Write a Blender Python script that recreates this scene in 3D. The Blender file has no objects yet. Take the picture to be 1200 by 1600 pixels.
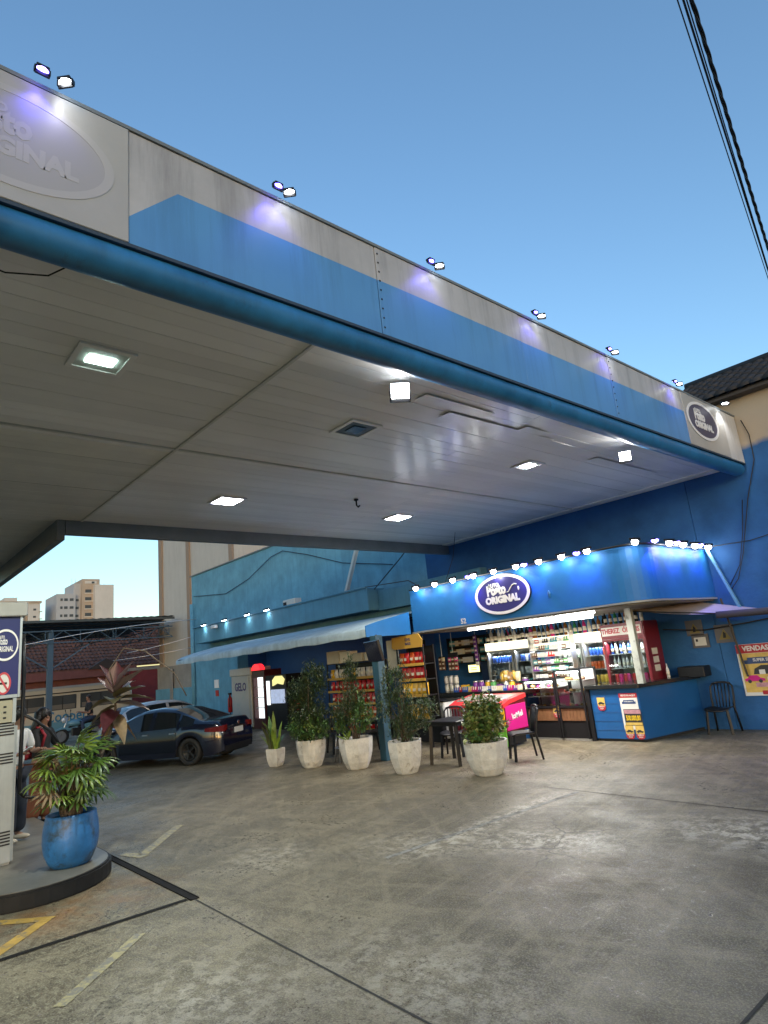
import bpy, bmesh, math, random
from mathutils import Vector, Matrix, Euler
random.seed(7)
SC = bpy.context.scene
COL = SC.collection
R = math.radians
PI = math.pi
# ---------------------------------------------------------------- camera
LK = 0.66      # the lamps' output, for this exposure
cam_d = bpy.data.cameras.new("camera")
cam_d.sensor_fit = 'HORIZONTAL'
cam_d.sensor_width = 36.0
cam_d.lens = 28.996
cam_d.clip_end = 2000
cam = bpy.data.objects.new("camera", cam_d)
COL.objects.link(cam)
_yaw, _pitch, _roll = R(47.772), R(13.425), R(-5.779)
_f = Vector((-math.sin(_yaw) * math.cos(_pitch), math.cos(_yaw) * math.cos(_pitch), math.sin(_pitch)))
_r = Vector((math.cos(_yaw), math.sin(_yaw), 0))
_u = _r.cross(_f)
_r2 = _r * math.cos(_roll) + _u * math.sin(_roll)
_u2 = _u * math.cos(_roll) - _r * math.sin(_roll)
cam.matrix_world = Matrix(((_r2.x, _u2.x, -_f.x, 0), (_r2.y, _u2.y, -_f.y, 0), (_r2.z, _u2.z, -_f.z, 1.9), (0, 0, 0, 1)))
SC.camera = cam
# ---------------------------------------------------------------- world, sun, exposure
SUN_EL, SUN_ROT = R(7), R(125)          # a low evening sun, behind the camera to the right
W = bpy.data.worlds.new("World")
SC.world = W
W.use_nodes = True
wn = W.node_tree
for n in list(wn.nodes):
    wn.nodes.remove(n)
sky = wn.nodes.new("ShaderNodeTexSky")
sky.sky_type = 'NISHITA'
sky.sun_disc = False
sky.sun_elevation = SUN_EL
sky.sun_rotation = SUN_ROT
sky.altitude = 500
sky.air_density = 1.25
sky.dust_density = 1.5
sky.ozone_density = 3.0
bg = wn.nodes.new("ShaderNodeBackground")
bg.inputs["Strength"].default_value = 0.15
wo = wn.nodes.new("ShaderNodeOutputWorld")
wn.links.new(sky.outputs[0], bg.inputs[0])
wn.links.new(bg.outputs[0], wo.inputs[0])
sun_d = bpy.data.lights.new("sun", 'SUN')
sun_d.energy = 0.03
sun_d.angle = R(12)
sun_d.color = (1.0, 0.82, 0.66)
sun = bpy.data.objects.new("sun", sun_d)
COL.objects.link(sun)
_sd = Vector((math.sin(SUN_ROT) * math.cos(R(8)), math.cos(SUN_ROT) * math.cos(R(8)), math.sin(R(8))))
sun.rotation_euler = (-_sd).to_track_quat('-Z', 'Y').to_euler()
SC.view_settings.view_transform = 'Standard'
SC.view_settings.look = 'None'
SC.view_settings.exposure = 1.47
SC.view_settings.gamma = 1.0
SC.view_settings.use_curve_mapping = False
SC.render.engine = 'CYCLES'
SC.cycles.max_bounces = 6
SC.cycles.diffuse_bounces = 3
SC.cycles.glossy_bounces = 3
SC.cycles.transmission_bounces = 4
SC.cycles.transparent_max_bounces = 12
SC.cycles.sample_clamp_indirect = 4.0
SC.cycles.use_light_tree = True
SC.cycles.use_denoising = True
SC.cycles.caustics_reflective = False
SC.cycles.caustics_refractive = False
# ---------------------------------------------------------------- helpers
def mat(name, col, rough=0.55, metal=0.0, var=0.0, vscale=3.0, bump=0.0, bscale=30.0, spec=0.5,
        emit=None, estr=0.0, coat=0.0, streak=None, spots=None, rnd=0.0, rvar=0.0, sss=0.0):
    """Principled material; var = noise variation, streak = (colour, amount) of vertical grime, spots = (colour, scale, threshold)."""
    m = bpy.data.materials.new(name)
    m.use_nodes = True
    nt = m.node_tree
    N, L = nt.nodes, nt.links
    b = N["Principled BSDF"]
    b.inputs["Roughness"].default_value = rough
    b.inputs["Metallic"].default_value = metal
    b.inputs["Specular IOR Level"].default_value = spec
    if coat:
        b.inputs["Coat Weight"].default_value = coat
        b.inputs["Coat Roughness"].default_value = 0.05
    c4 = (col[0], col[1], col[2], 1)
    b.inputs["Base Color"].default_value = c4
    geo = None
    def pos():
        nonlocal geo
        if geo is None:
            geo = N.new("ShaderNodeNewGeometry")
        return geo.outputs["Position"]
    cur = None
    def start():
        nonlocal cur
        if cur is None:
            rgb = N.new("ShaderNodeRGB")
            rgb.outputs[0].default_value = c4
            cur = rgb.outputs[0]
    if var:
        start()
        n1 = N.new("ShaderNodeTexNoise")
        n1.inputs["Scale"].default_value = vscale
        n1.inputs["Detail"].default_value = 6
        n1.inputs["Roughness"].default_value = 0.65
        L.new(pos(), n1.inputs["Vector"])
        mr = N.new("ShaderNodeMapRange")
        mr.inputs["From Min"].default_value = 0.3
        mr.inputs["From Max"].default_value = 0.7
        mr.inputs["To Min"].default_value = 1 - var
        mr.inputs["To Max"].default_value = 1 + var
        L.new(n1.outputs["Fac"], mr.inputs["Value"])
        mx = N.new("ShaderNodeMix"); mx.data_type = 'RGBA'; mx.blend_type = 'MULTIPLY'
        mx.inputs[0].default_value = 1
        L.new(cur, mx.inputs[6]); L.new(mr.outputs[0], mx.inputs[7])
        cur = mx.outputs[2]
        if rvar:
            mr2 = N.new("ShaderNodeMapRange")
            mr2.inputs["From Min"].default_value = 0.3
            mr2.inputs["From Max"].default_value = 0.7
            mr2.inputs["To Min"].default_value = rough - rvar
            mr2.inputs["To Max"].default_value = rough + rvar
            L.new(n1.outputs["Fac"], mr2.inputs["Value"])
            L.new(mr2.outputs[0], b.inputs["Roughness"])
    if rnd:
        start()
        oi = N.new("ShaderNodeObjectInfo")
        mr = N.new("ShaderNodeMapRange")
        mr.inputs["To Min"].default_value = 1 - rnd
        mr.inputs["To Max"].default_value = 1 + rnd
        L.new(oi.outputs["Random"], mr.inputs["Value"])
        mx = N.new("ShaderNodeMix"); mx.data_type = 'RGBA'; mx.blend_type = 'MULTIPLY'
        mx.inputs[0].default_value = 1
        L.new(cur, mx.inputs[6]); L.new(mr.outputs[0], mx.inputs[7])
        cur = mx.outputs[2]
    if streak:
        start()
        mp = N.new("ShaderNodeMapping"); mp.inputs["Scale"].default_value = (7, 7, 0.5)
        L.new(pos(), mp.inputs["Vector"])
        n2 = N.new("ShaderNodeTexNoise"); n2.inputs["Scale"].default_value = 1.0; n2.inputs["Detail"].default_value = 7
        n2.inputs["Roughness"].default_value = 0.7
        L.new(mp.outputs[0], n2.inputs["Vector"])
        mr = N.new("ShaderNodeMapRange")
        mr.inputs["From Min"].default_value = 0.48
        mr.inputs["From Max"].default_value = 0.75
        mr.inputs["To Max"].default_value = streak[1]
        L.new(n2.outputs["Fac"], mr.inputs["Value"])
        mx = N.new("ShaderNodeMix"); mx.data_type = 'RGBA'
        mx.inputs[7].default_value = (*streak[0], 1)
        L.new(mr.outputs[0], mx.inputs[0]); L.new(cur, mx.inputs[6])
        cur = mx.outputs[2]
    if spots:
        start()
        n3 = N.new("ShaderNodeTexNoise"); n3.inputs["Scale"].default_value = spots[1]; n3.inputs["Detail"].default_value = 8
        n3.inputs["Roughness"].default_value = 0.7
        L.new(pos(), n3.inputs["Vector"])
        mr = N.new("ShaderNodeMapRange")
        mr.inputs["From Min"].default_value = spots[2]
        mr.inputs["From Max"].default_value = spots[2] + 0.12
        L.new(n3.outputs["Fac"], mr.inputs["Value"])
        mx = N.new("ShaderNodeMix"); mx.data_type = 'RGBA'
        mx.inputs[7].default_value = (*spots[0], 1)
        L.new(mr.outputs[0], mx.inputs[0]); L.new(cur, mx.inputs[6])
        cur = mx.outputs[2]
    if cur is not None:
        L.new(cur, b.inputs["Base Color"])
    if bump:
        n4 = N.new("ShaderNodeTexNoise"); n4.inputs["Scale"].default_value = bscale; n4.inputs["Detail"].default_value = 5
        L.new(pos(), n4.inputs["Vector"])
        bp = N.new("ShaderNodeBump"); bp.inputs["Strength"].default_value = bump; bp.inputs["Distance"].default_value = 0.02
        L.new(n4.outputs["Fac"], bp.inputs["Height"])
        L.new(bp.outputs[0], b.inputs["Normal"])
    if emit:
        b.inputs["Emission Color"].default_value = (*emit, 1)
        b.inputs["Emission Strength"].default_value = estr
    return m

def glass(name, tint=(0.9, 0.95, 0.95), alpha=0.12, rough=0.03):
    """clear pane: mostly see-through, with a glossy skin"""
    m = bpy.data.materials.new(name)
    m.use_nodes = True
    N, L = m.node_tree.nodes, m.node_tree.links
    N.remove(N["Principled BSDF"])
    t = N.new("ShaderNodeBsdfTransparent"); t.inputs[0].default_value = (*tint, 1)
    g = N.new("ShaderNodeBsdfGlossy"); g.inputs["Roughness"].default_value = rough
    fr = N.new("ShaderNodeFresnel"); fr.inputs[0].default_value = 1.45
    ad = N.new("ShaderNodeMath"); ad.operation = 'ADD'; ad.inputs[1].default_value = alpha * 0.3
    mx = N.new("ShaderNodeMixShader")
    L.new(fr.outputs[0], ad.inputs[0]); L.new(ad.outputs[0], mx.inputs[0])
    L.new(t.outputs[0], mx.inputs[1]); L.new(g.outputs[0], mx.inputs[2])
    L.new(mx.outputs[0], N["Material Output"].inputs[0])
    return m

class MB:
    def __init__(s):
        s.v, s.f, s.m, s.s = [], [], [], []
    def add(s, vs, fs, mi=0, smooth=False):
        k = len(s.v)
        s.v += [tuple(v) for v in vs]
        for f in fs:
            s.f.append([i + k for i in f]); s.m.append(mi); s.s.append(smooth)
        return s
    def box(s, x0, x1, y0, y1, z0, z1, mi=0):
        return s.add([(x0, y0, z0), (x1, y0, z0), (x1, y1, z0), (x0, y1, z0), (x0, y0, z1), (x1, y0, z1), (x1, y1, z1), (x0, y1, z1)],
                     [(3, 2, 1, 0), (4, 5, 6, 7), (0, 1, 5, 4), (1, 2, 6, 5), (2, 3, 7, 6), (3, 0, 4, 7)], mi)
    def cb(s, c, d, mi=0, M=None):
        x, y, z = d[0] / 2, d[1] / 2, d[2] / 2
        vs = [Vector(p) for p in [(-x, -y, -z), (x, -y, -z), (x, y, -z), (-x, y, -z), (-x, -y, z), (x, -y, z), (x, y, z), (-x, y, z)]]
        if M is not None:
            vs = [M @ v for v in vs]
        return s.add([v + Vector(c) for v in vs], [(3, 2, 1, 0), (4, 5, 6, 7), (0, 1, 5, 4), (1, 2, 6, 5), (2, 3, 7, 6), (3, 0, 4, 7)], mi)
    def bar(s, p, q, w, h=None, mi=0):
        p, q = Vector(p), Vector(q); h = h or w
        d = (q - p).normalized()
        a = d.cross(Vector((0, 0, 1)))
        if a.length < 1e-3:
            a = Vector((1, 0, 0))
        a.normalize(); b = a.cross(d).normalized()
        vs = []
        for o in (p, q):
            for i, j in ((-1, -1), (1, -1), (1, 1), (-1, 1)):
                vs.append(o + a * (i * w / 2) + b * (j * h / 2))
        return s.add(vs, [(3, 2, 1, 0), (4, 5, 6, 7), (0, 1, 5, 4), (1, 2, 6, 5), (2, 3, 7, 6), (3, 0, 4, 7)], mi)
    def tube(s, pts, r, n=8, mi=0, cap=True, smooth=True):
        pts = [Vector(p) for p in pts]
        rs = r if isinstance(r, (list, tuple)) else [r] * len(pts)
        vs = []; fs = []
        up = None
        for i, p in enumerate(pts):
            d = (pts[min(i + 1, len(pts) - 1)] - pts[max(i - 1, 0)]).normalized()
            if up is None:
                up = Vector((0, 0, 1)) if abs(d.z) < 0.9 else Vector((1, 0, 0))
            a = d.cross(up)
            if a.length < 1e-4:
                a = d.cross(Vector((0.3, 1, 0.2)))
            a.normalize(); b = a.cross(d).normalized(); up = b
            for k in range(n):
                t = 2 * PI * k / n
                vs.append(p + (a * math.cos(t) + b * math.sin(t)) * rs[i])
        for i in range(len(pts) - 1):
            for k in range(n):
                fs.append((i * n + k, i * n + (k + 1) % n, (i + 1) * n + (k + 1) % n, (i + 1) * n + k))
        s.add(vs, fs, mi, smooth)
        if cap:
            k0 = len(s.v) - len(vs)
            s.f.append([k0 + k for k in range(n)][::-1]); s.m.append(mi); s.s.append(False)
            k1 = len(s.v) - n
            s.f.append([k1 + k for k in range(n)]); s.m.append(mi); s.s.append(False)
        return s
    def lathe(s, prof, n=12, c=(0, 0, 0), mi=0, smooth=True, ph=0.0, sx=1, sy=1, wob=0, cap=True):
        vs = []; fs = []
        for r, z in prof:
            for k in range(n):
                t = 2 * PI * k / n + ph
                rr = r * (1 + (random.uniform(-wob, wob) if wob else 0))
                vs.append((c[0] + rr * math.cos(t) * sx, c[1] + rr * math.sin(t) * sy, c[2] + z))
        for i in range(len(prof) - 1):
            for k in range(n):
                fs.append((i * n + k, i * n + (k + 1) % n, (i + 1) * n + (k + 1) % n, (i + 1) * n + k))
        s.add(vs, fs, mi, smooth)
        k0 = len(s.v) - len(vs); k1 = len(s.v) - n
        if cap and prof[0][0] > 1e-5:
            s.f.append([k0 + k for k in range(n)][::-1]); s.m.append(mi); s.s.append(False)
        if cap and prof[-1][0] > 1e-5:
            s.f.append([k1 + k for k in range(n)]); s.m.append(mi); s.s.append(False)
        return s
    def prism(s, poly, ax, a, b, mi=0):
        """poly in the plane normal to axis ax ('x': (y,z), 'y': (x,z), 'z': (x,y)), extruded from a to b"""
        def P(u, v, w):
            return (w, u, v) if ax == 'x' else ((u, w, v) if ax == 'y' else (u, v, w))
        n = len(poly)
        vs = [P(u, v, a) for u, v in poly] + [P(u, v, b) for u, v in poly]
        fs = [list(range(n))[::-1], list(range(n, 2 * n))] + [(i, (i + 1) % n, n + (i + 1) % n, n + i) for i in range(n)]
        return s.add(vs, fs, mi)
    def ell(s, c, d, n=12, m=8, mi=0, M=None):
        vs = []; fs = []
        for i in range(m + 1):
            t = PI * i / m
            for k in range(n):
                p = 2 * PI * k / n
                v = Vector((math.sin(t) * math.cos(p) * d[0], math.sin(t) * math.sin(p) * d[1], math.cos(t) * d[2]))
                if M is not None:
                    v = M @ v
                vs.append(v + Vector(c))
        for i in range(m):
            for k in range(n):
                fs.append((i * n + k, (i + 1) * n + k, (i + 1) * n + (k + 1) % n, i * n + (k + 1) % n))
        return s.add(vs, fs, mi, True)
    def build(s, name, mats, parent=None, bevel=0.0, world=True, loc=None, recalc=True, seg=1):
        me = bpy.data.meshes.new(name)
        off = Vector((0, 0, 0))
        if world and parent is not None:
            o_ = parent
            while o_ is not None:
                off = off + Vector(o_.location); o_ = o_.parent
        elif loc is not None and world:
            off = Vector(loc)
        me.from_pydata([tuple(Vector(v) - off) for v in s.v], [], s.f)
        if not isinstance(mats, (list, tuple)):
            mats = [mats]
        for m in mats:
            me.materials.append(m)
        me.polygons.foreach_set("material_index", s.m)
        me.polygons.foreach_set("use_smooth", s.s)
        if recalc or bevel:
            bm = bmesh.new(); bm.from_mesh(me)
            if bevel:
                ed = [e for e in bm.edges if len(e.link_faces) == 2 and e.calc_face_angle(0) > 0.6]
                bmesh.ops.bevel(bm, geom=ed, offset=bevel, segments=seg, affect='EDGES', clamp_overlap=True)
            if recalc:
                bmesh.ops.recalc_face_normals(bm, faces=bm.faces)
            bm.to_mesh(me); bm.free()
        o = bpy.data.objects.new(name, me)
        COL.objects.link(o)
        if parent is not None:
            o.parent = parent
        elif loc is not None:
            o.location = loc
        return o

def tag(o, label, cat=None, group=None):
    o["label"] = label
    if cat: o["category"] = cat
    if group: o["group"] = group
    return o
def kind(o, k):
    o["kind"] = k
    return o
def thing(name, label, cat, loc=(0, 0, 0), rz=0.0, group=None):
    o = bpy.data.objects.new(name, None)
    o.empty_display_size = 0.1
    COL.objects.link(o)
    o.location = loc; o.rotation_euler = (0, 0, rz)
    return tag(o, label, cat, group)
def copy_tree(o, parent=None):
    c = o.copy(); COL.objects.link(c)
    if parent is not None: c.parent = parent
    for ch in list(o.children):
        copy_tree(ch, c)
    return c
def place(src, loc, rz=0.0, label=None, group=None):
    c = copy_tree(src)
    c.location = loc; c.rotation_euler = (0, 0, rz)
    if label: c["label"] = label
    if group: c["group"] = group
    return c
def text_mesh(txt, size=0.1, bold=0.0, depth=0.003, sx=1.0, spacing=1.0, align='CENTER'):
    cu = bpy.data.curves.new("lettering", 'FONT')
    cu.body = txt; cu.size = size; cu.extrude = depth / 2; cu.offset = bold; cu.space_character = spacing
    cu.align_x = align; cu.align_y = 'CENTER'; cu.resolution_u = 2
    o = bpy.data.objects.new("lettering", cu); COL.objects.link(o)
    dg = bpy.context.evaluated_depsgraph_get(); dg.update()
    me = bpy.data.meshes.new_from_object(o.evaluated_get(dg))
    bpy.data.objects.remove(o); bpy.data.curves.remove(cu)
    for v in me.vertices: v.co.x *= sx
    return me
FACE_Y = Euler((R(90), 0, 0))              # front looks towards -Y, reads along +X
FACE_X = Euler((R(90), 0, R(90)))          # front looks towards +X, reads along +Y
def text(txt, m, loc, rot, parent=None, size=0.1, bold=0.0, name="lettering", depth=0.004, sx=1.0, tilt=0.0, spacing=1.0, align='CENTER'):
    me = text_mesh(txt, size, bold, depth, sx, spacing, align)
    me.name = name
    me.materials.clear(); me.materials.append(m)
    o = bpy.data.objects.new(name, me); COL.objects.link(o)
    off = Vector((0, 0, 0))
    p = parent
    while p is not None:
        off = off + Vector(p.location); p = p.parent
    q = rot.to_quaternion() @ Euler((0, 0, tilt)).to_quaternion()
    o.rotation_euler = q.to_euler(); o.location = Vector(loc) - off
    if parent is not None: o.parent = parent
    return o
def spot(parent, loc, target, energy, col, size=R(100), blend=0.6, radius=0.05, name="lamp_light"):
    d = bpy.data.lights.new(name, 'SPOT'); d.energy = energy * LK; d.color = col; d.spot_size = size; d.spot_blend = blend; d.shadow_soft_size = radius
    o = bpy.data.objects.new(name, d); COL.objects.link(o)
    off = Vector((0, 0, 0)); p = parent
    while p is not None:
        off = off + Vector(p.location); p = p.parent
    o.location = Vector(loc) - off
    o.rotation_euler = (Vector(target) - Vector(loc)).to_track_quat('-Z', 'Y').to_euler()
    o.parent = parent
    return o
def bulb_light(parent, loc, energy, col, radius=0.05, name="lamp_light"):
    d = bpy.data.lights.new(name, 'POINT'); d.energy = energy * LK; d.color = col; d.shadow_soft_size = radius
    o = bpy.data.objects.new(name, d); COL.objects.link(o)
    o.location = Vector(loc) - Vector(parent.location); o.parent = parent
    return o
def area(parent, loc, rot, sx, sy, energy, col, name="lamp_light"):
    d = bpy.data.lights.new(name, 'AREA'); d.shape = 'RECTANGLE'; d.size = sx; d.size_y = sy; d.energy = energy * LK; d.color = col
    o = bpy.data.objects.new(name, d); COL.objects.link(o)
    off = Vector((0, 0, 0)); p = parent
    while p is not None:
        off = off + Vector(p.location); p = p.parent
    o.location = Vector(loc) - off; o.rotation_euler = rot; o.parent = parent
    return o
U = random.uniform
# ---------------------------------------------------------------- materials
M = {}
M['fascia_white'] = mat("aged pale cladding", (0.52, 0.53, 0.54), 0.45, var=0.10, vscale=1.2, streak=((0.19, 0.18, 0.165), 0.55))
M['sign_white'] = mat("sign panel grey white", (0.385, 0.385, 0.375), 0.4, var=0.05)
M['blue_paint'] = mat("blue cladding paint", (0.075, 0.22, 0.46), 0.42, var=0.12, vscale=1.5, streak=((0.05, 0.10, 0.17), 0.55))
M['pipe_blue'] = mat("blue roll edge", (0.022, 0.155, 0.36), 0.42, var=0.28, vscale=2.2, rvar=0.10, spots=((0.012, 0.06, 0.13), 3.0, 0.60), streak=((0.015, 0.08, 0.17), 0.5), bump=0.12, bscale=3.0)
M['plank'] = mat("pvc lining board", (0.85, 0.84, 0.83), 0.24, var=0.05, vscale=0.7, rnd=0.06)
M['plank_old'] = mat("yellowed lining board", (0.72, 0.70, 0.64), 0.3, var=0.1, vscale=0.7, rnd=0.06)
M['dark'] = mat("dark void", (0.015, 0.015, 0.017), 0.8)
M['edge_grey'] = mat("grey edge beam paint", (0.16, 0.18, 0.19), 0.5, var=0.15, vscale=2)
M['roofing'] = mat("canopy roofing", (0.25, 0.25, 0.25), 0.6)
M['alu'] = mat("aluminium", (0.55, 0.56, 0.58), 0.35, metal=0.9)
M['black_metal'] = mat("black painted metal", (0.010, 0.010, 0.012), 0.45, spec=0.3)
M['black_plastic'] = mat("black plastic", (0.010, 0.011, 0.014), 0.42, var=0.2, spec=0.3)
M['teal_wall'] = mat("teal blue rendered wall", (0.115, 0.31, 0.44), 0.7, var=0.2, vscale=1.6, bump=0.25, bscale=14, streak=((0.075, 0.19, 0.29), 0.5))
M['navy_recess'] = mat("deep blue recess shade", (0.022, 0.085, 0.25), 0.55, var=0.12, vscale=1.5, bump=0.12, bscale=14)
M['counter_blue'] = mat("glossy blue counter paint", (0.012, 0.085, 0.26), 0.35, var=0.12, vscale=2.5)
M['shop_blue'] = mat("bright blue marquee paint", (0.018, 0.14, 0.40), 0.5, spec=0.3, var=0.14, vscale=2.0)
M['white'] = mat("white paint", (0.75, 0.75, 0.75), 0.45, var=0.05)
M['offwhite'] = mat("aged white", (0.55, 0.55, 0.52), 0.5, var=0.1, vscale=3)
M['lens_white'] = mat("white led lens", (1, 1, 1), 0.3, emit=(0.93, 0.97, 1.0), estr=14)
M['lens_cool'] = mat("greenish led lens", (1, 1, 1), 0.3, emit=(0.75, 1.0, 0.88), estr=10)
M['lens_blue'] = mat("blue led lens", (0.1, 0.1, 1), 0.3, emit=(0.16, 0.12, 1.0), estr=9)
M['lens_core'] = mat("blue led core", (1, 1, 1), 0.3, emit=(0.50, 0.46, 1.0), estr=8)
M['tube'] = mat("fluorescent tube", (1, 1, 1), 0.3, emit=(1.0, 0.97, 0.92), estr=9)
M['logo_navy'] = mat("logo indigo print", (0.035, 0.03, 0.17), 0.4)
M['logo_dim'] = mat("faded logo indigo", (0.075, 0.07, 0.12), 0.5)
M['logo_white'] = mat("logo white print", (0.78, 0.78, 0.80), 0.4)
M['ghost'] = mat("ghost of old logo", (0.355, 0.355, 0.36), 0.45)
M['ghost_light'] = mat("ghost lettering", (0.41, 0.41, 0.41), 0.45)

# ---------------------------------------------------------------- ground
def concrete():
    m = bpy.data.materials.new("worn polished concrete"); m.use_nodes = True
    nt = m.node_tree; N, L = nt.nodes, nt.links
    b = N["Principled BSDF"]
    g = N.new("ShaderNodeNewGeometry")
    def noise(scale, detail=8, rough=0.6, sc=(1, 1, 1), off=(0, 0, 0), dist=0.0):
        mp = N.new("ShaderNodeMapping"); mp.inputs["Scale"].default_value = sc; mp.inputs["Location"].default_value = off
        L.new(g.outputs["Position"], mp.inputs["Vector"])
        t = N.new("ShaderNodeTexNoise"); t.inputs["Scale"].default_value = scale; t.inputs["Detail"].default_value = detail
        t.inputs["Roughness"].default_value = rough; t.inputs["Distortion"].default_value = dist
        L.new(mp.outputs[0], t.inputs["Vector"])
        return t.outputs["Fac"]
    def mr(v, a, b_, c, d):
        n = N.new("ShaderNodeMapRange"); n.inputs["From Min"].default_value = a; n.inputs["From Max"].default_value = b_
        n.inputs["To Min"].default_value = c; n.inputs["To Max"].default_value = d
        L.new(v, n.inputs["Value"]); return n.outputs[0]
    def mix(f, a, c, t='MIX'):
        n = N.new("ShaderNodeMix"); n.data_type = 'RGBA'; n.blend_type = t
        if isinstance(f, float): n.inputs[0].default_value = f
        else: L.new(f, n.inputs[0])
        for s_, v in ((6, a), (7, c)):
            if isinstance(v, tuple): n.inputs[s_].default_value = (*v, 1)
            else: L.new(v, n.inputs[s_])
        return n.outputs[2]
    def mul(a, c):
        n = N.new("ShaderNodeMath"); n.operation = 'MULTIPLY'
        for i, v in enumerate((a, c)):
            if isinstance(v, (int, float)): n.inputs[i].default_value = v
            else: L.new(v, n.inputs[i])
        return n.outputs[0]
    def blob(cx, cy, rx, ry, rot=0.0, edge=0.6):
        """soft patch of wear at a place on the floor (1 inside, 0 outside), broken up by noise"""
        mp = N.new("ShaderNodeMapping"); mp.vector_type = 'TEXTURE'
        mp.inputs["Location"].default_value = (cx, cy, 0); mp.inputs["Rotation"].default_value = (0, 0, rot); mp.inputs["Scale"].default_value = (rx, ry, 1)
        L.new(g.outputs["Position"], mp.inputs["Vector"])
        ln = N.new("ShaderNodeVectorMath"); ln.operation = 'LENGTH'; L.new(mp.outputs[0], ln.inputs[0])
        return mr(ln.outputs["Value"], 1 - edge, 1.0, 1.0, 0.0)
    def rings(cx, cy, r0, w):
        """soft tyre sweep: a band round a centre"""
        mp = N.new("ShaderNodeVectorMath"); mp.operation = 'SUBTRACT'; mp.inputs[1].default_value = (cx, cy, 0); L.new(g.outputs["Position"], mp.inputs[0])
        ln = N.new("ShaderNodeVectorMath"); ln.operation = 'LENGTH'; L.new(mp.outputs[0], ln.inputs[0])
        s_ = N.new("ShaderNodeMath"); s_.operation = 'SUBTRACT'; s_.inputs[1].default_value = r0; L.new(ln.outputs["Value"], s_.inputs[0])
        a_ = N.new("ShaderNodeMath"); a_.operation = 'ABSOLUTE'; L.new(s_.outputs[0], a_.inputs[0])
        return mr(a_.outputs[0], w * 0.35, w, 1.0, 0.0)
    def rnoise(scale, rot, sc, detail=9, rough=0.72, off=(0, 0, 0)):
        mp = N.new("ShaderNodeMapping"); mp.inputs["Rotation"].default_value = (0, 0, rot); mp.inputs["Scale"].default_value = sc; mp.inputs["Location"].default_value = off
        r_ = N.new("ShaderNodeVectorRotate"); r_.rotation_type = 'Z_AXIS'; r_.inputs["Angle"].default_value = rot; L.new(g.outputs["Position"], r_.inputs["Vector"])
        m2 = N.new("ShaderNodeMapping"); m2.inputs["Scale"].default_value = sc; m2.inputs["Location"].default_value = off; L.new(r_.outputs[0], m2.inputs["Vector"])
        t_ = N.new("ShaderNodeTexNoise"); t_.inputs["Scale"].default_value = scale; t_.inputs["Detail"].default_value = detail; t_.inputs["Roughness"].default_value = rough
        L.new(m2.outputs[0], t_.inputs["Vector"]); return t_.outputs["Fac"]
    big = noise(0.35, 6, 0.6, dist=0.6)
    mid = noise(1.1, 10, 0.72, (1, 1, 1), (3, 5, 0), 0.2)
    fine = noise(22, 10, 0.8)
    grain = noise(75, 4, 0.75)
    c = mix(mr(big, 0.40, 0.60, 0, 1), (0.076, 0.063, 0.045), (0.150, 0.130, 0.098))
    c = mix(mr(mid, 0.46, 0.58, 0, 0.75), c, (0.050, 0.040, 0.028))
    for (sc_, rot_, off_) in ((1.9, R(35), (1, 2, 0)), (2.4, R(-20), (4, 1, 0)), (2.2, R(80), (9, 3, 0))):
        st = rnoise(sc_, rot_, (0.28, 2.2, 1), off=off_)
        c = mix(mr(st, 0.52, 0.60, 0, 0.55), c, (0.215, 0.192, 0.150))
        c = mix(mr(st, 0.38, 0.47, 0.6, 0), c, (0.046, 0.037, 0.026))
    for (cx_, cy_, r0_, w_) in ((-9.0, -3.0, 6.1, 0.16), (-9.0, -3.0, 7.6, 0.17), (2.0, 12.0, 7.6, 0.16), (2.0, 12.0, 9.1, 0.17), (-1.0, -4.0, 9.4, 0.15), (-1.0, -4.0, 10.9, 0.15)):
        c = mix(mul(mul(rings(cx_, cy_, r0_, w_), mr(mid, 0.35, 0.6, 0.2, 1)), 0.34), c, (0.060, 0.052, 0.042))
    c = mix(mr(fine, 0.505, 0.585, 0, 0.6), c, (0.235, 0.232, 0.188))
    c = mix(mr(fine, 0.405, 0.485, 0.6, 0), c, (0.040, 0.031, 0.023))
    c = mix(mr(grain, 0.52, 0.60, 0, 0.6), c, (0.28, 0.27, 0.225))
    c = mix(mr(grain, 0.40, 0.48, 0.5, 0), c, (0.034, 0.028, 0.021))
    worn = noise(7.0, 12, 0.85, (1, 1, 1), (7, 1, 0), 0.15)
    chalk = mr(worn, 0.485, 0.545, 0, 1)
    for bx in ((-4.15, 5.55, 1.0, 0.62, R(20)), (-5.12, 5.9, 0.24, 1.9, R(3)), (-2.6, 6.6, 1.2, 0.8, 0), (-3.2, 2.9, 1.3, 0.7, 0), (-6.4, 3.7, 0.8, 0.6, 0), (-4.2, 1.9, 1.0, 0.8, 0.3), (-5.2, 4.8, 1.1, 0.7, 0.5)):
        k = 0.95 if bx[0] > -5.3 and bx[1] > 5 else 0.5
        c = mix(mul(mul(blob(*bx, edge=1.0), chalk), k), c, (0.50, 0.48, 0.46))
    rust = mr(noise(2.4, 10, 0.75, off=(2, 9, 0)), 0.4, 0.62, 0, 1)
    c = mix(mul(mul(blob(-6.75, 1.75, 0.8, 1.3, 0.0, 0.8), rust), 0.8), c, (0.20, 0.105, 0.045))
    c = mix(mul(mul(blob(-3.2, 5.0, 1.7, 1.0, 0.6, 1.0), rust), 0.4), c, (0.12, 0.075, 0.05))
    spot_ = noise(3.1, 3, 0.5, off=(5, 5, 0))
    c = mix(mr(spot_, 0.68, 0.74, 0, 0.6), c, (0.045, 0.040, 0.035))
    v = N.new("ShaderNodeTexVoronoi"); v.inputs["Scale"].default_value = 2.6; L.new(g.outputs["Position"], v.inputs["Vector"])
    c = mix(mr(v.outputs["Distance"], 0.02, 0.075, 0.8, 0), c, (0.048, 0.042, 0.036))
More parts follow.
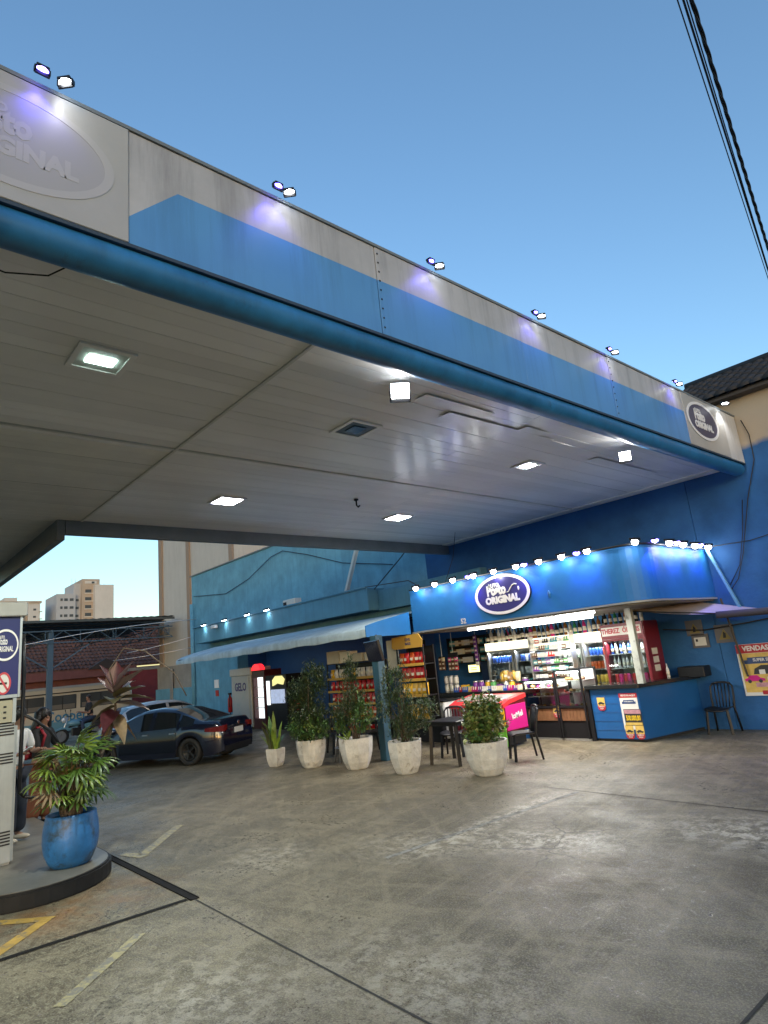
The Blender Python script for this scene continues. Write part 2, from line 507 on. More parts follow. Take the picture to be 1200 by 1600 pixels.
    wv = N.new("ShaderNodeVectorMath"); wv.operation = 'MULTIPLY_ADD'; wv.inputs[1].default_value = (0.5, 0.5, 0)
    nv = N.new("ShaderNodeTexNoise"); nv.inputs["Scale"].default_value = 2.0; nv.inputs["Detail"].default_value = 6; L.new(g.outputs["Position"], nv.inputs["Vector"])
    L.new(nv.outputs["Color"], wv.inputs[0]); L.new(g.outputs["Position"], wv.inputs[2])
    vc = N.new("ShaderNodeTexVoronoi"); vc.feature = 'DISTANCE_TO_EDGE'; vc.inputs["Scale"].default_value = 0.8; L.new(wv.outputs[0], vc.inputs["Vector"])
    crack = mr(vc.outputs["Distance"], 0.003, 0.010, 1, 0)
    cm = mul(crack, blob(-4.1, 5.6, 1.5, 1.1, 0.2, 0.5))
    c = mix(mul(cm, 0.8), c, (0.035, 0.03, 0.026))
    c = mix(1.0, c, (1.10, 1.02, 0.86), 'MULTIPLY')
    L.new(c, b.inputs["Base Color"])
    ro = N.new("ShaderNodeMath"); ro.operation = 'ADD'
    L.new(mr(mid, 0.38, 0.62, 0.34, 0.62), ro.inputs[0]); L.new(mr(fine, 0.4, 0.6, -0.16, 0.22), ro.inputs[1])
    L.new(ro.outputs[0], b.inputs["Roughness"])
    bp = N.new("ShaderNodeBump"); b.inputs["Specular IOR Level"].default_value = 0.42
    bp.inputs["Strength"].default_value = 0.4; bp.inputs["Distance"].default_value = 0.012
    ad = N.new("ShaderNodeMath"); ad.operation = 'ADD'; L.new(fine, ad.inputs[0]); L.new(mul(grain, 0.5), ad.inputs[1])
    L.new(ad.outputs[0], bp.inputs["Height"]); L.new(bp.outputs[0], b.inputs["Normal"])
    return m
M['concrete'] = concrete()
M['asphalt'] = mat("asphalt", (0.05, 0.05, 0.05), 0.8, var=0.2, bump=0.2)
M['earth'] = mat("far ground", (0.10, 0.10, 0.09), 0.9, var=0.2, vscale=0.1)
g = MB()
g.add([(-34, -60, 0), (60, -60, 0), (60, 13.0, 0), (-34, 13.0, 0)], [(0, 1, 2, 3)])
kind(g.build("forecourt", M['concrete'], recalc=False), "structure")
g = MB()
xs = [(-34.0, 0.0), (-36.5, -0.55), (-60, -0.55)]
for (xa, za), (xb, zb) in zip(xs, xs[1:]):
    g.add([(xa, -120, za), (xa, 160, za), (xb, 160, zb), (xb, -120, zb)], [(0, 1, 2, 3)])
kind(g.build("street", M['asphalt']), "structure")
g = MB()
g.add([(-1500, -1500, -0.8), (1500, -1500, -0.8), (1500, 1500, -0.8), (-1500, 1500, -0.8)], [(0, 1, 2, 3)])
kind(g.build("ground", M['earth'], recalc=False), "structure")

M['yellow'] = mat("worn yellow floor paint", (0.40, 0.245, 0.05), 0.55, var=0.25, vscale=6, spots=((0.15, 0.13, 0.10), 9, 0.53))
M['yellow_faded'] = mat("almost worn off yellow paint", (0.33, 0.28, 0.14), 0.55, spots=((0.17, 0.155, 0.13), 14, 0.44))
def strip(name, pts, w, z, m, label, cat, group=None):
    b_ = MB()
    for k in range(len(pts) - 1):
        p, q = Vector((*pts[k], 0)), Vector((*pts[k + 1], 0))
        d = (q - p).normalized(); n_ = Vector((-d.y, d.x, 0)) * (w / 2)
        if k: p = p + d * (w * 0.52)
        b_.add([(*(p - n_).xy, z), (*(q + d * w * 0.5 - n_).xy, z), (*(q + d * w * 0.5 + n_).xy, z), (*(p + n_).xy, z)], [(0, 1, 2, 3)])
    o = b_.build(name, m, loc=(pts[0][0], pts[0][1], z), recalc=False)
    return kind(o, "structure")
strip("floor_marking", [(-7.25, 1.02), (-6.66, 1.6), (-6.15, 1.10)], 0.11, 0.004, M['yellow'], "", "")
strip("floor_marking", [(-4.85, 1.25), (-5.53, 1.98)], 0.085, 0.004, M['yellow_faded'], "", "")
strip("floor_marking", [(-8.2, 2.76), (-7.86, 2.86), (-8.86, 3.72)], 0.12, 0.004, M['yellow_faded'], "", "")
M['joint'] = mat("dirty joint filler", (0.022, 0.02, 0.018), 0.8)
M['joint_pale'] = mat("cement filled joint", (0.26, 0.25, 0.225), 0.7, var=0.3, vscale=6, spots=((0.10, 0.09, 0.075), 9, 0.47))
for pts, w in (([(-5.95, 2.62), (-1.0, 2.52)], 0.016), ([(-1.66, 2.6), (-1.55, 7.4)], 0.02), ([(-5.6, 7.52), (1.5, 7.2)], 0.016)):
    strip("floor_joint", pts, w, 0.003, M['joint'], "", "")
strip("floor_joint", [(-5.22, 4.3), (-5.02, 7.4)], 0.07, 0.0025, M['joint_pale'], "", "")
# drain channel: two steel lipped runs that meet in a corner
dr = thing("drain_channel", "dark steel floor drain running from the pump island and turning a corner", "drain", (-5.92, 2.62, 0))
M['drain'] = mat("greasy drain steel", (0.010, 0.009, 0.009), 0.8, spec=0.15, var=0.3, vscale=9)
b_ = MB(); b_.box(-8.9, -5.9, 2.59, 2.65, 0.0, 0.006); b_.box(-8.9, -5.9, 2.58, 2.59, 0.0, 0.011); b_.box(-8.9, -5.9, 2.65, 2.66, 0.0, 0.011)
b_.build("long_run", M['drain'], dr)
b_ = MB(); b_.add([(-5.99, 2.57, 0.005), (-5.93, 2.57, 0.005), (-6.2, -3, 0.005), (-6.26, -3, 0.005)], [(0, 1, 2, 3)])
b_.build("short_run", M['drain'], dr)
# pump island
isl = thing("pump_island", "raised concrete pump island with dark rounded kerb under the blue pot", "pump island", (-7.85, 1.72, 0))
M['kerb'] = mat("black kerb paint", (0.013, 0.013, 0.014), 0.6, spec=0.25, var=0.25, vscale=5, spots=((0.06, 0.055, 0.05), 11, 0.64))
M['island_top'] = mat("island concrete", (0.155, 0.14, 0.115), 0.45, var=0.28, vscale=2.5, bump=0.12, bscale=30)
def stadium(cx, cy, r, x0, n=20):
    return [(cx + r * math.sin(PI * k / n), cy + r * math.cos(PI * k / n)) for k in range(n + 1)] + [(x0, cy - r), (x0, cy + r)]
MB().prism(stadium(-7.85, 1.72, 0.77, -13.5), 'z', 0, 0.155).build("kerb", M['kerb'], isl, bevel=0.018, seg=2)
MB().prism(stadium(-7.85, 1.72, 0.735, -13.4), 'z', 0.150, 0.160).build("island_top", M['island_top'], isl)

# ---------------------------------------------------------------- canopy
cp = thing("station_canopy", "big petrol station canopy with blue roll edge and pale grey cladding", "canopy", (-3.8, 12.9, 4.87))
def fascia_mat():
    m = mat("two tone fascia paint", (0.42, 0.42, 0.43), 0.42, var=0.14, vscale=1.3, bump=0.10, bscale=2.5)
    nt = m.node_tree; N, L = nt.nodes, nt.links
    b = N["Principled BSDF"]
    src = b.inputs["Base Color"].links[0].from_socket
    g = N.new("ShaderNodeNewGeometry"); sp = N.new("ShaderNodeSeparateXYZ"); L.new(g.outputs["Position"], sp.inputs[0])
    def math_(op, a, c):
        n = N.new("ShaderNodeMath"); n.operation = op
        for i, v in enumerate((a, c)):
            if isinstance(v, (int, float)): n.inputs[i].default_value = v
            else: L.new(v, n.inputs[i])
        return n.outputs[0]
    flat = math_('LESS_THAN', sp.outputs["Z"], 5.455)
    diag = math_('LESS_THAN', math_('SUBTRACT', sp.outputs["Z"], math_('MULTIPLY', sp.outputs["Y"], 1.0)), 5.09 - 1.32)
    f = math_('MULTIPLY', flat, diag)
    n1 = N.new("ShaderNodeTexNoise"); n1.inputs["Scale"].default_value = 1.7; n1.inputs["Detail"].default_value = 6; L.new(g.outputs["Position"], n1.inputs["Vector"])
    rp = N.new("ShaderNodeMix"); rp.data_type = 'RGBA'; rp.inputs[6].default_value = (0.075, 0.24, 0.54, 1); rp.inputs[7].default_value = (0.105, 0.31, 0.62, 1)
    L.new(n1.outputs["Fac"], rp.inputs[0])
    mx = N.new("ShaderNodeMix"); mx.data_type = 'RGBA'
    L.new(f, mx.inputs[0]); L.new(src, mx.inputs[6]); L.new(rp.outputs[2], mx.inputs[7])
    mp = N.new("ShaderNodeMapping"); mp.inputs["Scale"].default_value = (6, 6, 0.45); L.new(g.outputs["Position"], mp.inputs["Vector"])
    n2 = N.new("ShaderNodeTexNoise"); n2.inputs["Scale"].default_value = 1; n2.inputs["Detail"].default_value = 8; n2.inputs["Roughness"].default_value = 0.72; L.new(mp.outputs[0], n2.inputs["Vector"])
    rmp = N.new("ShaderNodeMapRange"); rmp.inputs["From Min"].default_value = 0.47; rmp.inputs["From Max"].default_value = 0.72; rmp.inputs["To Max"].default_value = 0.62
    L.new(n2.outputs["Fac"], rmp.inputs["Value"])
    hz = N.new("ShaderNodeMapRange"); hz.inputs["From Min"].default_value = 5.0; hz.inputs["From Max"].default_value = 5.82; hz.inputs["To Min"].default_value = 0.35; hz.inputs["To Max"].default_value = 1.0
    L.new(sp.outputs["Z"], hz.inputs["Value"])
    st = math_('MULTIPLY', rmp.outputs[0], hz.outputs[0])
    m2 = N.new("ShaderNodeMix"); m2.data_type = 'RGBA'; m2.blend_type = 'MULTIPLY'; m2.inputs[7].default_value = (0.36, 0.34, 0.33, 1)
    L.new(st, m2.inputs[0]); L.new(mx.outputs[2], m2.inputs[6])
    L.new(m2.outputs[2], b.inputs["Base Color"])
    return m
M['fascia'] = fascia_mat()
ZT = 5.82
for (ya, yb, mm, dx) in ((-7.0, -2.6, 'fascia', 0), (-2.6, 0.02, 'fascia', 0.0), (0.02, 1.32, 'sign_white', 0.012), (1.324, 3.66, 'fascia', 0.0), (3.668, 5.95, 'fascia', 0.004), (5.957, 8.05, 'fascia', -0.003),
                        (8.058, 10.44, 'fascia', 0.003), (10.444, 12.17, 'sign_white', 0.012), (12.174, 12.86, 'fascia_white', 0.0)):
    MB().box(-3.86 + dx, -3.80 + dx, ya, yb, 4.875, ZT).build("fascia_panel", M[mm], cp, bevel=0.004)
b_ = MB()
for y in (3.664, 8.054):
    for k in range(9):
        b_.cb((-3.793, y + 0.03, 4.95 + k * 0.1), (0.008, 0.014, 0.014))
k_ = b_.build("fascia_rivet", M['dark'], cp); kind(k_, "stuff")
MB().box(-3.90, -3.785, -7, 12.86, ZT + 0.002, ZT + 0.032).build("top_flashing", M['edge_grey'], cp)
MB().prism([(-3.86, 4.845), (-3.792, 4.845), (-3.792, 4.872), (-3.86, 4.872)], 'y', -7, 12.86).build("shadow_strip", mat("painted shadow strip", (0.03, 0.05, 0.08), 0.6), cp)  # dark strip stands in for the shadow between fascia and roll edge
# roll edge
prof = [(-3.925 + 0.128 * math.cos(t), 4.765 + 0.128 * math.sin(t)) for t in [R(84 - 14.8 * k) for k in range(19)]]
b_ = MB()
n = len(prof)
ys = [-7.0, 12.70, 12.80, 12.84]
sc_ = [1, 1, 0.9, 0.6]
vs = []
for y, s_ in zip(ys, sc_):
    for (x, z) in prof:
        vs.append((-3.925 + (x + 3.925) * s_, y, 4.765 + (z - 4.765) * s_))
fs = [(i * n + k, i * n + k + 1, (i + 1) * n + k + 1, (i + 1) * n + k) for i in range(3) for k in range(n - 1)] + [tuple(range(3 * n, 4 * n))]
b_.add(vs, fs, 0, True)
b_.build("roll_edge", M['pipe_blue'], cp, recalc=False)
# lining boards
XS = -4.02
row = 0
proto = {}
def board(xa, xb, ya, yb, z, mm):
    key = (round(yb - ya, 2), mm)
    w = xb - xa
    if key not in proto:
        bb = MB(); L_ = yb - ya
        bb.prism([(-w / 2 + 0.0012, 0), (-w / 2 + 0.0035, -0.004), (w / 2 - 0.0035, -0.004), (w / 2 - 0.0012, 0)], 'y', -L_ / 2 + 0.003, L_ / 2 - 0.003)
        o = bb.build("ceiling_board", M[mm], None)
        proto[key] = o
        first = True
    else:
        o = proto[key].copy(); COL.objects.link(o)
    o.parent = cp
    o.location = Vector(((xa + xb) / 2, (ya + yb) / 2, z)) - cp.location
    o.rotation_euler = (R(U(-0.05, 0.05)), R(U(-0.4, 0.4)), 0)
    return o
x = XS
while x > -11.6:
    xa = x - 0.2
    sag = 0.0
    if x < -7.4 and row == 0: row = 1
    cuts = [-6.9, -1.6, 3.2, 6.9, 12.62] if x > -7.5 else [-6.9, -1.6, 3.2, 8.2, 12.62]
    for ya, yb in zip(cuts, cuts[1:]):
        mm = 'plank_old' if (x < -7.45 and yb < 3.3) else 'plank'
        board(xa, x, ya, yb, 4.868 + U(-0.002, 0.002), mm)
    x = xa
while x > -18.0:
    xa = x - 0.2
    for ya, yb in ((-6.9, -1.6), (-1.6, 2.84)):
        board(xa, x, ya, yb, 4.868 + U(-0.002, 0.002), 'plank_old')
    x = xa
# loose boards that hang a little
for (xa, ya, yb) in ((-4.52, 4.95, 6.2), (-4.76, 5.6, 7.9), (-4.92, 9.4, 11.6), (-4.6, 7.0, 7.5)):
    o = board(xa - 0.2, xa, ya, yb, 4.850, 'plank'); o.rotation_euler = (R(0.25), R(1.4), 0)
MB().box(-7.47, -7.43, -6.9, 12.6, 4.842, 4.872).build("joining_strip", M['offwhite'], cp)
MB().box(-11.6, -4.15, 3.18, 3.215, 4.845, 4.872).build("joining_strip", M['offwhite'], cp)
b_ = MB(); b_.box(-11.66, -3.94, -7, 12.86, 4.90, 4.96); b_.box(-18.3, -11.66, -7, 2.86, 4.90, 4.96)
b_.build("deck", M['dark'], cp)
MB().box(-11.60, -4.15, 12.58, 12.86, 4.845, 4.895).build("wall_trim", M['plank_old'], cp)
b_ = MB(); b_.box(-11.72, -3.9, -7, 12.86, 5.0, 5.7); b_.box(-18.3, -11.72, -7, 2.86, 5.0, 5.7)
b_.build("roof", M['roofing'], cp)
b_ = MB(); b_.box(-11.75, -11.62, 2.94, 12.86, 4.61, 5.75)
b_.build("edge_beam", M['edge_grey'], cp, bevel=0.004)
b_ = MB(); b_.box(-18.3, -11.62, 2.80, 2.93, 4.50, 5.75)
b_.build("edge_beam", M['edge_grey'], cp, bevel=0.004)
# faded logo panel close by and the logo panel at the wall
def logo(parent, mtx, w, h, c_in, c_ring, c_txt, k=1.0, nozzle=True, bold=0.006, th=1.0):
    """oval emblem in its own plane (x right, y up, z out), placed by mtx"""
    def put(o, lm=Matrix.Identity(4)):
        off = Vector((0, 0, 0)); p = parent
        while p is not None:
            off += Vector(p.location); p = p.parent
        o.parent = parent
        mm = Matrix.Translation(-off) @ mtx @ lm
        o.location = mm.to_translation(); o.rotation_euler = mm.to_euler()
        return o
    def disc(a, b, z0, z1, name, m, a2=None, b2=None):
        n = 48; vs = []; fs = []
        if a2 is None:
            vs = [(a * math.cos(2 * PI * i / n), b * math.sin(2 * PI * i / n), z) for z in (z0, z1) for i in range(n)]
            fs = [tuple(range(n))[::-1], tuple(range(n, 2 * n))] + [(i, (i + 1) % n, n + (i + 1) % n, n + i) for i in range(n)]
        else:
            for (aa, bb_, z) in ((a, b, z0), (a, b, z1), (a2, b2, z1), (a2, b2, z0)):
                vs += [(aa * math.cos(2 * PI * i / n), bb_ * math.sin(2 * PI * i / n), z) for i in range(n)]
            for r_ in range(4):
                fs += [(r_ * n + i, r_ * n + (i + 1) % n, ((r_ + 1) % 4) * n + (i + 1) % n, ((r_ + 1) % 4) * n + i) for i in range(n)]
        mb_ = MB().add(vs, fs)
        return put(mb_.build(name, m, None))
    disc(w / 2, h / 2, 0.0, 0.004 * th, "emblem_field", c_in)
    disc(w / 2, h / 2, 0.004 * th, 0.010 * th, "emblem_ring", c_ring, w / 2 * 0.90, h / 2 * 0.86)
    for (t, s_, x, y, sx, bo) in (("AUTO", 0.135 * h, -0.13 * w, 0.245 * h, 0.95, bold * 0.6), ("Posto", 0.34 * h, -0.09 * w, 0.115 * h, 0.78, bold * 1.6), ("ORIGINAL", 0.235 * h, 0.0, -0.135 * h, 1.0, bold * 1.3)):
        kk = min(1.0, (w / h) / 1.72)
        me = text_mesh(t, s_, bo * w, 0.004 * th, sx * kk, 0.98)
        me.materials.clear(); me.materials.append(c_txt)
        o = bpy.data.objects.new("lettering", me); COL.objects.link(o)
        put(o, Matrix.Translation((x, y, 0.007 * th)))
    if nozzle:
        mb_ = MB()
        pts = [(0.10, 0.02), (0.13, 0.03), (0.17, 0.10), (0.21, 0.15), (0.25, 0.165), (0.285, 0.155)]
        mb_.tube([(px * w, py * h * 1.2, 0.006) for px, py in pts], 0.008 * w, 6)
        mb_.ell((0.31 * w, 0.075 * h, 0.006), (0.016 * w, 0.032 * w, 0.004), 8, 6)
        put(mb_.build("nozzle_mark", c_txt, None))
def mx_faceX(x, y, z): return Matrix.Translation((x, y, z)) @ FACE_X.to_matrix().to_4x4()
def mx_faceY(x, y, z): return Matrix.Translation((x, y, z)) @ FACE_Y.to_matrix().to_4x4()
logo(cp, mx_faceX(-3.7875, 0.60, 5.35), 1.24, 0.74, M['ghost'], M['ghost_light'], M['ghost_light'], nozzle=False, th=0.25)
logo(cp, mx_faceX(-3.7875, 11.16, 5.40), 1.32, 0.70, M['logo_dim'], M['logo_white'], M['logo_white'], nozzle=False)
# stray wire and hook under the lining
o = MB().tube([(-4.22, 1.05, 4.84), (-4.35, 0.95, 4.80), (-4.45, 0.7, 4.79), (-4.42, 0.3, 4.83), (-4.4, -0.3, 4.85)], 0.006, 5).build("loose_wire", M['black_plastic'], None, loc=(-4.22, 1.05, 4.84))
tag(o, "thin loose wire sagging below the canopy lining beside the roll edge", "wire")
hk = thing("ceiling_hook", "small dark hook hanging from the canopy lining", "hook", (-8.58, 7.12, 4.86))
MB().box(-8.61, -8.55, 7.09, 7.15, 4.83, 4.86).build("base_plate", M['black_metal'], hk)
MB().tube([(-8.58, 7.12, 4.83), (-8.58, 7.12, 4.74), (-8.56, 7.14, 4.70), (-8.53, 7.16, 4.73)], 0.016, 6).build("hook_arm", M['black_metal'], hk)
# ---------------------------------------------------------------- lamps on the canopy
def flood(name, loc, tgt, m_lens, label, group, size=0.16, energy=6, col=(0.9, 0.95, 1), core=None, spread=R(110)):
    """small square LED floodlight, lens towards tgt"""
    t = thing(name, label, "floodlight", loc, 0, group)
    loc = Vector(loc); d = (Vector(tgt) - loc).normalized()
    q = d.to_track_quat('Z', 'Y').to_matrix()
    h = size / 2
    MB().cb(loc, (size, size * 0.82, size * 0.28), 0, q).build("housing", M['black_metal'], t, bevel=size * 0.05)
    if size > 0.165:
        MB().cb(loc + d * (size * 0.145), (size * 0.97, size * 0.80, size * 0.05), 0, q).build("lens", m_lens, t)
    else:
        MB().ell(loc + d * (size * 0.12), (size * 0.52, size * 0.43, size * 0.26), 14, 8, 0, q).build("lens", m_lens, t)
    if core:
        MB().ell(loc + d * (size * 0.22), (size * 0.24, size * 0.20, size * 0.13), 10, 6, 0, q).build("led_chip", core, t)
    a = q @ Vector((1, 0, 0))
    b_ = MB()
    for s_ in (-1, 1):
        b_.bar(loc + a * (s_ * h * 1.08), loc + a * (s_ * h * 1.08) - Vector((0, 0, size * 0.6)) - d * size * 0.12, 0.012, 0.03)
    b_.bar(loc + a * (h * 1.12) - Vector((0, 0, size * 0.6)) - d * size * 0.12, loc - a * (h * 1.12) - Vector((0, 0, size * 0.6)) - d * size * 0.12, 0.012, 0.03)
    b_.build("bracket", M['black_metal'], t)
    spot(t, loc + d * size * 0.55, loc + d * 3, energy, col, spread, 0.7, 0.04)
    return t
WHITE_L, BLUE_L = (1.0, 0.96, 0.90), (0.13, 0.10, 1.0)
where = ["above the faded sign panel", "second along the canopy top from the faded sign", "third along the canopy top from the faded sign", "fourth along the canopy top from the faded sign",
         "next to last on the canopy top before the oval sign", "last on the canopy top before the oval sign"]
for k, (yb, yw) in enumerate(((0.73, 0.87), (2.51, 2.62), (4.34, 4.46), (6.16, 6.28), (7.93, 8.07), (10.02, 10.16))):
    flood("blue_floodlight", (-3.68, yb, 5.865), (-3.75, yb, 5.2), M['lens_blue'], "small blue floodlight " + where[k], "floodlights along the canopy top", 0.078, 5.5, BLUE_L, M['lens_core'])
    flood("white_floodlight", (-3.67, yw + 0.0, 5.85), (-3.72, yw + 0.05, 5.2), M['lens_white'], "small white floodlight " + where[k], "floodlights along the canopy top", 0.088, 1.0, WHITE_L)
flood("white_floodlight", (-3.62, 11.95, 5.87), (-3.76, 12.1, 5.2), M['lens_white'], "small white floodlight at the wall end of the canopy above the oval sign", "floodlights along the canopy top", 0.12, 14, WHITE_L)
flood("white_floodlight", (-4.42, 4.42, 4.72), (-2.9, 3.4, 3.9), M['lens_white'], "bright square floodlight under the canopy edge near the middle", "floodlights under the canopy edge", 0.20, 13, WHITE_L, None, R(172))
flood("white_floodlight", (-4.36, 9.2, 4.66), (-2.6, 6.6, 3.4), M['lens_white'], "bright floodlight under the canopy edge nearest the oval sign", "floodlights under the canopy edge", 0.17, 14, WHITE_L, None, R(172))
def recessed(x, y, m_lens, label, energy, col, s=0.46, lens=(0.2, 0.2)):
    t = thing("recessed_light", label, "ceiling light", (x, y, 4.86), 0, "square lights set into the canopy lining")
    b_ = MB()
    h = s / 2
    for (a, b, c, d) in ((-h, h, -h, -h + 0.05), (-h, h, h - 0.05, h), (-h, -h + 0.05, -h + 0.05, h - 0.05), (h - 0.05, h, -h + 0.05, h - 0.05)):
        b_.box(x + a, x + b, y + c, y + d, 4.838, 4.858)
    b_.build("frame", M['plank'], t)
    MB().box(x - h + 0.05, x + h - 0.05, y - h + 0.05, y + h - 0.05, 4.846, 4.856).build("reflector", M['refl'] if energy else M['refl_off'], t)
    MB().box(x - lens[0], x + lens[0], y - lens[1], y + lens[1], 4.836, 4.845).build("diffuser", m_lens, t)
    if energy:
        spot(t, (x, y, 4.82), (x, y, 0), energy, col, R(150), 0.6, 0.12)
    return t
M['refl'] = mat("lamp reflector", (0.55, 0.62, 0.60), 0.4)
M['refl_off'] = mat("unlit reflector", (0.05, 0.09, 0.12), 0.3)
M['lens_off'] = mat("unlit glass", (0.06, 0.11, 0.14), 0.15)
recessed(-5.5, 1.66, M['lens_cool'], "greenish lit square light in the lining nearest the camera", 470, (0.92, 1.0, 0.88), 0.5, (0.075, 0.12))
recessed(-5.78, 4.9, M['lens_off'], "unlit square light in the middle of the canopy lining", 0, WHITE_L, 0.5, (0.1, 0.1))
recessed(-5.76, 8.6, M['lens_white'], "small lit square light in the lining in front of the shop marquee", 130, (1, 0.90, 0.74), 0.42, (0.10, 0.10))
recessed(-9.47, 4.96, M['lens_white'], "lit square light in the lining above the parked dark car side", 320, (1, 0.94, 0.84), 0.50, (0.2, 0.2))
recessed(-9.43, 8.95, M['lens_white'], "lit square light in the lining above the potted shrubs near the shop", 150, (1, 0.90, 0.74), 0.50, (0.2, 0.2))
# ---------------------------------------------------------------- the long rear wall
def rear_wall_mat():
    m = mat("blue wall with beige top", (0.026, 0.108, 0.28), 0.7, spec=0.25, var=0.22, vscale=1.4, bump=0.3, bscale=16)
    nt = m.node_tree; N, L = nt.nodes, nt.links
    b = N["Principled BSDF"]; src = b.inputs["Base Color"].links[0].from_socket
    g = N.new("ShaderNodeNewGeometry"); sp = N.new("ShaderNodeSeparateXYZ"); L.new(g.outputs["Position"], sp.inputs[0])
    n1 = N.new("ShaderNodeTexNoise"); n1.inputs["Scale"].default_value = 3; n1.inputs["Detail"].default_value = 6; L.new(g.outputs["Position"], n1.inputs["Vector"])
    a1 = N.new("ShaderNodeMath"); a1.operation = 'MULTIPLY_ADD'; a1.inputs[1].default_value = 0.16; L.new(n1.outputs["Fac"], a1.inputs[0]); L.new(sp.outputs["Z"], a1.inputs[2])
    mr = N.new("ShaderNodeMapRange"); mr.inputs["From Min"].default_value = 5.24; mr.inputs["From Max"].default_value = 5.36; L.new(a1.outputs[0], mr.inputs["Value"])
    mx = N.new("ShaderNodeMix"); mx.data_type = 'RGBA'; mx.inputs[7].default_value = (0.44, 0.36, 0.27, 1)
    L.new(mr.outputs[0], mx.inputs[0]); L.new(src, mx.inputs[6])
    L.new(mx.outputs[2], b.inputs["Base Color"])
    return m
M['rear_wall'] = rear_wall_mat()
sw = thing("shop_building", "long blue rendered shop wall behind the forecourt and under the canopy", "building", (-28.58, 12.9, 0))
b_ = MB()
b_.box(-28.58, -24.3, 12.9, 13.4, 0, 6.75); b_.box(-24.3, -12.62, 12.9, 13.4, 3.12, 6.75)
b_.build("wall", M['teal_wall'], sw)
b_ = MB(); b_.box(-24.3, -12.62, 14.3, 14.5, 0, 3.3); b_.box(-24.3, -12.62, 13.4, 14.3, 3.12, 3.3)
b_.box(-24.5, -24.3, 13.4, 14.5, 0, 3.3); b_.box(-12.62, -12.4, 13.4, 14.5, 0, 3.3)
b_.build("recess_wall", M['navy_recess'], sw)  # recess walls coloured darker than the teal wall to paint in its shade
MB().box(-12.62, -5.0, 12.9, 13.4, 0, 6.0).build("wall", M['rear_wall'], sw)
MB().box(-28.66, -12.62, 12.84, 13.46, 6.752, 6.80).build("coping", M['edge_grey'], sw)
# projecting concrete ledge with lamps
M['ledge'] = mat("teal ledge render", (0.085, 0.25, 0.36), 0.65, var=0.12, vscale=2, streak=((0.05, 0.11, 0.16), 0.4))
MB().box(-26.8, -14.57, 12.2, 12.9, 3.42, 4.10).build("ledge", M['ledge'], sw, bevel=0.01)
MB().box(-14.57, -10.4, 12.62, 12.9, 3.40, 4.02).build("ledge", M['ledge'], sw, bevel=0.01)
MB().tube([(-26.9, 12.17, 4.13), (-20, 12.17, 4.13), (-14.6, 12.17, 4.13)], 0.035, 6).build("conduit", M['ledge'], sw)
MB().tube([(-28.45, 12.82, 0.1), (-28.45, 12.82, 5.4)], 0.10, 10).build("downpipe", M['teal_wall'], sw)
rb = thing("neighbour_building", "tall wall blue below and beige above with a dark tiled roof", "building", (-4.99, 12.9, 0))
MB().box(-4.99, 6.0, 12.9, 13.4, 0, 6.24).build("wall", M['rear_wall'], rb)
MB().box(-5.2, 6.0, 12.65, 12.9, 6.18, 6.26).build("eave_board", mat("dark eave", (0.06, 0.05, 0.045), 0.7), rb)
MB().add([(-5.2, 12.62, 6.24), (6, 12.62, 6.24), (6, 15.0, 7.47), (-5.2, 15.0, 7.47)], [(0, 1, 2, 3)]).build("roof_deck", M['dark'], rb)
M['tile_dark'] = mat("dark clay tile", (0.030, 0.028, 0.030), 0.7, rnd=0.35, var=0.2, vscale=6)
tile = MB()
n_ = 6
vs = []
for yy, zz, rr in ((0, 0.0, 0.105), (0.43, 0.0, 0.085)):
    for k in range(n_ + 1):
        t = PI * k / n_
        vs.append((rr * math.cos(t), yy, rr * 0.75 * math.sin(t) + (0.02 if yy == 0 else 0)))
fs = [(k, k + 1, n_ + 2 + k, n_ + 1 + k) for k in range(n_)] + [tuple(range(n_ + 1))]
tile.add(vs, fs, 0, True)
tp = tile.build("roof_tile", M['tile_dark'], None)
sl = math.atan2(7.47 - 6.24, 15.0 - 12.62)
first = True
for r_ in range(7):
    for c_ in range(19):
        o = tp if first else tp.copy()
        if not first: COL.objects.link(o)
        first = False
        o.parent = rb
        s0 = r_ * 0.40 - 0.05
        o.location = Vector((-5.15 + c_ * 0.215, 12.62 + s0 * math.cos(sl), 6.27 + s0 * math.sin(sl))) - rb.location
        o.rotation_euler = (sl, 0, R(U(-1.5, 1.5)))
MB().tube([(-5.3, 15.02, 7.56), (6, 15.02, 7.56)], 0.10, 8).build("ridge_cap", M['tile_dark'], rb)
MB().add([(-5.2, 15.0, 7.46), (6, 15.0, 7.46), (6, 17.4, 6.3), (-5.2, 17.4, 6.3)], [(0, 1, 2, 3)]).build("rear_slope", M['tile_dark'], rb)
# ---------------------------------------------------------------- shop marquee
mq = thing("shop_marquee", "bright blue rounded marquee over the shop counter with the number 52", "marquee", (-7.6, 10.0, 2.43))
def rounded(x0, x1, y0, y1, r, n=8):
    """plan outline, the (x1, y0) corner rounded"""
    return [(x0, y0)] + [(x1 - r + r * math.sin(R(90) * k / n), y0 + r - r * math.cos(R(90) * k / n)) for k in range(n + 1)] + [(x1, y1), (x0, y1)]
MB().prism(rounded(-10.42, -4.86, 10.0, 12.89, 0.55), 'z', 2.46, 3.36).build("fascia", M['shop_blue'], mq)
MB().prism(rounded(-10.44, -4.84, 9.98, 12.88, 0.57), 'z', 2.425, 2.455).build("bottom_trim", mat("marquee edge trim", (0.25, 0.27, 0.28), 0.4), mq)
MB().prism(rounded(-10.36, -4.92, 10.06, 12.88, 0.5), 'z', 2.40, 2.424).build("soffit", mat("soffit paint", (0.16, 0.15, 0.13), 0.6, var=0.2), mq)
MB().prism(rounded(-10.43, -4.85, 9.99, 12.89, 0.56), 'z', 3.361, 3.385).build("top_trim", M['shop_blue'], mq)
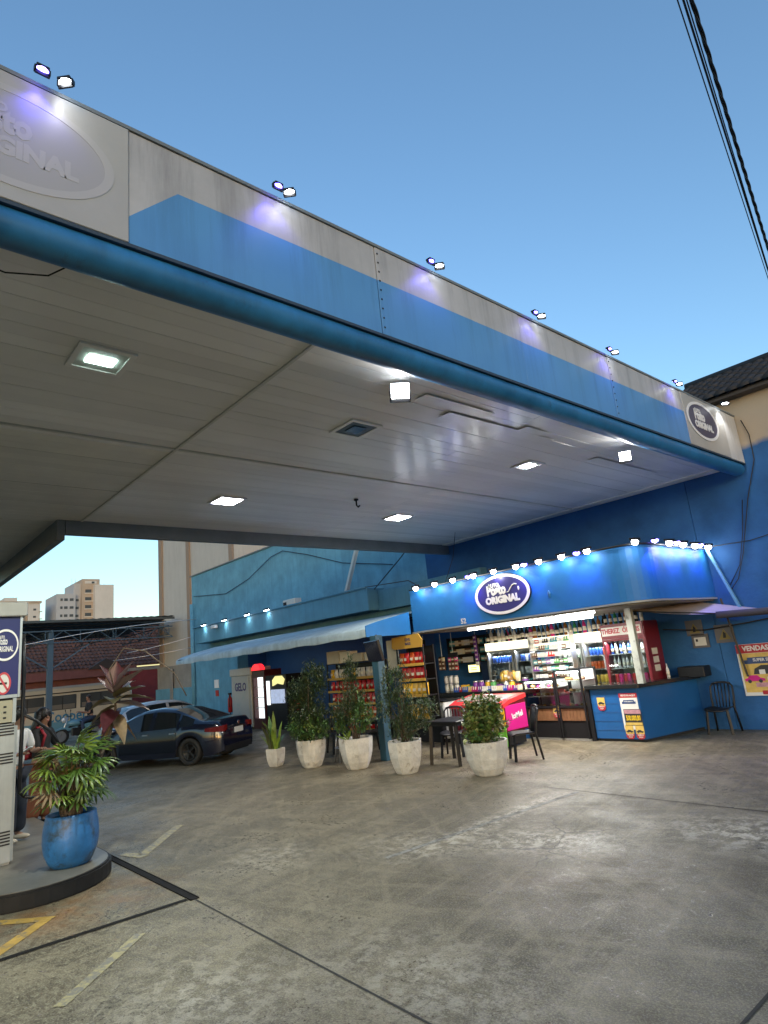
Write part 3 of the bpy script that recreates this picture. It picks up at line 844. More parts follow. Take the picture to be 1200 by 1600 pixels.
text("52", M['offwhite'], (-8.87, 9.992, 2.535), FACE_Y, mq, 0.15, 0.004, "house_number")
lg = thing("oval_sign", "oval purple and white sign on the blue marquee", "sign", (-7.75, 9.98, 2.95))
MB().prism([(0.70 * math.cos(2 * PI * k / 48) - 7.75, 0.405 * math.sin(2 * PI * k / 48) + 2.95) for k in range(48)], 'y', 9.965, 9.998).build("backboard", M['black_metal'], lg)
logo(lg, mx_faceY(-7.75, 9.965, 2.95), 1.38, 0.79, M['logo_navy'], M['logo_white'], M['logo_white'], bold=0.007)
MB().ell((-6.66, 9.97, 2.79), (0.03, 0.03, 0.075), 8, 6).build("wall_knob", M['pipe_blue'], mq)
rail = MB(); rail.tube([(-10.35, 9.93, 3.40), (-5.4, 9.93, 3.40), (-5.0, 10.0, 3.40), (-4.82, 10.3, 3.40), (-4.80, 12.6, 3.40)], 0.018, 6)
rail.build("lamp_rail", M['black_metal'], mq)
def bulb(loc, tgt, blue, label):
    loc = Vector(loc)
    t = thing("blue_marquee_lamp" if blue else "white_marquee_lamp", label, "lamp", loc, 0, "blue lamps along the marquee top" if blue else "white lamps along the marquee top")
    d = (Vector(tgt) - loc).normalized(); q = d.to_track_quat('Z', 'Y').to_matrix()
    s_ = 0.085 if blue else 0.12
    MB().cb(loc, (s_ * 1.3, s_, s_ * 0.35), 0, q).build("housing", M['black_metal'], t, bevel=0.006)
    rl = 0.036 if blue else 0.056
    MB().ell(loc + d * (s_ * 0.17 + rl * 0.55), (rl, rl, rl), 12, 8).build("lens", M['lens_core'] if blue else M['lens_white'], t)
    if blue:
        MB().lathe([(0.05, -0.03), (0.062, 0.0), (0.05, 0.012)], 12, loc + d * s_ * 0.25).build("blue_rim", M['lens_blue'], t)
    MB().bar(loc - d * s_ * 0.15, loc + Vector((0, 0, -0.07)) + (Vector((0, 0.05, 0)) if loc.y < 10.0 else Vector((-0.05, 0, 0))), 0.02, 0.02).build("bracket", M['black_metal'], t)
    if blue:
        spot(t, loc + d * 0.15, loc + d * 2, 16, BLUE_L, R(125), 0.8, 0.03)
    else:
        bulb_light(t, loc + d * 0.17, 1.4, (0.95, 0.97, 1.0), 0.04)
for k, x in enumerate((-10.05, -9.45, -8.9, -8.32, -7.79, -7.23, -6.7, -6.2, -5.68)):
    bulb((x, 9.84, 3.46), (x + 0.02, 9.96, 2.7), False, "white lamp on the marquee front, %s from its left end" % ("first", "second", "third", "fourth", "fifth", "sixth", "seventh", "eighth", "ninth")[k])
for k, x in enumerate((-8.46, -7.03, -5.88)):
    bulb((x, 9.84, 3.44), (x, 9.97, 2.7), True, "blue lamp on the marquee front, %s" % ("left of the oval sign top", "right of the oval sign top", "near the rounded corner")[k])
SIDE = [(-4.84, 9.98, 0, "white lamp at the rounded marquee corner"), (-4.72, 10.45, 1, "blue lamp just past the rounded marquee corner"), (-4.70, 10.95, 0, "white lamp on the marquee side, first after the corner"), (-4.70, 11.25, 1, "blue lamp on the marquee side, middle one"),
        (-4.70, 11.52, 0, "white lamp on the marquee side, second after the corner"), (-4.70, 12.02, 0, "white lamp on the marquee side, third after the corner"), (-4.70, 12.25, 1, "blue lamp on the marquee side nearest the wall"), (-4.70, 12.62, 0, "white lamp at the wall end of the marquee")]
for x, y, bl_, lab in SIDE:
    bulb((x, y, 3.46), (x - 0.12, y + 0.02, 2.7), bool(bl_), lab)
# fluorescent tubes below the marquee
for k, (xa, xb, y, z, lab) in enumerate(((-9.05, -6.95, 10.28, 2.36, "left fluorescent tube under the marquee front edge"), (-8.06, -6.15, 10.52, 2.31, "longer fluorescent tube under the marquee, lower one"), (-6.80, -5.95, 10.26, 2.37, "short fluorescent tube under the marquee near the corner"))):
    t = thing("fluorescent_light", lab, "lamp", ((xa + xb) / 2, y, z), 0, "fluorescent tubes under the marquee")
    MB().box(xa, xb, y - 0.03, y + 0.03, z + 0.025, 2.398).build("batten", M['white'], t)
    MB().tube([(xa + 0.03, y, z), (xb - 0.03, y, z)], 0.024, 8).build("tube", M['tube'], t)
    area(t, ((xa + xb) / 2, y, z - 0.04), (0, 0, 0), xb - xa, 0.05, 34 * (xb - xa) / 2, (1, 0.96, 0.88))
# ---------------------------------------------------------------- awning, column, things under it
M['awn'] = mat("faded blue awning canvas", (0.40, 0.52, 0.58), 0.6, var=0.22, vscale=2.0, streak=((0.10, 0.14, 0.17), 0.4))
M['awn_bright'] = mat("bright blue awning end", (0.02, 0.17, 0.48), 0.5, var=0.08)
aw = thing("shop_awning", "long faded blue canvas awning over the left shop front", "awning", (-15.5, 8.6, 2.42))
b_ = MB(); N_ = 26
top = []; vs = []; fs = []
sec = [(12.1, 3.16), (11.2, 3.06), (10.3, 2.96), (9.5, 2.83), (8.95, 2.72), (8.66, 2.64), (8.60, 2.58), (8.60, 2.42)]
for i in range(N_ + 1):
    t = i / N_
    for j, (y, z) in enumerate(sec):
        xl = -20.4 - (y - 8.6) * 0.9
        xx = xl + (-10.46 - xl) * t
        yy = y if (y < 10 or xx < -10.5) else y
        sagz = -0.03 * abs(math.sin(t * N_ * PI / 2 + 0.4)) * (1 if 0 < j < 6 else 0)
        sagz += (0.015 * math.sin(i * 1.7) if j == 7 else 0)
        if t < 0.05 and j < 7: sagz -= 0.04
        vs.append((xx, yy, z + sagz))
ns = len(sec)
for i in range(N_):
    for j in range(ns - 1):
        fs.append((i * ns + j, (i + 1) * ns + j, (i + 1) * ns + j + 1, i * ns + j + 1))
b_.add(vs, fs, 0, True); b_.build("canvas", M['awn'], aw, recalc=False)
MB().prism([(8.60, 2.42), (8.60, 2.66), (8.95, 2.74), (9.92, 2.92), (9.92, 2.42)], 'x', -10.455, -10.435).build("end_panel", M['awn_bright'], aw)
b_ = MB()
for i in range(0, 9):
    xx = -20.2 + i * 1.2
    b_.bar((xx, 8.62, 2.56), (xx, 12.1, 3.12), 0.03)
b_.bar((-20.3, 8.63, 2.55), (-10.5, 8.63, 2.55), 0.035)
b_.build("frame", M['black_metal'], aw)
M['column'] = mat("dark teal column paint", (0.022, 0.075, 0.115), 0.55, var=0.2)
o = MB().box(-9.95, -9.76, 8.28, 8.46, 0, 2.41).build("support_column", M['column'], None, bevel=0.008, loc=(-9.86, 8.37, 0)); tag(o, "square teal column at the right end of the awning", "column")
tv = thing("television", "black television hung under the right end of the awning by the column", "television", (-9.8, 8.25, 1.9))
MB().cb((-9.78, 8.22, 2.10), (0.72, 0.07, 0.42), 0, Euler((R(12), 0, R(-18))).to_matrix()).build("screen", mat("tv screen", (0.008, 0.009, 0.02), 0.12), tv, bevel=0.01)
MB().cb((-9.78, 8.265, 2.10), (0.30, 0.05, 0.2), 0, Euler((R(12), 0, R(-18))).to_matrix()).build("rear_cover", M['black_plastic'], tv)
MB().bar((-9.80, 8.27, 2.14), (-9.85, 8.38, 2.42), 0.04).build("bracket", M['black_metal'], tv)
o = MB().box(-11.3, -10.92, 9.9, 9.92, 1.62, 2.34).build("notice_board", M['offwhite'], None, loc=(-11.1, 9.91, 1.62)); tag(o, "pale blank board to the left of the yellow topped snack rack", "board")
# lamps on the ledge
for k, x in enumerate((-25.75, -23.8, -21.9, -20.4)):
    t = thing("ledge_lamp", "white lamp on the teal ledge, %s from its left end" % ("first", "second", "third", "fourth")[k], "lamp", (x, 12.12, 4.18), 0, "lamps along the teal ledge")
    q = Vector((0, 0.25, -1)).to_track_quat('Z', 'Y').to_matrix()
    MB().cb((x, 12.12, 4.19), (0.2, 0.16, 0.06), 0, q).build("housing", M['black_metal'], t)
    MB().cb((x, 12.115, 4.15), (0.17, 0.13, 0.03), 0, q).build("lens", M['lens_white'], t)
    spot(t, (x, 12.08, 4.12), (x, 12.2, 3.4), 8, (0.85, 1.0, 0.97), R(120), 0.8, 0.04)
t = thing("security_camera", "small white camera box under the first ledge lamps", "camera", (-24.6, 12.1, 3.95))
MB().cb((-24.6, 12.05, 3.97), (0.34, 0.16, 0.14), 0).build("body", M['white'], t, bevel=0.02)
MB().bar((-24.6, 12.1, 4.0), (-24.6, 12.2, 4.02), 0.05).build("bracket", M['black_metal'], t)
t = thing("junction_box", "pale utility box sitting on top of the teal ledge", "box", (-19.2, 12.4, 4.11))
MB().box(-19.55, -18.75, 12.3, 12.6, 4.12, 4.38).build("body", M['offwhite'], t, bevel=0.02)
MB().box(-19.5, -19.3, 12.285, 12.3, 4.18, 4.3).build("port", M['dark'], t)
# GELO ice chest, drinks fridge and bits of the left shop
t = thing("ice_chest", "tall white ice chest lettered GELO beside the shop entrance", "ice chest", (-21.4, 11.9, 0))
M['frosty'] = mat("white enamel with ice print", (0.42, 0.44, 0.45), 0.4, spots=((0.26, 0.40, 0.43), 2.2, 0.55))
MB().box(-22.25, -20.75, 11.52, 12.3, 0.05, 1.86).build("cabinet", M['frosty'], t, bevel=0.02)
MB().box(-22.30, -20.70, 11.48, 12.34, 1.865, 2.13).build("header", M['offwhite'], t, bevel=0.02)
MB().box(-22.12, -20.88, 11.495, 11.518, 0.2, 1.8).build("door", M['frosty'], t, bevel=0.008)
text("GELO", M['logo_navy'], (-21.5, 11.49, 1.45), FACE_Y, t, 0.40, 0.012, "lettering", sx=0.85)
text("GELO", M['logo_navy'], (-20.695, 11.9, 1.98), FACE_X, t, 0.16, 0.004, "lettering")
t = thing("drinks_fridge", "red framed glowing drinks fridge right of the white ice chest", "fridge", (-20.2, 11.9, 0))
M['red_frame'] = mat("dark red fridge frame", (0.06, 0.006, 0.008), 0.35)
M['glow'] = mat("lit fridge back wall", (0.8, 0.85, 0.85), 0.5, emit=(0.9, 0.97, 1.0), estr=0.55)
b_ = MB(); b_.box(-20.62, -20.52, 11.5, 12.2, 0, 2.0); b_.box(-19.86, -19.76, 11.5, 12.2, 0, 2.0); b_.box(-20.52, -19.86, 11.5, 12.2, 1.75, 2.0); b_.box(-20.52, -19.86, 11.5, 12.2, 0, 0.35)
b_.build("frame", M['red_frame'], t)
MB().box(-20.52, -19.86, 11.66, 11.7, 0.35, 1.75).build("back_panel", M['glow'], t)
for z in (0.7, 1.05, 1.4):
    MB().box(-20.52, -19.86, 11.54, 11.655, z, z + 0.02).build("shelf", M['alu'], t)
t = thing("red_warning_light", "glowing red beacon on top of the red framed fridge", "lamp", (-20.2, 11.5, 2.0))
MB().prism([(0.30 * math.cos(PI * k / 12) - 20.2, 0.22 * math.sin(PI * k / 12) + 2.0) for k in range(13)], 'y', 11.42, 11.62).build("red_dome", mat("red lamp dome", (0.8, 0.02, 0.02), 0.3, emit=(1, 0.02, 0.03), estr=0.7), t)
MB().box(-20.5, -19.9, 11.4, 11.64, 1.985, 2.0).build("base_plate", M['black_metal'], t)
t = thing("display_cooler", "low glowing cooler with yellow badge right of the red framed fridge", "cooler", (-19.1, 11.9, 0))
MB().box(-19.72, -18.4, 11.52, 12.4, 0, 1.78).build("cabinet", M['black_metal'], t)
MB().box(-19.62, -19.45, 11.48, 11.515, 0.8, 1.6).build("light_strip", M['glow'], t)
MB().box(-19.35, -18.5, 11.48, 11.515, 0.85, 1.3).build("picture_panel", mat("blue white panel", (0.3, 0.36, 0.5), 0.4, emit=(0.35, 0.42, 0.6), estr=0.35, var=0.4, vscale=6), t)
MB().prism([(-19.2, 1.42), (-18.9, 1.5), (-18.55, 1.45), (-18.45, 1.62), (-18.6, 1.74), (-19.0, 1.74), (-19.2, 1.62)], 'y', 11.47, 11.51).build("badge", mat("yellow badge", (0.8, 0.75, 0.25), 0.4, emit=(1, 0.95, 0.4), estr=0.3), t)
t = thing("fire_extinguisher", "red fire extinguisher beside the white ice chest", "fire extinguisher", (-22.75, 11.7, 0))
M['red'] = mat("red enamel", (0.42, 0.015, 0.015), 0.3)
MB().lathe([(0.06, 0.55), (0.09, 0.57), (0.09, 1.05), (0.04, 1.13), (0.03, 1.2)], 12, (-22.75, 11.7, 0)).build("cylinder", M['red'], t)
MB().box(-22.83, -22.68, 11.66, 11.74, 1.2, 1.27).build("valve_head", M['black_metal'], t)
MB().tube([(-22.7, 11.64, 1.22), (-22.62, 11.6, 1.05), (-22.64, 11.6, 0.75)], 0.014, 6).build("hose", M['black_plastic'], t)
MB().lathe([(0.13, 0.0), (0.13, 0.04), (0.02, 0.06), (0.02, 0.55), (0.07, 0.55)], 10, (-22.75, 11.7, 0)).build("stand", M['black_metal'], t)
t = thing("wall_notice", "small white notice with a red mark on the teal wall left of the ice chest", "sign", (-26.2, 12.88, 1.2))
MB().box(-26.45, -26.05, 12.87, 12.895, 1.45, 1.8).build("sheet", M['white'], t)
MB().box(-26.35, -26.1, 12.865, 12.895, 1.1, 1.35).build("red_mark", M['red'], t)
# ---------------------------------------------------------------- product kit
PM = {}
for nm, c, r_ in (("dark_glass", (0.012, 0.014, 0.012), 0.12), ("green_glass", (0.02, 0.16, 0.05), 0.12), ("amber_glass", (0.20, 0.07, 0.01), 0.12), ("clear_glass", (0.55, 0.57, 0.55), 0.12), ("pink", (0.42, 0.02, 0.14), 0.2),
                  ("red_foil", (0.42, 0.012, 0.015), 0.28), ("orange_foil", (0.55, 0.09, 0.015), 0.28), ("yellow_foil", (0.70, 0.42, 0.02), 0.28), ("blue_foil", (0.02, 0.08, 0.42), 0.28), ("silver_foil", (0.55, 0.56, 0.6), 0.25),
                  ("white_pack", (0.62, 0.62, 0.60), 0.45), ("purple_pack", (0.14, 0.03, 0.24), 0.4), ("brown_pack", (0.13, 0.06, 0.03), 0.45), ("green_pack", (0.06, 0.26, 0.07), 0.4), ("teal_pack", (0.03, 0.22, 0.25), 0.4), ("gold", (0.55, 0.36, 0.06), 0.3), ("bread", (0.36, 0.19, 0.06), 0.7), ("cream", (0.70, 0.62, 0.40), 0.6)):
    PM[nm] = mat(nm.replace("_", " ") + " packaging", c, r_, rnd=0.18)
PM['label'] = mat("paper label", (0.62, 0.58, 0.48), 0.5)
SH = {}
def shape(kind_, mname):
    key = (kind_, mname)
    if key in SH: return SH[key]
    b_ = MB(); mats = [PM[mname], PM['label'], M['alu']]
    if kind_ == 'bottle':
        b_.lathe([(0.033, 0), (0.036, 0.01), (0.036, 0.16), (0.030, 0.19), (0.013, 0.225), (0.012, 0.275)], 8)
        b_.lathe([(0.0372, 0.05), (0.0372, 0.125)], 8, mi=1)
        b_.lathe([(0.014, 0.276), (0.014, 0.295)], 8, mi=2)
    elif kind_ == 'can':
        b_.lathe([(0.029, 0), (0.033, 0.012), (0.033, 0.11), (0.028, 0.125)], 8)
        b_.lathe([(0.0275, 0.1255), (0.026, 0.128)], 8, mi=2)
    elif kind_ == 'bag':
        vs = []; fs = []
        prof = [(0.0, 0.088, 0.004), (0.012, 0.085, 0.012), (0.07, 0.075, 0.042), (0.15, 0.078, 0.045), (0.215, 0.085, 0.014), (0.235, 0.088, 0.004)]
        for z, w, d in prof:
            vs += [(-w, 0, z), (-w * 0.55, -d, z), (w * 0.55, -d, z), (w, 0, z), (w * 0.55, d, z), (-w * 0.55, d, z)]
        for i in range(len(prof) - 1):
            for k in range(6): fs.append((i * 6 + k, i * 6 + (k + 1) % 6, (i + 1) * 6 + (k + 1) % 6, (i + 1) * 6 + k))
        b_.add(vs, fs, 0, True)
        b_.add([(-0.04, -0.050, 0.08), (0.04, -0.050, 0.08), (0.045, -0.0475, 0.135), (-0.045, -0.0475, 0.135)], [(0, 1, 2, 3)], 1)
    elif kind_ == 'box':
        b_.box(-0.06, 0.06, -0.04, 0.04, 0, 0.09); b_.box(-0.045, 0.045, -0.0415, -0.0402, 0.025, 0.065, 1)
    elif kind_ == 'tray':
        b_.box(-0.085, 0.085, -0.06, 0.06, 0, 0.035)
        for k in range(5):
            b_.cb((-0.066 + k * 0.033, 0, 0.06), (0.026, 0.09, 0.07), 1 if k % 2 else 0, Euler((R(-12), 0, 0)).to_matrix())
    elif kind_ == 'jar':
        b_.lathe([(0.05, 0), (0.056, 0.015), (0.056, 0.12), (0.045, 0.14)], 8); b_.lathe([(0.05, 0.1405), (0.05, 0.165)], 8, mi=2)
    elif kind_ == 'pack':
        b_.box(-0.047, 0.047, -0.012, 0.012, 0, 0.10); b_.box(-0.035, 0.035, -0.0135, -0.0122, 0.03, 0.07, 1)
    elif kind_ == 'bun':
        b_.ell((0, 0, 0.03), (0.06, 0.045, 0.035), 8, 5)
    o = b_.build("x", mats, None); me = o.data; bpy.data.objects.remove(o)
    SH[key] = me
    return me
def item(kind_, mname, loc, name, label, cat, group, rz=0.0, sc=1.0):
    o = bpy.data.objects.new(name, shape(kind_, mname)); COL.objects.link(o)
    o.location = loc; o.rotation_euler = (0, 0, rz); o.scale = (sc, sc, sc)
    return tag(o, label, cat, group)
COLN = {"dark_glass": "dark glass", "green_glass": "green glass", "amber_glass": "amber glass", "clear_glass": "clear glass", "pink": "pink", "red_foil": "red", "orange_foil": "orange", "yellow_foil": "yellow", "blue_foil": "blue", "silver_foil": "silver",
        "white_pack": "white", "purple_pack": "purple", "brown_pack": "brown", "green_pack": "green", "teal_pack": "teal", "gold": "gold", "bread": "golden baked", "cream": "cream"}
# ---------------------------------------------------------------- snack racks
M['shelf_yellow'] = mat("yellow shelf edge", (0.50, 0.30, 0.05), 0.45)
def rack(label, x0, x1, y, depth, levels, header):
    t = thing("snack_rack", label, "rack", ((x0 + x1) / 2, y, 0), 0, "snack racks")
    for z in levels:
        MB().box(x0, x1, y, y + depth, z - 0.02, z).build("shelf", M['black_metal'], t)
        MB().box(x0, x1, y - 0.018, y - 0.002, z - 0.035, z + 0.025).build("price_rail", M['shelf_yellow'], t)
    for x in (x0, x1):
        for yy in (y, y + depth - 0.03):
            MB().box(x - 0.015, x + 0.015, yy, yy + 0.03, 0, levels[-1] + 0.4).build("side_post", M['black_metal'], t)
    MB().box(x0, x1, y + depth, y + depth + 0.015, 0.05, levels[-1] + 0.38).build("back_panel", M['black_metal'], t)
    if header:
        z = levels[-1] + 0.36
        hb = MB().prism([(x0 - 0.14, z + 0.04), (x0 - 0.05, z), (x1, z), (x1 + 0.03, z + 0.16), (x1 - 0.08, z + 0.30), (x0 - 0.1, z + 0.27)], 'y', y - 0.02, y + 0.01).build("header_board", M['shelf_yellow'], t)
        text("LEVE", M['logo_dim'], ((x0 + x1) / 2, y - 0.023, z + 0.19), FACE_Y, t, 0.085, 0.003)
        text("MAIS", M['logo_dim'], ((x0 + x1) / 2, y - 0.023, z + 0.10), FACE_Y, t, 0.085, 0.003)
    return t
rack("tall snack rack under the awning with white cartons on top", -14.6, -12.45, 10.5, 0.35, (0.23, 0.54, 0.88, 1.20, 1.53), False)
ORD = ["lowest", "second lowest", "middle", "second highest", "top"]
for li, (z, cols) in enumerate(zip((0.23, 0.54, 0.88, 1.20, 1.53), (["red_foil", "blue_foil"], ["orange_foil", "red_foil"], ["red_foil", "orange_foil"], ["red_foil"], ["silver_foil", "yellow_foil", "blue_foil"]))):
    for k in range(11):
        c_ = random.choice(cols)
        item('bag', c_, (-14.47 + k * 0.192, 10.58 + U(0, 0.04), z + 0.002), "snack_bag", "%s snack bag on the %s shelf of the rack under the awning" % (COLN[c_], ORD[li]), "snack bag", "snack bags on the rack under the awning", U(-0.15, 0.15), 1.06)
for k, (x, w, h, c_) in enumerate(((-14.3, 0.55, 0.34, 'offwhite'), (-13.75, 0.42, 0.30, 'white'), (-13.25, 0.5, 0.22, 'offwhite'), (-12.75, 0.3, 0.18, 'white'))):
    o = MB().box(x - w / 2, x + w / 2, 10.5, 10.8, 1.94, 1.94 + h).build("carton", M[c_], None, bevel=0.01, loc=(x, 10.65, 1.94)); tag(o, "pale carton on top of the tall snack rack, %s" % ("at its left end", "second from the left", "low one third from the left", "smallest at its right end")[k], "carton", "cartons on the snack rack")
MB().box(-14.62, -12.43, 10.48, 10.87, 1.92, 1.939).build("top_shelf", M['black_metal'], bpy.data.objects["snack_rack"])
rack("yellow topped snack rack beside the marquee end", -10.85, -10.0, 9.8, 0.35, (0.62, 1.08, 1.42, 1.75), True)
for li, (z, cols) in enumerate(zip((0.62, 1.08, 1.42, 1.75), (["brown_pack", "yellow_foil"], ["yellow_foil", "gold"], ["red_foil"], ["red_foil", "orange_foil"]))):
    for k in range(5):
        c_ = random.choice(cols)
        item('bag', c_, (-10.75 + k * 0.162, 9.86 + U(0, 0.04), z + 0.002), "snack_bag", "%s snack bag on the %s shelf of the yellow topped rack" % (COLN[c_], ["lowest", "second lowest", "second highest", "top"][li]), "snack bag", "snack bags on the yellow topped rack", U(-0.2, 0.2), 1.1)
# ---------------------------------------------------------------- shop back wall: shelves, fridges
M['pane'] = glass("fridge glass")
M['cream_lit'] = mat("lit cream header", (0.9, 0.85, 0.65), 0.4, emit=(1.0, 0.92, 0.66), estr=0.62)
M['lit_white'] = mat("lit fridge lining", (0.8, 0.8, 0.76), 0.5)
M['steel'] = mat("brushed steel", (0.55, 0.56, 0.56), 0.35, metal=0.8)
def fridge(x0, x1, yf, zb, zt, hdr, frame, hmat, label, name="upright_fridge", shelves=(1.0, 1.28, 1.56), en=7):
    t = thing(name, label, "fridge", ((x0 + x1) / 2, yf, 0), 0, "fridges along the shop back wall")
    yb = yf + 0.6
    b_ = MB(); w = 0.045
    b_.box(x0, x0 + w, yf, yb, 0, zt); b_.box(x1 - w, x1, yf, yb, 0, zt); b_.box(x0 + w, x1 - w, yf, yb, 0, zb); b_.box(x0 + w, x1 - w, yf, yb, zt - 0.04, zt)
    b_.build("frame", frame, t)
    MB().box(x0 + w, x1 - w, yb - 0.03, yb, zb, zt - 0.04).build("back_panel", M['lit_white'], t)
    MB().box(x0 + 0.002, x1 - 0.002, yf - 0.02, yb, zt + 0.003, hdr).build("header", hmat, t)
    for z in shelves:
        MB().box(x0 + w + 0.002, x1 - w - 0.002, yf + 0.08, yb - 0.035, z - 0.012, z).build("shelf", M['steel'], t)
    MB().box(x0 + w, x1 - w, yf + 0.012, yf + 0.018, zb, zt - 0.04).build("glass_door", M['pane'], t)
    MB().bar(((x0 + x1) / 2 + (x1 - x0) * 0.36, yf - 0.03, 1.25), ((x0 + x1) / 2 + (x1 - x0) * 0.36, yf - 0.03, 1.55), 0.025).build("handle", M['steel'], t)
    area(t, ((x0 + x1) / 2, yf + 0.1, zt - 0.06), (R(-25), 0, 0), x1 - x0 - 0.15, 0.08, en, (1.0, 0.95, 0.84))
    return t
FR = [(-10.22, -9.42, "leftmost"), (-9.40, -8.22, "second from the left"), (-8.20, -7.58, "third from the left"), (-7.56, -6.96, "fourth from the left")]
for x0, x1, lab in FR:
    fridge(x0, x1, 12.2, 0.8, 1.86, 2.05, M['alu'], M['cream_lit'], "steel drinks fridge with lit cream header, %s behind the counter" % lab)
    pal = {"leftmost": ["blue_foil", "silver_foil", "dark_glass"], "second from the left": ["blue_foil", "silver_foil", "teal_pack", "dark_glass"], "third from the left": ["clear_glass", "silver_foil", "dark_glass", "white_pack"], "fourth from the left": ["blue_foil", "orange_foil", "gold", "gold"]}[lab]
    for si, z in enumerate((0.802, 1.0, 1.28, 1.56)):
        n_ = int((x1 - x0 - 0.14) / 0.085)
        for k in range(n_):
            c_ = pal[(3 - si) % len(pal)] if U(0, 1) < 0.75 else random.choice(pal)
            kd = 'bottle' if ("glass" in c_ and si != 3 and si != 0) else 'can'
            item(kd, c_, (x0 + 0.10 + k * 0.085, 12.36 + U(-0.02, 0.05), z + 0.002), "drink_bottle" if kd == 'bottle' else "drink_can",
                 "%s %s on the %s shelf of the fridge %s" % (COLN[c_], "bottle" if kd == 'bottle' else "can", ("bottom", "third", "second", "top")[si], "leftmost behind the counter" if lab == "leftmost" else lab), "bottle" if kd == 'bottle' else "can", "drinks in the fridges", U(-0.5, 0.5), 0.92 if kd == 'bottle' else 1.25)
# red fridge
M['fridge_red'] = mat("dark red fridge paint", (0.14, 0.010, 0.018), 0.35)
t = fridge(-6.90, -5.98, 11.95, 0.8, 1.86, 2.16, M['fridge_red'], M['fridge_red'], "dark red drinks fridge with white lettered header at the right end", "red_fridge", en=11)
MB().box(-6.86, -6.02, 11.918, 11.928, 1.93, 2.10).build("header_plate", M['offwhite'], t)
text("THEREZ", mat("red print", (0.35, 0.02, 0.03), 0.4), (-6.66, 11.914, 2.015), FACE_Y, t, 0.135, 0.005, sx=0.8)
text("ÓPOLIS", bpy.data.materials["red print"], (-6.22, 11.914, 2.015), FACE_Y, t, 0.135, 0.005, sx=0.8)
MB().box(-5.975, -5.965, 11.95, 12.55, 0.0, 2.15).build("side_panel", M['fridge_red'], t)
for k, (z0, z1) in enumerate(((1.50, 1.62), (1.34, 1.46), (1.18, 1.30))):
    MB().box(-5.964, -5.958, 12.1, 12.32, z0, z1).build("side_sticker", M['offwhite'], t)
for si, z in enumerate((0.802, 1.0, 1.28, 1.56)):
    for k in range(9):
        c_ = (["pink", "red_foil"], ["red_foil", "pink"], ["clear_glass", "silver_foil"], ["blue_foil", "clear_glass", "green_glass"])[si][k % 2]
        kd = 'can' if si in (0, 1) else 'bottle'
        item(kd, c_, (-6.80 + k * 0.09, 12.12 + U(-0.02, 0.05), z + 0.002), "drink_bottle" if kd == 'bottle' else "drink_can", "%s %s on the %s shelf of the dark red fridge" % (COLN[c_], "bottle" if kd == 'bottle' else "can", ("bottom", "third", "second", "top")[si]), "bottle" if kd == 'bottle' else "can", "drinks in the red fridge", U(-0.5, 0.5), 0.85 if kd == 'bottle' else 1.3)
for k in range(8):
    c_ = random.choice(["green_glass", "dark_glass", "amber_glass", "clear_glass"])
    item('bottle', c_, (-6.82 + k * 0.112, 12.08, 2.163), "liquor_bottle", "%s bottle standing on top of the dark red fridge" % COLN[c_], "bottle", "bottles on top of the fridges", U(0, 3), 0.95)
for r_ in range(2):
    for k in range(27):
        c_ = random.choice(["dark_glass"] * 4 + ["clear_glass", "amber_glass", "green_glass", "pink", "clear_glass"])
        item('bottle', c_, (-10.15 + k * 0.118 + r_ * 0.05, 12.25 + r_ * 0.12, 2.053), "liquor_bottle", "%s bottle in the %s row on top of the lit fridges" % (COLN[c_], ("front", "rear")[r_]), "bottle", "bottles on top of the fridges", U(0, 3), U(0.95, 1.25))
# dark shelf unit with cigarettes and small things
t = thing("wall_shelf_unit", "dark shelving with small packs left of the lit fridges", "shelves", (-11.05, 12.5, 1.7))
b_ = MB(); b_.box(-11.75, -10.3, 12.72, 12.76, 1.62, 2.30); b_.box(-11.75, -11.72, 12.45, 12.72, 1.62, 2.3); b_.box(-10.33, -10.3, 12.45, 12.72, 1.62, 2.3)
b_.build("carcass", M['black_metal'], t)
for z in (1.62, 1.84, 2.06):
    MB().box(-11.719, -10.331, 12.45, 12.718, z, z + 0.018).build("shelf", M['black_metal'], t)
for li, z in enumerate((1.639, 1.859, 2.079)):
    for k in range(13):
        if U(0, 1) < 0.15: continue
        c_ = random.choice(["white_pack", "cream", "silver_foil", "brown_pack", "teal_pack"])
        item('pack', c_, (-11.65 + k * 0.105, 12.52, z), "cigarette_pack", "%s small pack on the %s dark shelf left of the fridges" % (COLN[c_], ("lowest", "middle", "top")[li]), "pack", "packs on the dark shelves", 0, 1.35)
t = thing("lit_menu_sign", "small glowing yellow sign in the dark doorway behind the counter", "sign", (-11.0, 12.6, 1.4))
MB().box(-11.22, -10.82, 12.60, 12.66, 1.36, 1.58).build("frame", M['black_metal'], t)
MB().box(-11.20, -10.84, 12.585, 12.598, 1.38, 1.56).build("panel", mat("yellow lit panel", (0.8, 0.7, 0.3), 0.4, emit=(1.0, 0.88, 0.35), estr=0.9), t)
for z in (1.43, 1.48):
    MB().box(-11.12, -10.92, 12.578, 12.584, z, z + 0.018).build("text_line", M['shelf_yellow'], t)
o = MB().box(-10.78, -10.32, 12.6, 12.64, 0.0, 1.6).build("inner_door", mat("navy door", (0.01, 0.03, 0.10), 0.4), None, loc=(-10.55, 12.62, 0)); tag(o, "navy blue door behind the counter left of the fridges", "door")
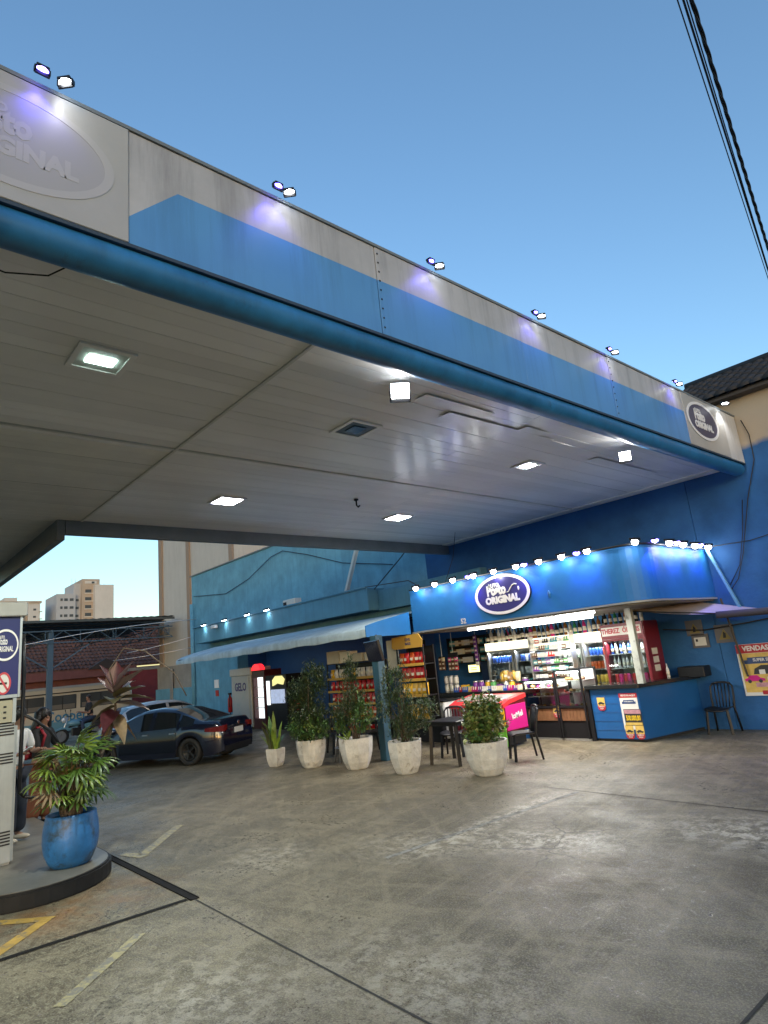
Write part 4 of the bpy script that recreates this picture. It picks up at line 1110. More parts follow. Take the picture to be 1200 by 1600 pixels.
# ---------------------------------------------------------------- counters and cases
M['top_black'] = mat("black stone top", (0.014, 0.015, 0.016), 0.18)
t = thing("left_counter", "blue counter with a black top under the left part of the marquee", "counter", (-9.7, 11.2, 0))
MB().box(-10.9, -8.52, 11.25, 11.72, 0.0, 0.88).build("front", M['counter_blue'], t)
MB().box(-10.98, -8.50, 11.15, 11.78, 0.882, 1.0).build("counter_top", M['top_black'], t, bevel=0.015)
t = thing("right_counter", "bright blue counter with a black top and posters at the right end", "counter", (-6.3, 11.2, 0))
MB().prism([(-6.93, 11.22), (-5.95, 11.22), (-5.56, 12.88), (-6.3, 12.88), (-6.45, 11.75), (-6.93, 11.75)], 'z', 0.05, 0.955).build("front", M['counter_blue'], t)
MB().prism([(-7.0, 11.14), (-5.88, 11.14), (-5.47, 12.885), (-6.4, 12.885), (-6.5, 11.82), (-7.0, 11.82)], 'z', 0.957, 1.03).build("counter_top", M['top_black'], t, bevel=0.01)
MB().prism([(-6.91, 11.25), (-5.98, 11.25), (-5.60, 12.88), (-6.3, 12.88), (-6.45, 11.75), (-6.91, 11.75)], 'z', 0.0, 0.049).build("plinth", M['dark'], t)
MB().box(-7.02, -6.94, 11.18, 11.26, 0, 0.956).build("corner_post", M['black_metal'], t)
for z in (0.2, 0.36, 0.52, 0.68):
    MB().box(-6.92, -5.96, 11.214, 11.219, z, z + 0.006).build("panel_groove", M['navy_recess'], t)
M['wood'] = mat("brown wood slats", (0.16, 0.075, 0.035), 0.5, var=0.25, vscale=6)
M['case_glass'] = glass("display case glass", alpha=0.05)
def case(x0, x1, zt, label):
    t = thing("pastry_case", label, "display case", ((x0 + x1) / 2, 11.15, 0), 0, "glass pastry cases")
    MB().box(x0, x1, 11.2, 11.75, 0.04, 0.37).build("base", M['black_metal'], t)
    MB().box(x0, x1, 11.19, 11.21, 0.0, 0.039).build("kick_plate", M['alu'], t)
    n_ = 8; w = (x1 - x0) / n_
    for k in range(n_):
        MB().box(x0 + k * w + 0.003, x0 + (k + 1) * w - 0.003, 11.18, 11.20, 0.375, 0.60).build("wood_slat", M['wood'], t)
    MB().box(x0, x1, 11.2, 11.75, 0.371, 0.62).build("drawer_body", M['black_metal'], t)
    b_ = MB(); w = 0.035
    for x in (x0, x1 - w):
        b_.box(x, x + w, 11.15, 11.15 + w, 0.04, zt); b_.box(x, x + w, 11.72, 11.755, 0.621, zt)
    b_.box(x0 + w, x1 - w, 11.15, 11.15 + w, zt - w, zt); b_.box(x0 + w, x1 - w, 11.15, 11.185, 0.625, 0.66); b_.box(x0 + w, x1 - w, 11.72, 11.755, zt - w, zt)
    b_.build("frame", M['black_metal'], t)
    MB().box(x0 + w, x1 - w, 11.160, 11.166, 0.66, zt - w).build("glass_front", M['case_glass'], t)
    zs = [0.66 + (zt - 0.7) * f for f in (0.36, 0.70)]
    for z in zs:
        MB().box(x0 + w, x1 - w, 11.25, 11.7, z, z + 0.012).build("shelf", M['steel'], t)
    MB().box(x0 + w, x1 - w, 11.70, 11.715, 0.64, zt - w).build("back_panel", M['steel'], t)
    MB().box(x0 + w, x1 - w, 11.2, 11.24, zt - w - 0.03, zt - w - 0.002).build("light_strip", M['tube'], t)
    area(t, ((x0 + x1) / 2, 11.3, zt - 0.08), (0, 0, 0), x1 - x0 - 0.1, 0.06, 3, (1, 0.9, 0.75))
    for li, z in enumerate([0.622] + [z + 0.013 for z in zs]):
        for k in range(6):
            c_ = random.choice(["bread", "bread", "cream", "brown_pack", "pink"])
            item('bun', c_, (x0 + 0.11 + k * (x1 - x0 - 0.2) / 5.4, 11.40 + U(-0.05, 0.08), z), "pastry", "%s pastry on the %s shelf of the %s glass case" % (COLN[c_], ("bottom", "middle", "top")[li], "shorter left" if zt < 1.3 else "taller right"), "pastry", "pastries in the glass cases", U(-0.6, 0.6), U(0.8, 1.05))
case(-8.47, -7.68, 1.19, "shorter black framed glass pastry case left of the taller one")
case(-7.66, -7.04, 1.36, "taller black framed glass pastry case next to the blue counter")
# candy tower: clear pockets in rows, standing behind the shorter case
t = thing("sweets_tower", "tall stepped stand of assorted sweets behind the left pastry case", "stand", (-8.1, 11.85, 0))
for k in range(7):
    MB().box(-8.66, -7.62, 11.86 + k * 0.0, 12.02, 1.02 + k * 0.15, 1.028 + k * 0.15).build("shelf", M['steel'], t)
for x in (-8.67, -7.61):
    MB().box(x - 0.012, x + 0.012, 11.86, 12.03, 0, 2.1).build("side_frame", M['steel'], t)
for li in range(7):
    for k in range(9):
        c_ = random.choice(["teal_pack", "green_pack", "brown_pack", "silver_foil", "purple_pack", "clear_glass", "white_pack", "dark_glass", "silver_foil", "red_foil", "brown_pack", "clear_glass"])
        item('box' if U(0, 1) < 0.6 else 'tray', c_, (-8.58 + k * 0.112, 11.93, 1.030 + li * 0.15), "sweets_box", "%s sweets box on step %s of the sweets tower" % (COLN[c_], ("one", "two", "three", "four", "five", "six", "seven")[li]), "sweets box", "sweets on the tower", U(-0.1, 0.1), U(0.85, 1.0))
# goods on the left counter
for k in range(14):
    c_ = random.choice(["orange_foil", "white_pack", "purple_pack", "red_foil", "gold", "cream", "blue_foil", "pink"])
    item('tray', c_, (-10.55 + k * 0.148, 11.36 + U(-0.03, 0.03), 1.002), "sweets_tray", "%s tray of sweets in the front row on the left counter" % COLN[c_], "sweets tray", "sweets on the left counter", U(-0.12, 0.12), U(0.85, 1.05))
for k in range(11):
    c_ = random.choice(["green_pack", "red_foil", "yellow_foil", "white_pack", "purple_pack", "brown_pack"])
    item(random.choice(['box', 'jar']), c_, (-10.5 + k * 0.18, 11.58 + U(-0.03, 0.03), 1.002), "sweets_box", "%s sweets container in the back row on the left counter" % COLN[c_], "sweets box", "sweets on the left counter", U(-0.3, 0.3), U(1.0, 1.5))
for k in range(5):
    c_ = ("gold", "gold", "bread", "gold", "cream")[k]
    item('bag', c_, (-9.35 + k * 0.11, 11.62, 1.16 + 0.03 * (k % 2)), "snack_bag", "%s snack bag piled on the sweets at the middle of the left counter" % COLN[c_], "snack bag", "bags piled on the left counter", U(-0.6, 0.6), 0.9)
# hanging displays at the left end of the counter
def hanging(x, y, z0, z1, w, cols, label, grp):
    t = thing("hanging_display", label, "display", (x, y, z0), 0, grp)
    MB().box(x - w / 2, x + w / 2, y + 0.02, y + 0.03, z0, z1).build("backing", M['black_metal'], t)
    MB().bar((x, y + 0.025, z1), (x, y + 0.025, 2.40), 0.01).build("hanger", M['steel'], t)
    nz = int((z1 - z0) / 0.105); nx = max(1, int(w / 0.095))
    for i in range(nz):
        for j in range(nx):
            item('pack', random.choice(cols), (x - w / 2 + (j + 0.5) * w / nx, y, z0 + 0.004 + i * 0.105), "sweets_pack", "small packet on the " + label, "packet", "packets on hanging displays", 0, 0.93)
hanging(-11.2, 11.0, 1.15, 2.3, 0.16, ["white_pack", "yellow_foil", "silver_foil", "purple_pack"], "narrow hanging strip of packets next to the yellow topped rack", "hanging displays")
hanging(-10.95, 11.35, 1.52, 1.85, 0.22, ["brown_pack", "cream"], "small brown hanging packet board at the counter end", "hanging displays")
hanging(-10.62, 11.4, 1.50, 1.92, 0.32, ["pink", "red_foil", "brown_pack"], "pink and red hanging packet board over the counter", "hanging displays")
hanging(-10.28, 11.9, 1.55, 2.3, 0.13, ["purple_pack", "white_pack"], "purple hanging strip of packets beside the lit fridges", "hanging displays")
for k in range(6):
    c_ = random.choice(["clear_glass", "silver_foil", "white_pack"])
    item('jar', c_, (-11.0 + (k % 3) * 0.16, 11.5, 1.002 + (k // 3) * 0.19), "sweets_jar", "%s sweets jar stacked at the left end of the counter" % COLN[c_], "jar", "jars at the counter end", 0, 1.1)
# white freezer, ice cream chest
t = thing("white_freezer", "white freezer cabinet with a grey lower panel behind the shrub pots", "freezer", (-10.5, 10.45, 0))
MB().box(-11.15, -10.12, 10.4, 11.0, 0.08, 0.86).build("cabinet", M['white'], t, bevel=0.02)
MB().box(-10.62, -10.15, 10.385, 10.399, 0.12, 0.38).build("grille_panel", mat("grey grille", (0.10, 0.10, 0.11), 0.5), t)
MB().box(-10.62, -10.15, 10.385, 10.399, 0.45, 0.80).build("front_panel", M['frosty'], t)
MB().box(-11.17, -10.10, 10.38, 11.02, 0.862, 0.90).build("lid", M['black_plastic'], t, bevel=0.01)
MB().box(-11.1, -10.15, 10.42, 10.98, 0.0, 0.079).build("base", M['dark'], t)
t = thing("ice_cream_chest", "ice cream chest in red, yellow and green with a magenta end", "freezer", (-8.8, 10.4, 0))
M['magenta'] = mat("magenta enamel", (0.50, 0.015, 0.20), 0.3, emit=None)
M['ic_red'] = mat("red rim", (0.55, 0.03, 0.035), 0.3)
M['ic_yellow'] = mat("yellow print", (0.75, 0.45, 0.02), 0.35)
M['ic_green'] = mat("green print", (0.12, 0.38, 0.03), 0.35)
MB().prism([(10.02, 0.30), (10.02, 0.80), (10.2, 0.88), (10.72, 0.95), (10.72, 0.30)], 'x', -9.55, -8.14).build("cabinet", M['fridge_red'], t)
MB().prism([(9.99, 0.76), (9.99, 0.83), (10.2, 0.91), (10.74, 0.98), (10.74, 0.90), (10.2, 0.83)], 'x', -9.58, -8.115).build("red_rim", M['ic_red'], t)
MB().prism([(10.13, 0.885), (10.65, 0.955), (10.65, 0.975), (10.13, 0.905)], 'x', -9.48, -8.25).build("glass_lid", mat("milky lid", (0.35, 0.30, 0.28), 0.1), t)
MB().tube([(-8.9, 10.08, 0.93), (-8.75, 10.14, 1.0), (-8.55, 10.2, 1.01), (-8.4, 10.2, 0.94)], 0.018, 6).build("handle", M['alu'], t)
MB().box(-8.136, -8.12, 10.04, 10.70, 0.33, 0.80).build("end_panel", M['magenta'], t, bevel=0.004)
text("Ice", M['white'], (-8.117, 10.30, 0.585), FACE_X, t, 0.15, 0.004, tilt=0.2)
text("Mel", M['white'], (-8.117, 10.46, 0.60), FACE_X, t, 0.15, 0.004, tilt=0.2)
b_ = MB(); b_.box(-8.42, -8.14, 10.0, 10.019, 0.42, 0.78); b_.build("yellow_print", M['ic_yellow'], t)
MB().box(-8.42, -8.14, 10.0, 10.019, 0.05, 0.415).build("green_print", M['ic_green'], t)
MB().box(-8.9, -8.43, 10.0, 10.019, 0.05, 0.78).build("magenta_print", M['magenta'], t)
MB().box(-9.5, -8.2, 10.04, 10.68, 0.05, 0.299).build("base", M['black_plastic'], t)
# white post, wall bits and the pinkish side awning
o = MB().box(-5.88, -5.76, 11.14, 11.24, 1.032, 2.42).build("marquee_post", mat("mottled grey post", (0.33, 0.35, 0.32), 0.5, spots=((0.12, 0.13, 0.12), 9, 0.55)), None, loc=(-5.82, 11.19, 1.03)); tag(o, "mottled pale grey post standing on the right counter", "post")
t = thing("side_awning", "thin pinkish canvas awning stretched right of the marquee", "awning", (-5.0, 11.5, 2.3))
M['pink_canvas'] = mat("dusty pink canvas", (0.42, 0.36, 0.37), 0.7, var=0.15)
b_ = MB(); n_ = 10
vs = []
for i in range(n_ + 1):
    s_ = i / n_
    for j in range(4):
        u = j / 3
        p0 = Vector((-5.85, 11.3, 2.36)).lerp(Vector((-4.15, 11.7, 2.10)), s_); p1 = Vector((-5.2, 12.7, 2.42)).lerp(Vector((-4.0, 12.82, 2.12)), s_)
        p = p0.lerp(p1, u); p.z -= 0.05 * math.sin(PI * s_) * (1 - u); vs.append(p)
b_.add(vs, [(i * 4 + j, (i + 1) * 4 + j, (i + 1) * 4 + j + 1, i * 4 + j + 1) for i in range(n_) for j in range(3)], 0, True)
b_.build("canvas", M['pink_canvas'], t, recalc=False)
MB().tube([(-4.45, 11.62, 2.10), (-3.2, 11.95, 2.06), (-2.4, 12.1, 2.04)], 0.06, 8).build("rolled_canvas", mat("dark rolled canvas", (0.045, 0.04, 0.05), 0.7), t)
MB().bar((-5.85, 11.3, 2.345), (-4.1, 11.71, 2.07), 0.025).build("front_rod", M['black_metal'], t)
o = MB().bar((-4.78, 12.72, 3.40), (-4.42, 12.72, 2.2), 0.05).build("support_strut", M['teal_wall'], None, loc=(-4.78, 12.72, 3.4)); tag(o, "slanting teal strut at the wall end of the marquee", "strut")
o = MB().bar((-4.74, 12.75, 2.42), (-4.60, 12.85, 0.95), 0.03).build("drain_pipe", M['black_metal'], None, loc=(-4.7, 12.8, 0.95)); tag(o, "thin dark pipe running down the wall below the strut", "pipe")
M['tri'] = mat("dull sign yellow", (0.16, 0.12, 0.02), 0.5)
def sign_on_wall(x, z, w, h, tri, label):
    t = thing("wall_sign", label, "sign", (x, 12.88, z - h / 2), 0, "small signs on the blue wall")
    MB().box(x - w / 2, x + w / 2, 12.875, 12.897, z - h / 2, z + h / 2).build("plate", mat("grey sign plate", (0.09, 0.085, 0.09), 0.5), t)
    if tri:
        MB().prism([(x - 0.11, z - 0.11), (x + 0.11, z - 0.11), (x, z + 0.09)], 'y', 12.868, 12.874).build("triangle", M['tri'], t)
        MB().prism([(x - 0.03, z - 0.08), (x + 0.02, z - 0.08), (x + 0.03, z), (x - 0.01, z + 0.04)], 'y', 12.862, 12.867).build("bolt_mark", M['dark'], t)
    else:
        MB().box(x - 0.11, x + 0.11, 12.868, 12.874, z - 0.09, z + 0.07).build("paper", M['offwhite'], t)
        MB().box(x - 0.08, x - 0.04, 12.862, 12.867, z - 0.01, z + 0.04).build("print_mark", M['dark'], t)
sign_on_wall(-5.40, 1.92, 0.32, 0.30, True, "upper dim sign with a warning triangle left of the other triangle sign")
sign_on_wall(-5.33, 1.66, 0.32, 0.26, False, "framed white paper below the upper triangle sign")
sign_on_wall(-4.86, 1.76, 0.34, 0.34, True, "yellow warning triangle sign left of the big poster")
o = MB().box(-5.75, -5.25, 12.55, 12.88, 1.0, 1.2).build("black_box", M['black_plastic'], None, bevel=0.01, loc=(-5.5, 12.7, 1.0)); o.name = "wall_cabinet"; tag(o, "black box on the wall at the far end of the blue counter", "box")
item('bottle', 'white_pack', (-5.85, 12.35, 1.032), "spray_bottle", "white bottle on the black counter top beside the red fridge", "bottle", None, 0, 0.9)
# posters
def P(t, x0, x1, z0, z1, m, y, name):
    return MB().box(x0, x1, y - 0.002, y, z0, z1).build(name, m, t)
M['p_red'] = mat("poster red", (0.36, 0.02, 0.03), 0.4); M['p_yel'] = mat("poster yellow", (0.55, 0.38, 0.10), 0.4, var=0.2, vscale=8); M['p_blue'] = mat("poster blue", (0.03, 0.06, 0.16), 0.4); M['p_white'] = mat("poster white", (0.62, 0.62, 0.60), 0.4); M['p_num'] = mat("poster number yellow", (0.75, 0.52, 0.02), 0.4)
M['p_dark'] = mat("poster black", (0.03, 0.03, 0.035), 0.4); M['p_pink'] = mat("poster pink", (0.42, 0.22, 0.26), 0.4, var=0.3, vscale=14)
def little_car(t, x, z, s, m, y):
    MB().prism([(x - s, z), (x + s, z), (x + s, z + 0.25 * s), (x + 0.55 * s, z + 0.35 * s), (x + 0.3 * s, z + 0.62 * s), (x - 0.45 * s, z + 0.62 * s), (x - 0.7 * s, z + 0.33 * s), (x - s, z + 0.28 * s)], 'y', y - 0.003, y).build("car_picture", m, t)
    for d in (-0.55, 0.55):
        MB().prism([(x + d * s + 0.2 * s * math.cos(k * PI / 4), z + 0.2 * s * math.sin(k * PI / 4)) for k in range(8)], 'y', y - 0.005, y - 0.003).build("wheel_picture", M['p_dark'], t)
t = thing("raffle_poster", "large yellow VENDAS AQUI poster hung on the blue wall at the right", "poster", (-4.2, 12.86, 0.6))
Y0 = 12.88
P(t, -4.72, -3.72, 0.60, 1.53, M['p_white'], Y0, "sheet")
P(t, -4.69, -3.75, 0.66, 1.36, M['p_yel'], Y0 - 0.003, "picture_field")
P(t, -4.72, -3.72, 1.365, 1.525, M['p_red'], Y0 - 0.003, "heading_band")
text("VENDAS AQUI", M['p_white'], (-4.22, Y0 - 0.006, 1.445), FACE_Y, t, 0.125, 0.004, sx=0.95)
P(t, -4.56, -3.88, 1.185, 1.285, M['p_blue'], Y0 - 0.006, "ribbon"); P(t, -4.63, -3.81, 1.17, 1.24, M['p_blue'], Y0 - 0.0055, "ribbon_tail")
text("SUPER SEMANA", M['p_white'], (-4.22, Y0 - 0.009, 1.235), FACE_Y, t, 0.075, 0.002, sx=0.95)
MB().prism([(-4.5, 0.98), (-3.8, 0.98), (-3.8, 1.10), (-4.05, 1.14), (-4.35, 1.14), (-4.47, 1.08)], 'y', Y0 - 0.007, Y0 - 0.006).build("house_picture", M['p_dark'], t)
P(t, -4.40, -4.30, 0.98, 1.06, M['p_white'], Y0 - 0.008, "house_picture")
little_car(t, -4.50, 0.86, 0.17, M['magenta'], Y0 - 0.009); little_car(t, -4.12, 0.88, 0.17, M['offwhite'], Y0 - 0.009); little_car(t, -3.87, 0.86, 0.13, M['p_blue'], Y0 - 0.009)
P(t, -4.5, -3.9, 0.755, 0.83, M['p_pink'], Y0 - 0.006, "caption_band")
P(t, -4.42, -3.74, 0.62, 0.69, M['p_red'], Y0 - 0.006, "footer_band")
t = thing("counter_poster", "white VENDAS AQUI poster with yellow 500.000,00 on the blue counter", "poster", (-6.15, 11.21, 0.06))
Y0 = 11.212
P(t, -6.33, -5.98, 0.22, 0.86, M['p_white'], Y0, "sheet")
P(t, -6.335, -5.975, 0.785, 0.865, M['p_red'], Y0 - 0.003, "heading_band")
text("VENDAS AQUI", M['p_white'], (-6.155, Y0 - 0.006, 0.825), FACE_Y, t, 0.048, 0.0012, sx=0.95, depth=0.002)
P(t, -6.26, -6.05, 0.685, 0.745, M['p_blue'], Y0 - 0.003, "ribbon"); P(t, -6.29, -6.02, 0.675, 0.715, M['p_blue'], Y0 - 0.0025, "ribbon_tail")
text("SUPER SEMANA", M['p_white'], (-6.155, Y0 - 0.006, 0.715), FACE_Y, t, 0.027, 0.0005, sx=0.9, depth=0.002)
P(t, -6.29, -5.95, 0.29, 0.58, M['p_dark'], Y0 - 0.003, "prize_sheet"); P(t, -6.28, -5.96, 0.50, 0.57, M['p_pink'], Y0 - 0.006, "prize_heading"); P(t, -6.28, -5.96, 0.30, 0.345, M['p_yel'], Y0 - 0.006, "prize_footer")
text("500.000,00", M['p_num'], (-6.12, Y0 - 0.006, 0.42), FACE_Y, t, 0.125, 0.003, sx=0.5, depth=0.002)
def leaflet(x, z, label, y=11.212, par=None):
    t = thing("raffle_leaflet", label, "leaflet", (x, y, z), 0, "small raffle leaflets")
    P(t, x - 0.08, x + 0.08, z + 0.1, z + 0.25, M['p_yel'], y - 0.003, "picture_field")
    MB().prism([(x - 0.08, z + 0.1), (x - 0.08, z + 0.045), (x - 0.04, z + 0.01), (x + 0.04, z + 0.01), (x + 0.08, z + 0.045), (x + 0.08, z + 0.1)], 'y', y - 0.005, y - 0.003).build("red_tab", M['p_red'], t)
    little_car(t, x, z + 0.13, 0.065, M['p_dark'], y - 0.004)
    text("VENDAS", M['p_white'], (x, y - 0.007, z + 0.08), FACE_Y, t, 0.032, 0.0006, depth=0.002)
    text("AQUI", M['p_white'], (x, y - 0.007, z + 0.045), FACE_Y, t, 0.032, 0.0006, depth=0.002)
leaflet(-6.72, 0.55, "small raffle leaflet alone at the left of the blue counter front")
leaflet(-6.235, 0.045, "raffle leaflet under the counter poster, left one of two")
leaflet(-6.035, 0.045, "raffle leaflet under the counter poster, right one of two")
leaflet(-7.72, 0.42, "raffle leaflet on the wood panel of the pastry cases", 11.172)
# ---------------------------------------------------------------- planters and plants
M['pot_white'] = mat("chalky white concrete planter", (0.53, 0.515, 0.48), 0.8, var=0.2, vscale=5, bump=0.5, bscale=26, spots=((0.20, 0.17, 0.13), 6.5, 0.57), streak=((0.28, 0.25, 0.20), 0.4))
M['pot_blue'] = mat("glossy blue glazed pot", (0.022, 0.13, 0.34), 0.42, var=0.45, vscale=3.5, bump=0.22, bscale=14, spots=((0.022, 0.05, 0.085), 4.2, 0.53), streak=((0.04, 0.09, 0.14), 0.5))
M['soil'] = mat("potting soil", (0.03, 0.022, 0.016), 0.9, bump=0.5)
def leafm(n, c, r_=0.45): return mat(n, c, r_, var=0.35, vscale=9, rnd=0.2)
M['leaf_dark'] = leafm("dark needle leaf", (0.030, 0.060, 0.022)); M['leaf_olive'] = leafm("olive leaf", (0.075, 0.088, 0.030)); M['leaf_mid'] = leafm("mid green leaf", (0.055, 0.13, 0.035)); M['leaf_pale'] = leafm("pale green leaf", (0.16, 0.23, 0.06))
M['leaf_lime'] = leafm("lime strap leaf", (0.17, 0.27, 0.035)); M['leaf_jade'] = leafm("jade leaf", (0.13, 0.20, 0.050), 0.3); M['leaf_jade2'] = leafm("pale jade leaf", (0.24, 0.27, 0.10), 0.3)
M['leaf_palm'] = leafm("palm leaf", (0.055, 0.105, 0.016), 0.38); M['leaf_palm2'] = leafm("yellowish green palm leaf", (0.13, 0.19, 0.026), 0.38); M['leaf_dry'] = leafm("dry palm leaf", (0.20, 0.13, 0.06), 0.6)  # palm fronds vary in tone: deep green, yellowish green and dry
M['leaf_maroon'] = leafm("maroon leaf", (0.075, 0.020, 0.026), 0.35); M['leaf_bronze'] = leafm("bronze green leaf", (0.095, 0.085, 0.045), 0.35); M['leaf_mauve'] = leafm("greyish mauve leaf", (0.15, 0.11, 0.11), 0.4)
M['bark'] = mat("bark", (0.09, 0.065, 0.045), 0.8, var=0.3, vscale=10); M['flower'] = mat("white petals", (0.7, 0.7, 0.7), 0.6); M['flower_red'] = mat("red petals", (0.35, 0.02, 0.02), 0.6)
def planter(loc, rt, rb_, h, n, ph, name, label, m):
    t = thing(name, label, "planter", loc, 0, "white concrete planters" if m == 'pot_white' else None)
    prof = [(rb_ * 0.90, 0), (rb_, 0.02), (rb_ + (rt - rb_) * 0.42, h * 0.22), (rb_ + (rt - rb_) * 0.78, h * 0.50), (rt * 0.985, h * 0.80), (rt, h)]
    b_ = MB()
    b_.lathe(prof, n, loc, 0, False, ph, wob=0.014 if n > 4 else 0.008)
    b_.f.pop(); b_.m.pop(); b_.s.pop()
    b_.lathe([(rt, h), (rt * 0.90, h), (rt * 0.86, h - 0.07)], n, loc, 0, False, ph)
    b_.f.pop(); b_.m.pop(); b_.s.pop(); b_.f.pop(); b_.m.pop(); b_.s.pop()
    b_.build("shell", M[m], t, recalc=False)
    MB().lathe([(0.0001, h - 0.05), (rt * 0.885, h - 0.06)], n, loc, 0, True, ph).build("soil", M['soil'], t, recalc=False)
    return t
def leaf_quad(b_, p, d, up, l, w, mi, fold=0.25):
    d = Vector(d).normalized(); s_ = d.cross(Vector(up))
    if s_.length < 1e-3: s_ = d.cross(Vector((1, 0.3, 0)))
    s_.normalize(); n_ = s_.cross(d)
    p = Vector(p)
    m1 = p + d * l * 0.5 + n_ * (-fold * w)
    b_.add([p, m1 + s_ * w * 0.5 + n_ * fold * w, p + d * l - n_ * l * 0.08, m1 - s_ * w * 0.5 + n_ * fold * w, m1], [(0, 1, 4), (1, 2, 4), (2, 3, 4), (3, 0, 4)], mi)
def rdir():
    while True:
        v = Vector((U(-1, 1), U(-1, 1), U(-1, 1)))
        if 0.1 < v.length < 1: return v.normalized()
def bush(t, base, blobs, N, l, w, mats, weights, stems=5, name="foliage", up_bias=0.3, fold=0.2):
    """leaf sprays along thin branches that run from the base to points spread through the blobs"""
    base = Vector(base); b_ = MB(); s_ = MB()
    tot = sum(bl[4] for bl in blobs)
    tips = []
    for (c, rx, ry, rz, wt) in blobs:
        for _ in range(max(1, int(N / 16 * wt / tot))):
            v = rdir() * (U(0.25, 1) ** 0.6)
            tips.append(Vector(c) + Vector((v.x * rx, v.y * ry, v.z * rz)))
    mats_ = [M[m] for m in mats]
    for k, tp_ in enumerate(tips):
        d = (tp_ - base); d = (d.normalized() * 0.5 + rdir() * 0.6 + Vector((0, 0, up_bias))).normalized()
        ln = U(0.5, 1.0) * l * 4.0
        mi = random.choices(range(len(mats)), weights)[0]
        for j in range(16):
            f = j / 16
            p = tp_ + d * (f - 0.6) * ln + rdir() * l * 0.25
            ld = (d * U(0.2, 0.9) + rdir() * 0.8).normalized()
            leaf_quad(b_, p, ld, (0, 0, 1), l * U(0.7, 1.25), w * U(0.7, 1.2), mi if U(0, 1) < 0.75 else random.choices(range(len(mats)), weights)[0], fold)
    b_.build(name, mats_, t, recalc=False)
    for k in range(stems):
        tp_ = random.choice(tips); mid = base.lerp(tp_, 0.55) + Vector((U(-0.05, 0.05), U(-0.05, 0.05), 0.08))
        s_.tube([base + Vector((U(-0.05, 0.05), U(-0.05, 0.05), -0.05)), base.lerp(mid, 0.5), mid, tp_], [0.016, 0.012, 0.009, 0.004], 5)
    s_.build("stems", M['bark'], t)
def flowers(t, pts, m, r_):
    b_ = MB()
    for p in pts:
        for k in range(5):
            a = k * 2 * PI / 5
            leaf_quad(b_, p, (math.cos(a), math.sin(a), 0.3), (0, 0, 1), r_, r_ * 0.8, 0, 0.1)
    b_.build("flowers", M[m], t, recalc=False)
# the row of planters, from the car to the chair
p1, p2, p3, p4, p5 = (-11.95, 7.13, 0), (-10.95, 7.35, 0), (-9.75, 7.55, 0), (-8.42, 7.58, 0), (-6.93, 7.96, 0)
planter(p1, 0.20, 0.145, 0.35, 4, PI / 4 + 0.35, "square_planter", "small square white planter nearest the dark car", 'pot_white')
planter(p2, 0.30, 0.19, 0.52, 14, 0.1, "faceted_planter", "white faceted planter second in the row from the dark car", 'pot_white')
planter(p3, 0.32, 0.20, 0.55, 8, 0.2, "faceted_planter", "white faceted planter in the middle of the row, left of the teal column", 'pot_white')
planter(p4, 0.305, 0.195, 0.53, 8, 0.35, "faceted_planter", "white faceted planter right of the teal column", 'pot_white')
planter(p5, 0.355, 0.225, 0.51, 16, 0.0, "faceted_planter", "white faceted planter with the round leaved plant at the row's right end", 'pot_white')
t = thing("strap_leaf_plant", "upright lime green strap leaved plant in the small square planter", "plant", (p1[0], p1[1], 0.4))
for k in range(17):
    a = U(0, 2 * PI); rr = U(0.02, 0.13); hgt = U(0.35, 0.85); lean = U(0.03, 0.28); w_ = U(0.035, 0.065)
    b_ = MB(); base = Vector((p1[0] + rr * math.cos(a), p1[1] + rr * math.sin(a), 0.29)); o_ = Vector((math.cos(a + U(-.5, .5)), math.sin(a + U(-.5, .5)), 0)); s_ = Vector((-o_.y, o_.x, 0))
    vs = []
    for i in range(6):
        f = i / 5; c = base + Vector((0, 0, hgt * (f - 0.12 * lean * 4 * f * f))) + o_ * lean * f * f
        ww = w_ * (0.7 + 0.6 * f) * (1 - f ** 4) + 0.002
        vs += [c - s_ * ww, c - o_ * ww * 0.4, c + s_ * ww]
    b_.add(vs, [(i * 3 + j, i * 3 + j + 1, i * 3 + j + 4, i * 3 + j + 3) for i in range(5) for j in range(2)], 0, True)
    b_.build("leaf", M[random.choice(['leaf_lime', 'leaf_lime', 'leaf_pale', 'leaf_mid', 'leaf_olive'])], t, recalc=False)
t = thing("flowering_shrub", "tall dark feathery shrub with white flowers low down, second planter from the car", "shrub", (p2[0], p2[1], 0.55))
x, y = p2[0], p2[1]
bush(t, (x, y, 0.46), [((x - 0.24, y, 1.38), 0.34, 0.28, 0.34, 2.6), ((x + 0.26, y, 1.66), 0.30, 0.26, 0.36, 2.2), ((x - 0.02, y, 1.02), 0.52, 0.40, 0.3, 3)], 6800, 0.078, 0.022, ["leaf_dark", "leaf_olive", "leaf_dark"], [5, 2, 3], 8)
bush(t, (x, y, 0.46), [((x + 0.05, y - 0.05, 0.74), 0.50, 0.40, 0.26, 1)], 2200, 0.066, 0.034, ["leaf_mid", "leaf_pale", "leaf_dark"], [5, 1.6, 4], 3, "low_foliage")
flowers(t, [(x + U(-0.1, 0.5), y - U(0.1, 0.36), U(0.85, 1.15)) for _ in range(16)], 'flower', 0.024)
flowers(t, [(x + U(-0.3, 0.05), y - U(0.0, 0.3), U(1.1, 1.3)) for _ in range(10)], 'flower_red', 0.04)
t = thing("feathery_shrub", "slim dark feathery shrub in the middle planter with a bright leaf rosette", "shrub", (p3[0], p3[1], 0.58))
x, y = p3[0], p3[1]
